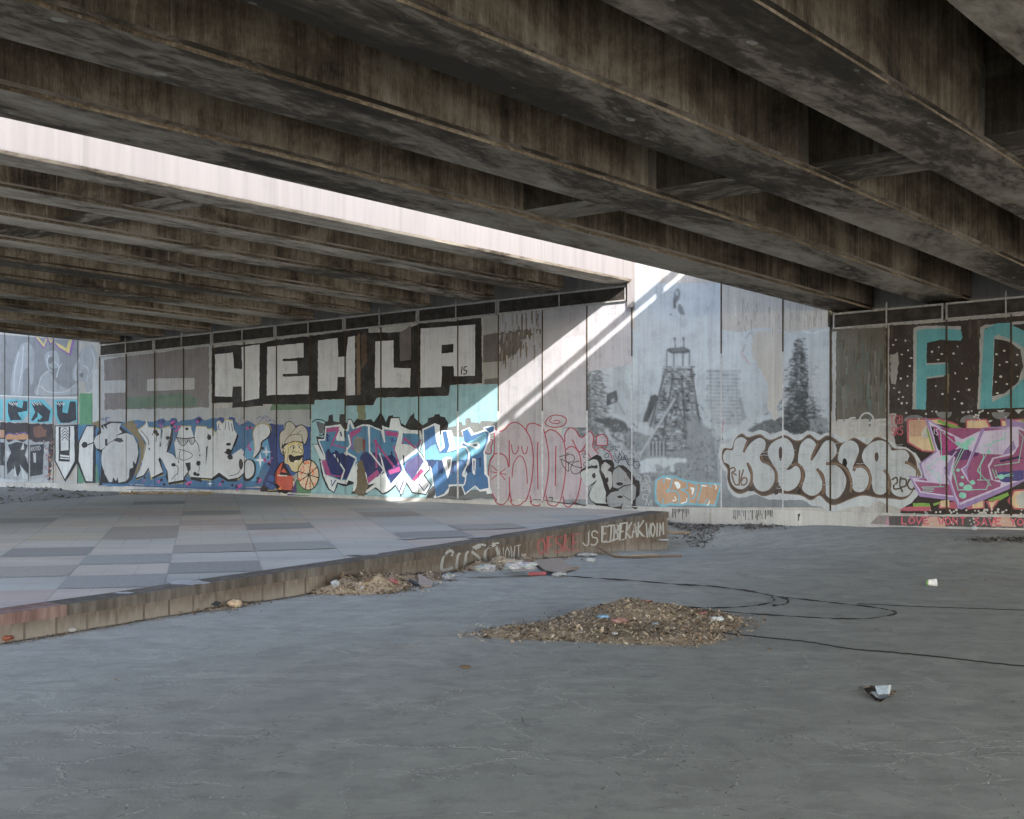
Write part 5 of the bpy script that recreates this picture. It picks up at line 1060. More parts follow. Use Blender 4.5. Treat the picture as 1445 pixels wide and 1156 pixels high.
for x in (345, 980): a.fill((150, 124, 112), [(x - 110, 1110), (x - 90, 1050), (x - 40, 1022), (x + 40, 1022), (x + 90, 1050), (x + 110, 1112)], ro=.3)
a.fill((104, 98, 100), [(-230, 1085), (-160, 1010), (-60, 1005), (-60, 1095)], ro=.4).fill((132, 98, 116), [(-100, 1095), (-70, 1010), (-55, 1095)], ro=.2)
for i in range(26): a.dot((140, 142, 142), a.rng.uniform(-40, 1150), a.rng.uniform(1030, 1090), a.rng.uniform(6, 11), None, 8)
write(a, (158, 64, 84), 12, 'LOVE WONT SAVE YOU', (58, 1022), (1235, 1040), 62)
a.done('painted_slogan', 'red hand-painted slogan LOVE WONT SAVE YOU along the foot of the wall')
a = Art(KR, CI, 59, off=.0112)
LT = (138, 142, 144)
for q in ([(258, 135), (350, 130)], [(250, 195), (350, 188)], [(470, 80), (410, 90), (380, 150), (400, 200), (450, 205), (470, 140), (430, 145)], [(520, 250), (520, 110), (560, 40), (620, 25), (670, 60), (680, 120), (620, 140), (690, 150), (735, 240), (620, 250), (610, 190), (580, 190), (570, 250), (480, 255), (485, 140)], [(740, 110), (830, 100), (850, 150), (740, 160)], [(810, 170), (850, 160)]): a.line(LT, 20, q)
a.dot((120, 118, 118), 905, 190, 60, 46, 12)
write(a, (140, 58, 72), 12, 'TGB', (880, 60), (1040, 50), 95); write(a, (140, 58, 72), 12, 'SRS', (895, 190), (1040, 175), 95)
a.done('graffiti_tag', 'small pale outline tag with red initials beside it')
# spatter under the paste-up and general drips on the plinth
a = Art(KG, (940, 700, 5.558), 61)
a.drips((44, 42, 44), [(60 + i * 11, 100 + i * .25) for i in range(12)] + [(540 + i * 13, 112) for i in range(24)], 7, (10, 80))
a.drips((150, 156, 158), [(200 + i * 17, 112) for i in range(36)], 6, (15, 70))
a.fill((60, 54, 60), [(1040, 145), (1060, 135), (1050, 200), (1040, 190)], ro=.5)
a.done('paint_drips')['kind'] = 'stuff'
# grime streaks on bare concrete of the gap and right field
a = Art(KG, CQ, 63, off=.0005, step=.00001)
for i in range(110):
    x = a.rng.uniform(0, 680); y = a.rng.uniform(0, 220); a.line(a.rng.choice([(132, 131, 127), (150, 152, 153), (124, 121, 115), (116, 111, 103)]), a.rng.uniform(2, 7), [(x, y), (x + a.rng.uniform(-5, 5), y + a.rng.uniform(20, 110))], sm=False, taper=.7)
a.done('paint_drips')['kind'] = 'stuff'
# --- the torn black-and-white paste-up between the bridges: a printed photograph, half-tones held per vertex of a fine sheet
import numpy as np
M_paper = mat_paint('paste_up_paper', .35)
class Print:
    """soft brush on a grid of printed dots; same calls as Art"""
    X0, Y0, X1, Y1, ST = 788.0, 400.0, 1174.0, 720.0, 1.15
    def __init__(s, seed):
        s.rng = random.Random(seed); s.w = int((s.X1 - s.X0) / s.ST); s.h = int((s.Y1 - s.Y0) / s.ST); s.off = 0; s.ox, s.oy, s.sc = 0, 0, 1
        s.C = np.zeros((s.h, s.w, 3)); s.gx = s.X0 + np.arange(s.w) * s.ST; s.gy = s.Y0 + np.arange(s.h) * s.ST
    def T(s, ox, oy, sc): s.ox, s.oy, s.sc = ox, oy, sc; return s
    def px(s, p): return (s.ox + p[0] / s.sc, s.oy + p[1] / s.sc)
    def win(s, q, m):
        xs = [p[0] for p in q]; ys = [p[1] for p in q]
        i0 = max(0, int((min(xs) - m - s.X0) / s.ST)); i1 = min(s.w, int((max(xs) + m - s.X0) / s.ST) + 2)
        j0 = max(0, int((min(ys) - m - s.Y0) / s.ST)); j1 = min(s.h, int((max(ys) + m - s.Y0) / s.ST) + 2)
        return i0, i1, j0, j1
    def put(s, c, A, b):
        i0, i1, j0, j1 = b; R = s.C[j0:j1, i0:i1]; A = A[..., None]; R[...] = R * (1 - A) + np.array(c) * A
    def fill(s, c, pts, sm=False, ro=.3, soft=None, al=.92):
        q = [s.px(p) for p in pts]; q = smooth(q, True) if sm else (rough(q, ro, 4.0, s.rng) if ro else q)
        soft = 1.0 + ro * 1.1 if soft is None else soft; b = s.win(q, soft + 1); i0, i1, j0, j1 = b
        if i1 <= i0 or j1 <= j0: return s
        X, Y = np.meshgrid(s.gx[i0:i1], s.gy[j0:j1]); ins = np.zeros(X.shape, bool); D = np.full(X.shape, 1e9)
        for k in range(len(q)):
            (x1, y1), (x2, y2) = q[k], q[(k + 1) % len(q)]
            if y1 != y2: ins ^= ((y1 > Y) != (y2 > Y)) & (X < (x2 - x1) * (Y - y1) / (y2 - y1) + x1)
            dx, dy = x2 - x1, y2 - y1; t = np.clip(((X - x1) * dx + (Y - y1) * dy) / (dx * dx + dy * dy + 1e-9), 0, 1)
            D = np.minimum(D, np.hypot(X - x1 - t * dx, Y - y1 - t * dy))
        s.put(c, al * np.clip(.5 + np.where(ins, D, -D) / soft, 0, 1), b); return s
    def line(s, c, w, pts, sm=True, closed=False, taper=0, al=.9):
        q = [s.px(p) for p in pts]
        if sm and len(q) > 2: q = smooth(q, closed, 4)
        w = w / s.sc / 2; b = s.win(q, w + 1.5); i0, i1, j0, j1 = b
        if i1 <= i0 or j1 <= j0: return s
        X, Y = np.meshgrid(s.gx[i0:i1], s.gy[j0:j1]); A = np.zeros(X.shape)
        for (x1, y1), (x2, y2) in zip(q, q[1:]):
            dx, dy = x2 - x1, y2 - y1; t = np.clip(((X - x1) * dx + (Y - y1) * dy) / (dx * dx + dy * dy + 1e-9), 0, 1)
            d = np.hypot(X - x1 - t * dx, Y - y1 - t * dy); A = np.maximum(A, np.clip((w * (1 - taper * t) - d) / .9 + .5, 0, 1))
        s.put(c, A * al, b); return s
    def dot(s, c, x, y, rx, ry=None): ry = ry or rx; return s.fill(c, [(x + rx * math.cos(t * .63), y + ry * math.sin(t * .63)) for t in range(10)], ro=0)
    def blur(s, k=1):
        for _ in range(k):
            P = np.pad(s.C, ((1, 1), (1, 1), (0, 0)), 'edge'); s.C = (P[:-2, 1:-1] + P[2:, 1:-1] + P[1:-1, :-2] + P[1:-1, 2:] + 2 * P[1:-1, 1:-1]) / 6
a = Print(71)
R_ = a.rng
def grey(v, t=0): v += R_.uniform(-t, t); return (v * .945, v * 1.0, v * 1.04)
# misty sky over snow: brightest right of the tower, falling off to the ground
for j in range(a.h):
    y = a.gy[j]; t = (y - 404) / 312
    v = lerp(144, 156, min(1, max(0, t) * 3)) if t < .33 else (lerp(156, 142, (t - .33) / .35) if t < .68 else lerp(142, 108, (t - .68) / .32))
    g_ = v + 6 * np.exp(-((a.gx - 1005) / 70) ** 2) * (1 if t < .7 else .3) - 7 * np.exp(-((a.gx - 1090) / 40) ** 2)
    a.C[j] = np.stack([g_ * .945, g_, g_ * 1.04], -1)
a.off = .0008
# seams of the printed strips
for x in (858, 881.5, 934, 976, 1140): a.line(grey(150), .8, [(x, 480), (x, 700)], sm=False)
a.fill(grey(140), [(866, 480), (881, 478), (881, 640), (866, 640)], ro=.3)
a.line((96, 92, 84), 1.1, [(1048, 497), (1051, 487)]).line((90, 92, 96), .8, [(1052, 478), (1060, 469), (1063, 478)])
a.line((170, 176, 180), 1.5, [(1100, 466), (1112, 463), (1125, 461), (1134, 467), (1145, 471)]).line((166, 172, 178), 1.5, [(1145, 471), (1160, 467), (1170, 466)])
a.line((90, 92, 98), 1.0, [(796, 523), (803, 527), (809, 532), (815, 532)]).line((110, 108, 104), 1.0, [(817, 520), (819, 505), (822, 498)])
a.line((168, 96, 104), .9, [(1079, 531), (1085, 540), (1092, 548)]).line((160, 100, 106), .8, [(1046, 498), (1052, 507), (1058, 514)])
a.off = .0014
def needles(cx, y0, y1, w0, w1, n, v0, v1, droop=.45, cut=None, base=1.0):
    """a fir printed in half-tones: hundreds of short slanting strokes"""
    for i in range(n):
        t = R_.random() ** .75; yy = lerp(y0, y1, t); w = lerp(w0, w1, t ** base)
        x = cx + R_.gauss(0, .52) * w; sgn = 1 if x > cx else -1; L = R_.uniform(2.0, 6.5) * (.6 + t * .7)
        x2 = x + sgn * L; y2 = yy + L * droop * R_.uniform(-.4, 1.4)
        if cut and max(x, x2) > cut: x = min(x, cut - 1); x2 = min(x2, cut)
        a.line(grey(R_.uniform(v0, v1)), R_.uniform(.8, 2.4), [(x, yy), (x2, y2)], sm=False, taper=.5, al=.72)
a.fill(grey(104), [(829, 535), (835, 560), (846, 590), (850, 615), (838, 628), (815, 622), (808, 600), (812, 570), (815, 545)], ro=2.2)
needles(834, 505, 632, 10, 32, 1200, 66, 122); needles(822, 545, 630, 8, 14, 120, 56, 96); needles(832, 520, 620, 14, 30, 70, 140, 162)
needles(902, 540, 612, 3, 10, 90, 128, 150); needles(1030, 520, 560, 6, 10, 40, 140, 150)
a.fill(grey(58), [(1140, 536), (1140, 600), (1160, 592), (1163, 605), (1150, 612), (1105, 610), (1107, 590), (1110, 575), (1118, 565), (1125, 548)], ro=2)
needles(1128, 478, 610, 4, 30, 1300, 36, 84, cut=1140.4); needles(1142, 560, 612, 10, 24, 300, 36, 76); needles(1138, 565, 612, 12, 24, 200, 38, 74); needles(1128, 500, 600, 12, 26, 60, 120, 150, cut=1140); needles(1150, 515, 590, 4, 12, 100, 118, 146); needles(1131, 472, 500, 2, 7, 24, 118, 140, cut=1140)
a.off = .0034
# faded second tower
for i in range(15):
    yy = 522 + i * 5.2; xl = 998 + R_.uniform(-3, 2) + max(0, (i - 8)) * 1.6; xr = 1043 + R_.uniform(-2, 3) + max(0, i - 6) * 1.0
    a.fill(grey(132, 5), [(xl, yy), (xr, yy + .6), (xr, yy + 4.2), (xl, yy + 3.6)], ro=.5)
    for k in range(5): x = R_.uniform(xl, xr - 8); a.fill(grey(R_.uniform(118, 146)), [(x, yy + .6), (x + R_.uniform(4, 12), yy + 1), (x + 6, yy + 3.4), (x, yy + 3.2)], ro=.2)
a.fill(grey(122), [(1042, 562), (1046, 560), (1053, 590), (1047, 594)], ro=.4)
# pallet tower
def tower(t): return lerp(936, 912, t ** 1.3), lerp(978, 992, t ** 1.2)
a.fill(grey(118), [(937, 520), (977, 519), (981, 560), (992, 600), (992, 650), (908, 648), (915, 600), (928, 560)], ro=1)
for i in range(40):
    t = i / 39; yy = lerp(517, 648, t); xl, xr = tower(t)
    a.fill(grey(R_.uniform(64, 104)), [(xl + R_.uniform(-2, 2), yy), (xr + R_.uniform(-3, 2), yy + .4), (xr, yy + 1.5), (xl, yy + 1.3)], ro=.2)
    for k in range(9):
        x = R_.uniform(xl, xr - 3); a.fill(grey(R_.choice([48, 56, 66, 80, 140, 152, 158])), [(x, yy + .3), (x + R_.uniform(1.5, 8), yy + .4), (x + R_.uniform(1.5, 7), yy + R_.uniform(1.6, 3.2)), (x, yy + 2.2)], ro=.1)
for i in range(60):
    x = R_.uniform(955, 992); yy = R_.uniform(570, 640); a.line(grey(R_.choice([56, 66, 76, 148])), R_.uniform(.6, 1.4), [(x, yy), (x + R_.uniform(2, 6), yy + R_.uniform(3, 8))], sm=False)
for i in range(26):
    t = R_.uniform(.25, 1); yy = lerp(517, 640, t); xl, xr = tower(t); x = R_.uniform(xl, xr); a.line(grey(R_.choice([54, 60, 150])), R_.uniform(.8, 1.6), [(x, yy), (x + R_.uniform(-14, 14), yy + R_.uniform(8, 22))], sm=False, al=.7)
for x0, x1 in ((937, 905), (950, 930), (962, 970), (977, 996)): a.line(grey(58), 1.8, [(x0, 530), (x1, 650)], sm=False, al=.75)
a.fill(grey(66), [(918, 560), (925, 556), (929, 560), (914, 596), (907, 595)], ro=.6)
# chair and legs
CB_ = grey(66)
a.T(*CM)
a.fill(CB_, [(395, 655), (545, 640), (600, 668), (600, 690), (450, 705), (400, 680)], ro=.6).fill(grey(96), [(410, 660), (540, 648), (580, 668), (450, 690)], ro=.3)
for q in ([(392, 670), (390, 825)], [(455, 700), (455, 812)], [(538, 700), (537, 808)], [(597, 680), (596, 805)]): a.line(CB_, 9, q, sm=False)
a.fill(grey(84), [(447, 555), (473, 555), (470, 600), (476, 645), (462, 648), (462, 600)], ro=.3).fill(grey(84), [(530, 552), (554, 552), (549, 600), (553, 640), (540, 640), (541, 600)], ro=.3)
# upper body above the missing strip
a.fill(grey(92), [(460, 150), (475, 115), (495, 110), (508, 130), (510, 170), (500, 215), (478, 240), (475, 290), (452, 292), (450, 220)], ro=.4).fill(grey(150), [(472, 140), (490, 130), (498, 160), (484, 175), (472, 165)], sm=True).fill(grey(78), [(455, 200), (470, 190), (474, 288), (452, 290)], ro=.5)
a.fill(grey(96), [(490, 280), (500, 250), (520, 255), (540, 290), (556, 350), (520, 348), (495, 320)], ro=.5).fill(grey(166), [(500, 215), (520, 240), (512, 252), (498, 240)], ro=.2).dot(grey(70), 427, 347, 8, 6).line(grey(150), 5, [(430, 280), (425, 340)])
# boards, canopies and clutter around the tower
a.T(*CN)
a.off += .0002
a.fill(grey(112), [(0, 260), (100, 330), (280, 400), (200, 560), (0, 545)], ro=1.2).fill(grey(116), [(640, 230), (760, 230), (880, 320), (960, 560), (900, 640), (640, 640)], ro=3).fill(grey(116), [(180, 560), (990, 540), (1000, 860), (180, 860)], ro=1)
for i in range(420):
    x = R_.uniform(0, 980); yy = R_.uniform(220 if i % 3 == 0 and x > 620 else 390, 850); a.line(grey(R_.choice([60, 74, 88, 118, 134])), R_.uniform(3, 12), [(x, yy), (x + R_.uniform(-26, 26), yy + R_.uniform(-16, 30))], sm=False, taper=.4)
a.fill(grey(150), [(0, 190), (130, 240), (330, 335), (300, 385), (260, 400), (90, 350), (0, 275)], ro=.8).line(grey(120), 6, [(60, 330), (160, 370), (260, 398)])
a.line(grey(146), 24, [(520, 20), (440, 150), (180, 575)], sm=False).line(grey(110), 5, [(505, 75), (195, 575)], sm=False).line(grey(82), 12, [(540, 30), (650, 380)], sm=False).line(grey(136), 20, [(890, 40), (930, 460), (990, 850)], sm=False)
for i in range(5): a.fill(grey(140), [(255 + i * 36, 450), (272 + i * 36, 448), (270 + i * 36, 610), (256 + i * 36, 612)], ro=.2); a.fill(grey(64), [(275 + i * 36, 470), (288 + i * 36, 470), (288 + i * 36, 600), (276 + i * 36, 600)], ro=.3)
a.fill(grey(158), [(1000, 390), (1130, 310), (1250, 240), (1300, 250), (1300, 330), (1120, 420), (1000, 440)], ro=1)
a.line((150, 70, 80), 6, [(1020, 235), (1010, 300), (995, 390)]).fill(grey(60), [(975, 440), (995, 395), (1015, 440)], ro=0)
a.fill(grey(162), [(165, 660), (230, 625), (420, 620), (650, 625), (650, 668), (540, 672), (510, 690), (515, 770), (370, 720), (340, 770), (170, 775)], ro=.8).fill(grey(122), [(310, 700), (350, 690), (400, 720), (470, 700), (480, 770), (340, 775)], ro=1)
for i in range(24): x = R_.uniform(180, 940); a.line(grey(R_.choice([150, 156, 90])), 6, [(x, R_.uniform(690, 770)), (x + R_.uniform(5, 50), R_.uniform(690, 770))])
a.T(*CO)
a.fill(grey(62), [(490, 620), (575, 585), (592, 672), (580, 690), (492, 722)], ro=.4).fill(grey(82), [(502, 632), (565, 600), (572, 680), (505, 705)], ro=.2).fill(grey(140), [(528, 670), (555, 655), (565, 680), (535, 698)], ro=.2)
a.line(grey(96), 4, [(573, 690), (573, 800)], sm=False).line(grey(88), 5, [(585, 685), (655, 805)], sm=False)
a.fill(grey(152), [(520, 800), (600, 800), (700, 830), (771, 860), (771, 960), (700, 940), (640, 870), (560, 830)], ro=1)
a.fill(grey(70), [(510, 830), (600, 850), (660, 890), (710, 942), (680, 960), (560, 960), (460, 900), (360, 870), (360, 850)], ro=1.5)
for i in range(120): x = R_.uniform(350, 770); yy = R_.uniform(880, 1130); a.line(grey(R_.choice([62, 76, 92, 110, 146])), R_.uniform(4, 10), [(x, yy), (x + R_.uniform(-14, 14), yy + R_.uniform(5, 30))], sm=False)
a.line(grey(150), 9, [(355, 862), (460, 900)], sm=False).fill(grey(150), [(470, 930), (500, 930), (545, 1050), (510, 1040)], ro=.6)
a.T(*CQ)
a.fill(grey(84), [(80, 970), (200, 915), (340, 880), (350, 1000), (90, 1000)], ro=1.5).fill(grey(150), [(0, 950), (120, 895), (340, 840), (350, 880), (200, 915), (70, 985), (0, 1000)], ro=1).fill(grey(112), [(540, 900), (670, 890), (675, 1000), (540, 1000)], ro=1)
for i in range(60): x = R_.uniform(90, 660); yy = R_.uniform(900, 1000); a.line(grey(R_.choice([52, 62, 80, 130])), R_.uniform(3, 9), [(x, yy), (x + R_.uniform(-12, 16), yy + R_.uniform(-8, 20))], sm=False)
a.blur(1)
HOLES = [[(1062, 474), (1070, 467), (1104, 468), (1105, 560), (1098, 572), (1090, 590), (1082, 575), (1083, 545), (1070, 515), (1060, 500)], [(1086, 590), (1092, 596), (1100, 588), (1096, 580)]]
HOLES = [rough(h, 2.0, 5.0, R_) for h in HOLES]
edge_n = lambda x, y: 3.0 * mnoise.noise(Vector((x * .09, y * .09, 4))) + 1.2 * mnoise.noise(Vector((x * .5, y * .5, 9)))
def on_paper(x, y):
    n = edge_n(x, y)
    l = 896 if y < 463 + n else (878 if y < 478 else (832 if y < 500 else (820 if y < 524 else 793)))
    if x < l + n * .8 or y > 716: return False
    if x > 1171.3: return False
    if x > 1017 and y < 465 + n + 3 * math.sin(x * .08): return False
    return not any(inpoly_(x, y, h) for h in HOLES)
def inpoly_(x, y, P):
    c = False; n = len(P)
    for i in range(n):
        (x1, y1), (x2, y2) = P[i], P[(i + 1) % n]
        if (y1 > y) != (y2 > y) and x < (x2 - x1) * (y - y1) / (y2 - y1) + x1: c = not c
    return c
LUT = [lin(v) for v in range(256)]
vs = []; cols_ = []
for j in range(a.h):
    for i in range(a.w):
        p = wpx(a.gx[i], a.gy[j], .0010); vs.append(tuple(p)); c = a.C[j, i]
        cols_.append(tuple(min(.62, LUT[max(0, min(255, int(q)))] * 1.10) for q in c))
fs = []
for j in range(a.h - 1):
    for i in range(a.w - 1):
        if on_paper(a.gx[i] + .5, a.gy[j] + .5): n = j * a.w + i; fs.append((n, n + a.w, n + a.w + 1, n + 1))
used = sorted({v for f in fs for v in f}); idx = {v: k for k, v in enumerate(used)}
me = bpy.data.meshes.new('paste_up_mural'); me.from_pydata([vs[v] for v in used], [], [tuple(idx[v] for v in f) for f in fs]); me.materials.append(M_paper)
ca = me.color_attributes.new('Col', 'FLOAT_COLOR', 'POINT'); buf = []
for v in used: buf += [*cols_[v], 1.0]
ca.data.foreach_set('color', buf); me.update()
mural = bpy.data.objects.new('paste_up_mural', me); COL.objects.link(mural)
tag(mural, 'torn black-and-white photo paste-up of a pallet tower and fir trees between the bridges', 'mural')
# ------------------------------------------------------------------ tags on the platform's kerb
def place_kerb(x, y, off):
    d = Vector(((x - CX) / F, 1, -(y - HOR) / F)); cam = Vector((0, 0, EYE))
    for i in range(len(ktop) - 1):
        a, b = ktop[i], ktop[i + 1]
        xa = CX + F * a.x / a.y if a.y > 0 else -1e9; xb = CX + F * b.x / b.y
        if x <= xb or i == len(ktop) - 2:
            t = Vector((b.x - a.x, b.y - a.y, 0)).normalized(); n = Vector((t.y, -t.x, 0))
            lam = n.dot(Vector((a.x, a.y, 0))) / n.dot(d); p = cam + d * lam
            zt = lerp(a.z, b.z, min(1, max(0, (x - xa) / (xb - xa))))
            return p + n * (off + (.0275 if p.z > zt - CH - .004 else .004))
CT = (600, 730, 4.014)
a = Art(1.35, CT, 81, place=place_kerb, off=.001)
WT = (132, 137, 140)
for q in ([(150, 215), (140, 190), (112, 200), (95, 250), (92, 295), (130, 295), (150, 285)], [(185, 205), (178, 290), (215, 292), (232, 195)], [(300, 165), (262, 190), (300, 225), (310, 255), (265, 262)], [(385, 155), (345, 180), (338, 230), (370, 262), (410, 220), (400, 165)]): a.line(WT, 15, q)
a.line(WT, 12, [(262, 170), (300, 155), (330, 158)]).line(WT, 10, [(370, 150), (405, 145)])
write(a, WT, 6, 'NOWT.', (420, 175), (580, 152), 78, 70, .3)
a.T(*CT)
a.done('graffiti_tag', 'white kerb tag reading CUSO NOWT.', par=plat)
a = Art(1.35, CT, 82, place=place_kerb, off=.001)
write(a, (128, 70, 74), 9, 'OFSKE', (638, 118), (880, 92), 95, 92, .22); a.done('graffiti_tag', 'red kerb tag reading OFSKE', par=plat)
a = Art(1.35, CT, 83, place=place_kerb, off=.001)
write(a, WT, 8, 'JS', (890, 80), (985, 72), 80, 85, .15); write(a, WT, 9, 'ETBEKAK', (998, 52), (1235, 22), 86, 84, .12); write(a, WT, 8, 'WOIM', (1252, 35), (1352, 28), 80, 72, .12)
a.line(WT, 6, [(1000, 140), (1060, 130), (1080, 40)]).line(WT, 6, [(1180, 40), (1240, 110)]); a.done('graffiti_tag', 'white scrawled kerb tags near the far corner', par=plat)

# ------------------------------------------------------------------ litter and debris
rng = random.Random(5)
def gp(x, y):
    p = gpx(x, y, 0)
    for _ in range(4): p = gpx(x, y, ground_z(p.x, p.y))
    return p
def A_col(c, k=1.28):
    q = [lin(v) * k for v in c]; L = .3 * q[0] + .6 * q[1] + .1 * q[2]
    return tuple(min(.75, lerp(v, L, .22)) for v in q)
def chip(mb, p, L, W, c, flat=.5):
    th = rng.uniform(0, 6.283); tilt = rng.uniform(-flat, flat); bend = rng.uniform(-.35, .35)
    u = Vector((math.cos(th), math.sin(th), math.sin(tilt))); v = Vector((-math.sin(th), math.cos(th), rng.uniform(-flat, flat)))
    a = p - u * L / 2; b = p + u * L / 2; m = p + Vector((0, 0, bend * L * .5))
    w = v * W / 2
    mb.poly([a - w * .4, m - w, m + w, a + w * .4], c); mb.poly([m - w, b - w * .3, b + w * .3, m + w], c)
MUL = [A_col(c, 1.5) for c in ((124, 110, 92), (142, 126, 104), (152, 138, 116), (106, 90, 72), (76, 62, 48), (134, 120, 100), (146, 136, 120), (122, 100, 76))]
def inpoly(x, y, P):
    c = False; n = len(P)
    for i in range(n):
        (x1, y1), (x2, y2) = P[i], P[(i + 1) % n]
        if (y1 > y) != (y2 > y) and x < (x2 - x1) * (y - y1) / (y2 - y1) + x1: c = not c
    return c
def edge_d(x, y, P):
    m = 9
    for i in range(len(P)):
        (x1, y1), (x2, y2) = P[i], P[(i + 1) % len(P)]; dx, dy = x2 - x1, y2 - y1
        t = max(0, min(1, ((x - x1) * dx + (y - y1) * dy) / (dx * dx + dy * dy))); m = min(m, math.hypot(x - x1 - t * dx, y - y1 - t * dy))
    return m
def heap(mb, P, hfun, n, pal, Lr=(.015, .05), dens_edge=.0):
    sz_ = max(p[0] for p in P) - min(p[0] for p in P)
    P = [(x + min(.06, sz_ * .04) * mnoise.noise(Vector((x * 5, y * 5, 1))), y + min(.06, sz_ * .04) * mnoise.noise(Vector((x * 5, y * 5, 8)))) for x, y in smooth(P, True, 6)]
    xs = [p[0] for p in P]; ys = [p[1] for p in P]; x0, x1, y0, y1 = min(xs), max(xs), min(ys), max(ys); N = 26
    H = lambda x, y: (hfun(x, y) * min(1, edge_d(x, y, P) / .22) if inpoly(x, y, P) else 0.0)
    z0 = lambda x, y: ground_z(x, y)
    rows = [[(lerp(x0, x1, i / N), lerp(y0, y1, j / N)) for i in range(N + 1)] for j in range(N + 1)]
    for j in range(N):
        for i in range(N):
            q = [rows[j][i], rows[j][i + 1], rows[j + 1][i + 1], rows[j + 1][i]]
            hs = [H(*p) for p in q]
            if max(hs) > .006: mb.poly([(p[0], p[1], z0(*p) + (h if h > 0 else -.02) ) for p, h in zip(q, hs)], tuple(v * .80 for v in pal[5 % len(pal)]))
    k = 0
    while k < n:
        x, y = rng.uniform(x0 - .3, x1 + .3), rng.uniform(y0 - .3, y1 + .3)
        ins = inpoly(x, y, P)
        if not ins and rng.random() > .45 * math.exp(-edge_d(x, y, P) / .09): continue
        L = rng.uniform(*Lr) * (1 if rng.random() < .93 else 2.2) * (.5 if rng.random() < .3 else 1); chip(mb, Vector((x, y, z0(x, y) + H(x, y) + rng.uniform(.002, .018))), L, L * rng.uniform(.2, .6), rng.choice(pal), .7); k += 1
    return H
PP_ = [(-.32, 11.28), (.6, 10.93), (1.57, 10.78), (1.9, 11.3), (2.2, 12.2), (1.6, 12.6), (.9, 12.6), (.25, 11.95)]
pile_h = lambda x, y: .145 * math.exp(-((x - 1.18) / .5) ** 2 - ((y - 12.0) / .42) ** 2) + .05 + .03 * mnoise.noise(Vector((x * 4, y * 4, 0)))
mb = MB(); HP = heap(mb, PP_, pile_h, 11000, MUL + [A_col((168, 158, 140)), A_col((58, 48, 38))], (.012, .040))
tag(mb.build('mulch_pile', M_litter), 'low heap of dry brown mulch and rubbish on the grey floor', kind='stuff')
mb = MB()
def kpt(x, off):
    """point on the ground beside the kerb seen at x, off metres out from it"""
    for i in range(len(KERB) - 1):
        if KERB[i][0] <= x <= KERB[i + 1][0]:
            t = (x - KERB[i][0]) / (KERB[i + 1][0] - KERB[i][0]); j = i + len(ktop) - len(KERB)
            a, b = kbot[j], kbot[j + 1]; d = Vector((b.x - a.x, b.y - a.y, 0)).normalized()
            return a.lerp(b, t) + Vector((d.y, -d.x, 0)) * off
for x0, x1, w, hh, n in ((440, 550, .75, .20, 2600), (540, 610, .45, .10, 700), (645, 750, .55, .16, 1600), (268, 350, .22, .04, 260), (745, 800, .25, .03, 150), (825, 850, .2, .04, 60)):
    Pq = [tuple(kpt(x0, .0).to_2d()), tuple(kpt(x0 + 4, w * .4).to_2d()), tuple(kpt(lerp(x0, x1, .35), w).to_2d()), tuple(kpt(lerp(x0, x1, .8), w * .75).to_2d()), tuple(kpt(x1, .05).to_2d()), tuple(kpt(x1, .0).to_2d())]
    heap(mb, Pq, lambda x, y: hh * (.7 + .5 * mnoise.noise(Vector((x * 5, y * 5, 3)))), n, MUL[:6] + MUL[4:5] * 3 + [A_col((96, 66, 40)), A_col((110, 84, 56))])
for i in range(900):
    x = rng.uniform(1, 445); p = kpt(x, abs(rng.gauss(0, .10)) + .01); L = rng.uniform(.008, .03); p.z = ground_z(p.x, p.y) + .006
    chip(mb, p, L, L * .5, rng.choice(MUL), .4)
for i in range(420):   # drift against the far wall on the platform
    x = rng.uniform(168, 300); p = gpx(x, 696.5 + rng.gauss(0, .6), .27); p.z = .26 + rng.random() * .05; chip(mb, p, .07, .04, A_col((168, 146, 106)), .5)
tag(mb.build('leaf_litter', M_litter), 'brown leaf litter and grit blown along the foot of the kerb', kind='stuff')
# thin dark gap along the foot of the kerb
mb = MB()
for i in range(3, len(ktop) - 4):
    for s in range(6):
        a = kbot[i].lerp(kbot[i + 1], s / 6); b = kbot[i].lerp(kbot[i + 1], (s + .9) / 6)
        d = Vector((b.x - a.x, b.y - a.y, 0)).normalized(); n = Vector((d.y, -d.x, 0))
        o1, o2 = rng.uniform(.03, .07), rng.uniform(.03, .07)
        q = [a + n * o1, b + n * o2, b + n * (o2 + rng.uniform(.012, .03)), a + n * (o1 + rng.uniform(.012, .03))]
        mb.poly([(p.x, p.y, ground_z(p.x, p.y) + .005) for p in q], A_col((46, 38, 32)))
tag(mb.build('floor_gap', M_litter), kind='structure')
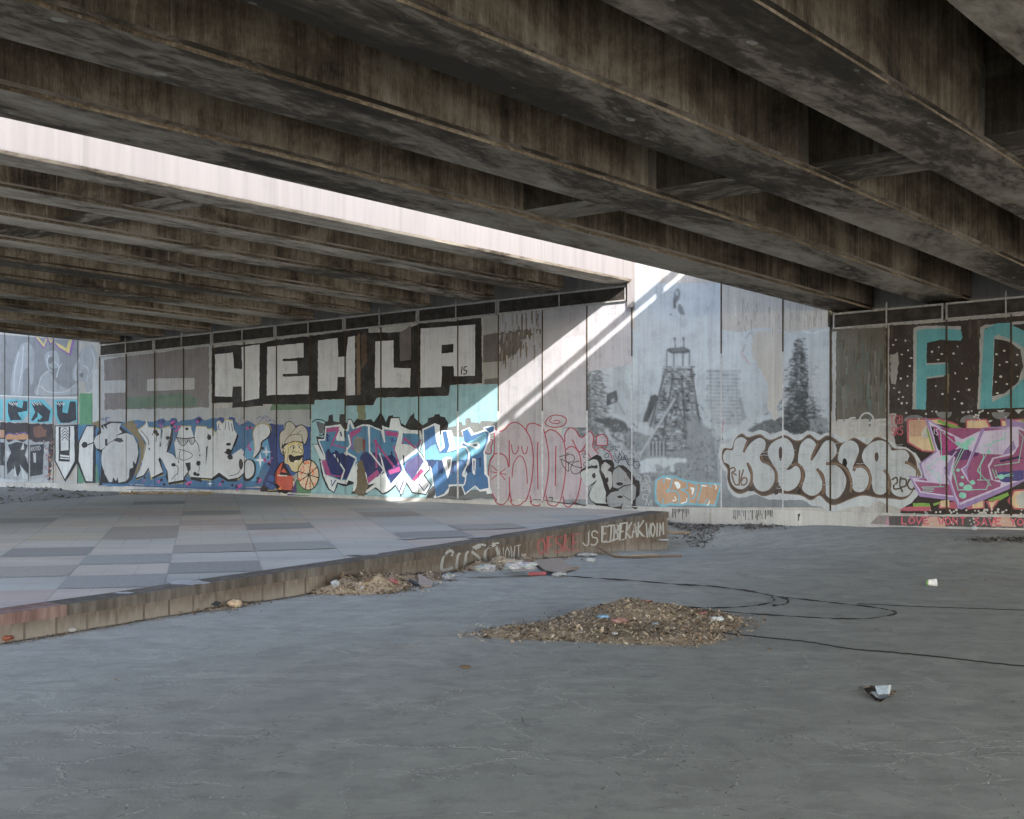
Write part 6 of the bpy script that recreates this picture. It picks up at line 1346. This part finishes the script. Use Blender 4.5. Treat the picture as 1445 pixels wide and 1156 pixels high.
# soil along the wall foot
def soil(pxs, name, lab):
    P = [tuple(gp(*p).to_2d()) for p in pxs]; m = MB(); heap(m, P, lambda x, y: 0.0, 2600, [A_col(c) for c in ((78, 74, 72), (86, 82, 80), (70, 66, 64), (94, 90, 86), (76, 74, 74), (84, 78, 73), (124, 122, 118))], (.02, .06))
    return tag(m.build(name, M_litter), lab, kind='stuff')
soil([(937, 751), (985, 754), (1030, 753), (1062, 748), (1100, 744), (1096, 742), (1000, 741), (936, 738)], 'soil', 'dark soil banked along the wall foot beyond the platform corner')
soil([(1378, 765), (1410, 768), (1500, 769), (1500, 762), (1420, 761)], 'soil', 'dark patch of dirt on the floor below the red slogan')
P = [(-12.5, 27), (-9.2, 29.2), (-8.6, 30.5), (-8.6, 32.0), (-10.5, 33.1), (-14, 35), (-17, 33), (-14, 28)]
m = MB(); heap(m, P, lambda x, y: .04 + .05 * mnoise.noise(Vector((x * 1.3, y * 1.3, 7))) + (.06 if y > 31.2 else 0), 900, [A_col(c) for c in ((62, 60, 62), (80, 78, 78), (52, 48, 46), (96, 96, 94), (70, 66, 62), (112, 112, 108), (130, 132, 130), (80, 78, 50))], (.04, .16))
tag(m.build('soil', M_litter), 'rough dark dirt between the platform and the far left wall', kind='stuff')
# scattered crumbs along the cracks of the floor, pebbles and twigs
mb = MB(); CR_ = [A_col(c) for c in ((122, 127, 125), (128, 132, 130), (118, 122, 120), (134, 138, 135), (106, 109, 107))]
def crumb(p, r, c):
    b = [Vector((p.x + r * math.cos(t) * rng.uniform(.7, 1.2), p.y + r * math.sin(t) * rng.uniform(.7, 1.2), p.z - .002)) for t in (0, 1.57, 3.14, 4.71)]
    tp = Vector((p.x + rng.uniform(-.3, .3) * r, p.y + rng.uniform(-.3, .3) * r, p.z + r * rng.uniform(.3, .65)))
    for i in range(4): mb.poly([b[i], b[(i + 1) % 4], tp], c)
def on_floor(x, y):
    t = CX + F * x / max(y, .1); 
    return y > 4 and dist_n(x, y) > .6 and not (x < interp([(k.y, k.x) for k in kbot], y) + .15 and y < 20.4)
for i in range(230):
    Y = rng.uniform(5.6, 19) if i % 3 else rng.uniform(5.6, 10); X = rng.uniform(-.45, .45) * Y
    th = math.radians(rng.choice([50, 50, 50, 46, 58, 100, -20, 15]) + rng.gauss(0, 9)); n = int(rng.uniform(14, 52)); q = Vector((X, Y, 0)); dens = rng.uniform(.5, 1.0); kink = rng.gauss(0, .02)
    for k in range(n):
        q = q + Vector((math.cos(th), math.sin(th), 0)) * .027; th += rng.gauss(0, .09) + kink * .3
        if rng.random() < .03: th += rng.choice([-.9, .9])
        if not on_floor(q.x, q.y): break
        z = ground_z(q.x, q.y)
        if rng.random() < dens: crumb(Vector((q.x + rng.gauss(0, .009), q.y + rng.gauss(0, .009), z)), rng.uniform(.0025, .0078), rng.choice(CR_))
        if rng.random() < .09:
            w = Vector((-math.sin(th), math.cos(th), 0)) * rng.uniform(.002, .006); t = Vector((math.cos(th), math.sin(th), 0)) * .018; c = Vector((q.x, q.y, z + .004))
            mb.poly([c - t - w, c + t - w, c + t + w, c - t + w], A_col(rng.choice(((100, 102, 98), (106, 107, 104), (90, 89, 85)))))
for i in range(420):
    Y = 5.6 + 13 * rng.random() ** 1.4; X = rng.uniform(-.42, .42) * Y
    if on_floor(X, Y): crumb(Vector((X, Y, ground_z(X, Y))), rng.uniform(.0015, .0045) , rng.choice(CR_ + MUL[:5]))
for px, py in ((1112, 776), (1085, 768), (1150, 792), (1320, 785), (1180, 868), (1250, 890), (1030, 896), (560, 911), (575, 913), (1285, 905), (1360, 835), (900, 800), (1395, 820), (1050, 812), (640, 975), (160, 960)):
    for k in range(9): p = gp(px + rng.gauss(0, 7), py + rng.gauss(0, 1.2)); p.z += .006; chip(mb, p, rng.uniform(.02, .07), .012, rng.choice(MUL), .3)
for i in range(240): p = gp(rng.uniform(1290, 1445), rng.gauss(820, 4)); p.z += .004; chip(mb, p, rng.uniform(.01, .03), .01, rng.choice(MUL), .3)
tag(mb.build('floor_crumbs', M_litter), 'crumbs and grit along the cracks of the floor', kind='stuff')

# --- single pieces of litter
def crumple(name, px, py, size, c, label, cat, flat=.5, seed=0, z=None, grp=None, el=1.0):
    p = gp(px, py) if z is None else gpx(px, py, z)
    c = tuple(v * .90 if min(c) > 125 else v for v in c)
    bm = bmesh.new(); bmesh.ops.create_icosphere(bm, subdivisions=3, radius=.5)
    for v in bm.verts:
        n = v.co.normalized(); k = .72 + .55 * abs(mnoise.noise(n * 2.2 + Vector((seed, seed * 2, 1)))) + .25 * mnoise.noise(n * 6 + Vector((seed, 0, 0)))
        v.co = Vector((n.x * .5 * k * el, n.y * .5 * k, max(-.30, n.z * .5 * k * flat)))
    zmin = min(v.co.z for v in bm.verts)
    m = MB()
    for f in bm.faces: m.poly([(p.x + v.co.x * size, p.y + v.co.y * size, p.z + (v.co.z - zmin) * size) for v in f.verts], tuple(q * rng.uniform(.85, 1.1) for q in A_col(c)))
    bm.free()
    return tag(m.build(name, M_litter, loc=tuple(p)), label, cat, grp)
WP = (158, 162, 164)
crumple('paper_scrap', 102, 892, .085, WP, 'small white paper scrap at the kerb foot below the red coping', 'paper', seed=1)
crumple('food_wrapper', 9, 906, .15, (128, 70, 50), 'crumpled rusty red wrapper at the kerb foot on the left edge', 'wrapper', .4, seed=2)
crumple('plastic_bag', 293, 857, .22, (58, 62, 70), 'dark crumpled plastic bag against the kerb, left of a tan paper bag', 'bag', .35, seed=3, el=1.5)
crumple('paper_bag', 331, 857, .17, (160, 140, 112), 'crumpled tan paper bag by the kerb next to a dark plastic bag', 'bag', .5, seed=4)
crumple('plastic_cup', 473, 828, .11, (150, 156, 160), 'pale crushed plastic cup on the leaf drift left of the red carton', 'cup', .8, seed=5, z=.09)
crumple('paper_ball', 463, 836, .05, (176, 178, 178), 'little white paper ball in front of the leaf drift', 'paper', .8, seed=6)
crumple('foam_crumb', 511, 831, .045, (170, 172, 172), 'tiny white foam lump between the crushed cup and the red carton', 'foam', .8, seed=7, z=.07)
crumple('plastic_bag', 633, 819, .19, (140, 146, 152), 'clear grey crumpled plastic bag under the white letters on the kerb', 'bag', .5, seed=8)
crumple('plastic_film', 668, 815, .14, (136, 142, 146), 'flat pale plastic film on the floor right of the clear bag', 'plastic', .2, seed=9, el=1.5)
crumple('tissue_heap', 685, 808, .25, (148, 152, 154), 'white tissue wad in the leaves, the left of two', 'tissue', .45, seed=10, z=.03, el=1.3)
crumple('tissue_heap', 734, 806, .36, (160, 164, 164), 'large white tissue wad left of the flat cardboard, above the red tube', 'tissue', .35, seed=11, z=.03, el=1.3)
crumple('paper_bag', 720, 799, .24, (146, 132, 112), 'tan paper bag crumpled behind the large white tissue wad', 'bag', .4, seed=12, z=.05, el=1.4)
crumple('tissue_scrap', 789, 814, .15, (156, 160, 164), 'white tissue scrap on the black strap right of the red tube', 'tissue', .4, seed=13, el=1.4)
crumple('paper_scrap', 833, 793, .11, (172, 176, 178), 'white paper scrap lying alone on the floor below the JS tag', 'paper', .5, seed=14, el=1.4)
crumple('tissue_scrap', 828, 786, .19, (146, 150, 152), 'greyish tissue wad at the kerb foot under the scrawled tags', 'tissue', .35, seed=15, el=1.8)
crumple('paper_scrap', 990, 749, .17, (140, 146, 154), 'white paper lump on the dark soil at the wall foot', 'paper', .5, seed=16, el=1.4)
crumple('paper_scrap', 936, 763, .14, (164, 168, 170), 'flat white paper beside the platform corner', 'paper', .2, seed=17, el=1.6)
crumple('paper_scrap', 1375, 748, .10, (168, 172, 176), 'bright paper scrap at the wall foot under the red slogan', 'paper', .8, seed=18)
crumple('dead_leaf', 657, 943, .07, (104, 82, 54), 'brown curled dead leaf alone on the open floor', 'leaf', .35, seed=19, el=1.4)
crumple('blue_scrap', 851, 872, .085, (92, 136, 172), 'light blue plastic scrap on the mulch heap', 'plastic', .35, seed=20, z=.13, el=1.5)
crumple('pink_wrapper', 913, 852, .095, (168, 104, 112), 'pink wrapper on top of the mulch heap', 'wrapper', .4, seed=21, z=.165, el=1.4)
crumple('dusty_rag', 874, 880, .14, (132, 98, 90), 'dusty red rag half buried in the mulch heap', 'rag', .4, seed=22, z=.09, el=1.3)
crumple('paper_scrap', 868, 896, .06, (160, 162, 164), 'white scrap low on the front of the mulch heap', 'paper', .4, seed=23, z=.06)
crumple('paper_scrap', 925, 882, .07, (140, 150, 156), 'pale bluish scrap on the right shoulder of the mulch heap', 'paper', .4, seed=24, z=.08)
for i, (px, py) in enumerate(((674, 883), (679, 884.5), (684, 886), (689, 887.5), (693, 886.5))):
    crumple('foam_crumb', px, py, .04, (150, 154, 156), 'white foam crumbs in a short row left of the mulch heap', 'foam', .7, seed=30 + i, grp='foam crumbs left of the mulch heap')
def slab(name, pxs, th, c, label, cat, zs=None, mat=None):
    pts = [gp(*p) for p in pxs]
    if zs: 
        for p, z in zip(pts, zs): p.z += z
    m = MB(); up = Vector((0, 0, th)); b = [p + Vector((0, 0, .004)) for p in pts]; t = [p + up for p in b]
    m.poly(t, A_col(c)); m.poly(list(reversed(b)), A_col(c))
    for i in range(len(b)): j = (i + 1) % len(b); m.poly([b[i], b[j], t[j], t[i]], A_col(tuple(q * .85 for q in c)))
    return tag(m.build(name, mat or M_litter, loc=tuple(pts[0])), label, cat)
slab('cardboard_sheet', [(751, 797), (790, 795), (812, 805), (790, 811), (768, 809)], .012, (140, 128, 116), 'flat brown cardboard sheet on the floor below the OFSKE tag', 'cardboard', [.05, .06, .01, .01, .03])
slab('cardboard_sheet', [(590, 819), (600, 822), (612, 826), (609, 829), (596, 830), (591, 828)], .02, (140, 128, 122), 'torn pale cardboard piece right of the red carton', 'cardboard', [.06, .04, .02, .0, .0, .0])
slab('roof_slate', [(577, 822), (588, 826), (592, 829), (580, 826)], .015, (62, 66, 74), 'small dark slate sliver between the red carton and the torn cardboard', 'slate', [.03, .02, .01, .02])
# red carton
m = MB(); p = gp(548, 834); q = Vector((.94, .3, -.12)).normalized(); r = Vector((-.3, .93, .1)).normalized(); s3 = q.cross(r)
m.box(p + Vector((-.11, 0, .045)), q * .21, r * .13, s3 * .085, A_col((140, 72, 74))); m.box(p + Vector((-.11, 0, .045)) + s3 * .0855 + q * .02 + r * .02, q * .15, r * .09, s3 * .004, A_col((156, 104, 106)))
tag(m.build('carton', M_litter, loc=tuple(p)), 'crushed pinkish red carton on the leaf drift by the kerb', 'carton')
# red tube
m = MB(); a, b = gp(746, 813), gp(771, 812.5); a.z += .026; b.z += .026
m.tube([a, a.lerp(b, .5), b], .024, 12, A_col((138, 66, 72))); tag(m.build('cardboard_tube', M_litter, loc=tuple(a)), 'short red tube lying in front of the white tissue wad', 'tube')
m = MB(); a, b = gp(772, 812.5), gp(779, 813); a.z += .02; b.z += .02; m.tube([a, b], .014, 8, A_col((52, 56, 74))); tag(m.build('bottle_neck', M_litter, loc=tuple(a)), 'dark bottle neck butting against the end of the red tube', 'bottle')
# paper cup lying on its side
cup = empty('paper_cup', gp(1314, 828)); tag(cup, 'white paper cup with a green base lying alone on the floor', 'cup')
c0 = gp(1307, 826.5) + Vector((0, 0, .036)); ax = Vector((.96, -.25, .05)).normalized()
def ring(c, r, n=20): e1 = ax.cross(Vector((0, 0, 1))).normalized(); e2 = e1.cross(ax); return [c + e1 * r * math.cos(t * 6.2832 / n) + e2 * r * math.sin(t * 6.2832 / n) for t in range(n)]
m = MB(); m.grid([ring(c0 + ax * .022, .0335), ring(c0 + ax * .115, .044)], (.62, .63, .64), closed=True); m.grid([ring(c0 + ax * .115, .0425), ring(c0 + ax * .03, .032)], (.5, .5, .5), closed=True); m.build('cup_wall', M_litter, cup, smooth=False)
m = MB(); m.grid([ring(c0, .031), ring(c0 + ax * .022, .0336)], A_col((88, 136, 60)), closed=True); m.poly(list(reversed(ring(c0 + ax * .002, .031))), A_col((88, 136, 60))); m.build('cup_base', M_litter, cup)
m = MB(); m.tube(ring(c0 + ax * .116, .044) + [ring(c0 + ax * .116, .044)[0]], .0022, 6, (.66, .67, .68)); m.build('rim', M_litter, cup)
# plastic bottle on the heap
bt = empty('plastic_bottle', gpx(1008, 873, .07)); tag(bt, 'squashed clear plastic bottle on the right end of the mulch heap', 'bottle')
M_pet = mat_simple('cloudy_plastic', (.34, .38, .40), .25, 0, 30, .25)
b0 = gpx(1000, 876, .06); b1 = b0 + Vector((.16, .05, .012)); d = (b1 - b0)
m = MB(); m.tube([b0, b0 + d * .05, b0 + d * .3, b0 + d * .5, b0 + d * .72, b0 + d * .86], [.026, .033, .034, .029, .033, .014], 14); m.build('bottle_body', M_pet, bt, smooth=True)
m = MB(); m.tube([b0 + d * .86, b0 + d], .014, 10, A_col((60, 64, 66))); m.build('cap', M_litter, bt)
m = MB(); a = gpx(984, 866, .1); m.tube([a, a + Vector((.07, -.06, .02))], .008, 6, A_col((150, 66, 70))); tag(m.build('straw', M_litter, loc=tuple(a)), 'short red straw beside the clear bottle on the heap', 'straw')
# laths and a branch by the far kerb
def lath(pxs, r, c, label, name='wooden_lath', lift=0.0, cat='lath'):
    pts = []
    for i, p in enumerate(pxs):
        g = gp(*p[:2]); g.z += r + (p[2] if len(p) > 2 else 0); pts.append(g)
    m = MB(); m.tube(pts, r, 6, A_col(c)); return tag(m.build(name, M_litter, loc=tuple(pts[0])), label, cat)
lath([(846, 783.5, .09), (856, 786, .04), (868, 787.5), (900, 788.5), (935, 787), (962, 786)], .016, (96, 80, 62), 'long bent brown branch on the floor below the scrawled tags', 'branch', cat='branch')
lath([(850, 784, .03), (880, 786.5), (912, 784.5), (930, 784)], .014, (132, 120, 102), 'pale straight lath lying across the bent branch')
lath([(796, 807), (806, 805.5, .01), (816, 804.5, .02)], .012, (98, 78, 56), 'short brown stick at the end of the cardboard sheet', 'stick', cat='stick')
lath([(942, 748.5, .02), (968, 748.2, .02)], .026, (136, 124, 106), 'pale lath on the dark soil, the farther of two behind the platform corner')
lath([(942, 754.5, .02), (973, 755.5, .02)], .02, (112, 98, 80), 'brown lath on the dark soil, the nearer of two behind the platform corner')
# black straps and wires
def strap(pxs, w, label, name='strap', r=None, lift=.006, c=None):
    q = smooth(pxs, False, 6); pts = [gp(x, y) for x, y in q]
    for i, p in enumerate(pts): p.z += lift + .004 * abs(math.sin(i * 1.7))
    if w is None:
        m = MB(); m.tube(pts, r, 5)
    else:
        m = MB(); rows = []
        for i, p in enumerate(pts):
            a = pts[max(0, i - 1)]; b = pts[min(len(pts) - 1, i + 1)]; t = (b - a).normalized(); n = Vector((-t.y, t.x, 0)) ; tw = .6 * math.sin(i * .55); n = (n * math.cos(tw) + Vector((0, 0, 1)) * math.sin(tw)) * w / 2
            u2 = Vector((0, 0, .003)); rows.append([p - n + Vector((0, 0, w * .28)), p + n + Vector((0, 0, w * .28)), p + n + Vector((0, 0, w * .28)) + u2, p - n + Vector((0, 0, w * .28)) + u2])
        m.grid(rows, closed=True)
    return tag(m.build(name, M_rubber, loc=tuple(pts[0])), label, 'strap' if name == 'strap' else 'wire')
strap([(772, 812.5), (800, 815), (850, 818.5), (900, 822), (960, 827), (1000, 829), (1050, 835), (1080, 841), (1106, 846), (1112, 851), (1108, 855), (1090, 857)], .026, 'long black strap from the red tube curving to a hook near the mulch heap')
strap([(945, 856), (968, 858.5), (1000, 860), (1040, 859), (1070, 856), (1088, 852), (1093, 848), (1088, 844)], .019, 'twisted black and white strap looping back from the heap top')
strap([(965, 859.5), (1005, 863.5), (1060, 868), (1120, 872), (1180, 875), (1225, 875), (1258, 870), (1264, 866), (1250, 862), (1225, 858), (1180, 853), (1140, 848.5), (1108, 845)], .017, 'long narrow black strap making the widest loop right of the heap')
strap([(972, 884), (985, 887), (1020, 894), (1080, 901), (1140, 907), (1200, 917), (1260, 922), (1330, 929), (1400, 937), (1470, 944)], None, 'thin black wire running from the heap across the floor to the right edge', 'wire', .0055)
strap([(1210, 853), (1250, 855), (1320, 858), (1380, 860), (1470, 863)], None, 'faint thin wire on the floor beyond the strap loops', 'wire', .0038)
# broken floor tile with a plastic scrap standing in the hole
hole = MB(); hp = [gp(*p) for p in ((1219, 972), (1222, 976.5), (1228, 983), (1236, 990), (1243, 991.5), (1250, 986), (1263, 978), (1258, 976.5), (1240, 973), (1228, 970))]
for p in hp: p.z = .003
hole.tris([(p.x, p.y, p.z) for p in hp], A_col((52, 40, 32)))
cx_ = sum(p.x for p in hp) / len(hp); cy_ = sum(p.y for p in hp) / len(hp)
for i in range(len(hp)):
    a, b = hp[i], hp[(i + 1) % len(hp)]; hole.tris([(a.x, a.y, .004), (b.x, b.y, .004), (b.x + (b.x - cx_) * .1, b.y + (b.y - cy_) * .1, .012), (a.x + (a.x - cx_) * .1, a.y + (a.y - cy_) * .1, .012)], A_col(rng.choice(((96, 84, 70), (120, 108, 90), (70, 58, 46)))))
for i in range(120): chip(hole, Vector((cx_ + rng.gauss(0, .07), cy_ - .03 + rng.gauss(0, .04), .012)), rng.uniform(.01, .025), .008, rng.choice(MUL), .4)
tag(hole.build('pothole', M_litter), kind='structure')
m = MB(); e = [gpx(1234.5, 968, .075), gpx(1254, 967, .08), gpx(1252.5, 979.5, .012), gpx(1238.5, 980, .012)]; n_ = Vector((.02, .012, 0))
bl = A_col((112, 128, 142)); m.poly(e, bl); m.poly([p + n_ for p in reversed(e)], bl)
for i in range(4): j = (i + 1) % 4; m.poly([e[i], e[j], e[j] + n_, e[i] + n_], A_col((140, 150, 156)))
m.poly([gpx(1238.5, 980, .012), gpx(1252.5, 979.5, .012), gpx(1252, 985, .008), gpx(1240, 987, .008)], A_col((98, 110, 118))); m.poly([gpx(1228, 976, .03), gpx(1236, 976, .03), gpx(1240, 985, .009), gpx(1236, 984, .009)], A_col((118, 132, 142)))
tag(m.build('plastic_scrap', M_litter, loc=tuple(gp(1245, 982))), 'folded blue-grey plastic sheet stuck upright in a small hole in the floor', 'plastic')
# ------------------------------------------------------------------ light and camera
SC.view_settings.view_transform = 'Standard'; SC.view_settings.look = 'None'; SC.view_settings.gamma = 1; SC.view_settings.exposure = EXPO
sd = (WU + WN + Vector((0, 0, SUN_Z))).normalized()
el = math.asin(sd.z); az = math.atan2(sd.x, sd.y)
w = bpy.data.worlds.new('World'); SC.world = w; w.use_nodes = True
nt = w.node_tree; bg = nt.nodes['Background']; sky = nt.nodes.new('ShaderNodeTexSky')
sky.sky_type = 'NISHITA'; sky.sun_disc = False; sky.sun_elevation = el; sky.sun_rotation = az; sky.altitude = 100; sky.air_density = 1.0; sky.dust_density = 1.5; sky.ozone_density = 1.0
hs = nt.nodes.new('ShaderNodeHueSaturation'); hs.inputs['Saturation'].default_value = .70
nt.links.new(sky.outputs[0], hs.inputs['Color']); nt.links.new(hs.outputs[0], bg.inputs[0]); bg.inputs[1].default_value = SKY
sl_ = bpy.data.lights.new('sun', 'SUN'); sl_.energy = SUN; sl_.angle = math.radians(.5); sl_.color = (1, .925, .875)
so_ = bpy.data.objects.new('sun', sl_); COL.objects.link(so_); so_.rotation_euler = sd.to_track_quat('Z', 'Y').to_euler()
so_.location = (0, 0, 20)
cd = bpy.data.cameras.new('camera'); cam = bpy.data.objects.new('camera', cd); COL.objects.link(cam)
cam.location = (0, 0, EYE); cam.rotation_euler = (math.radians(90), 0, 0)
cd.sensor_width = 36; cd.lens = F / 1445 * 36; cd.shift_y = (HOR - 578) / 1445; cd.clip_start = .1; cd.clip_end = 2000
SC.camera = cam
SC.cycles.max_bounces = 8; SC.cycles.diffuse_bounces = 5
SC.cycles.use_denoising = True
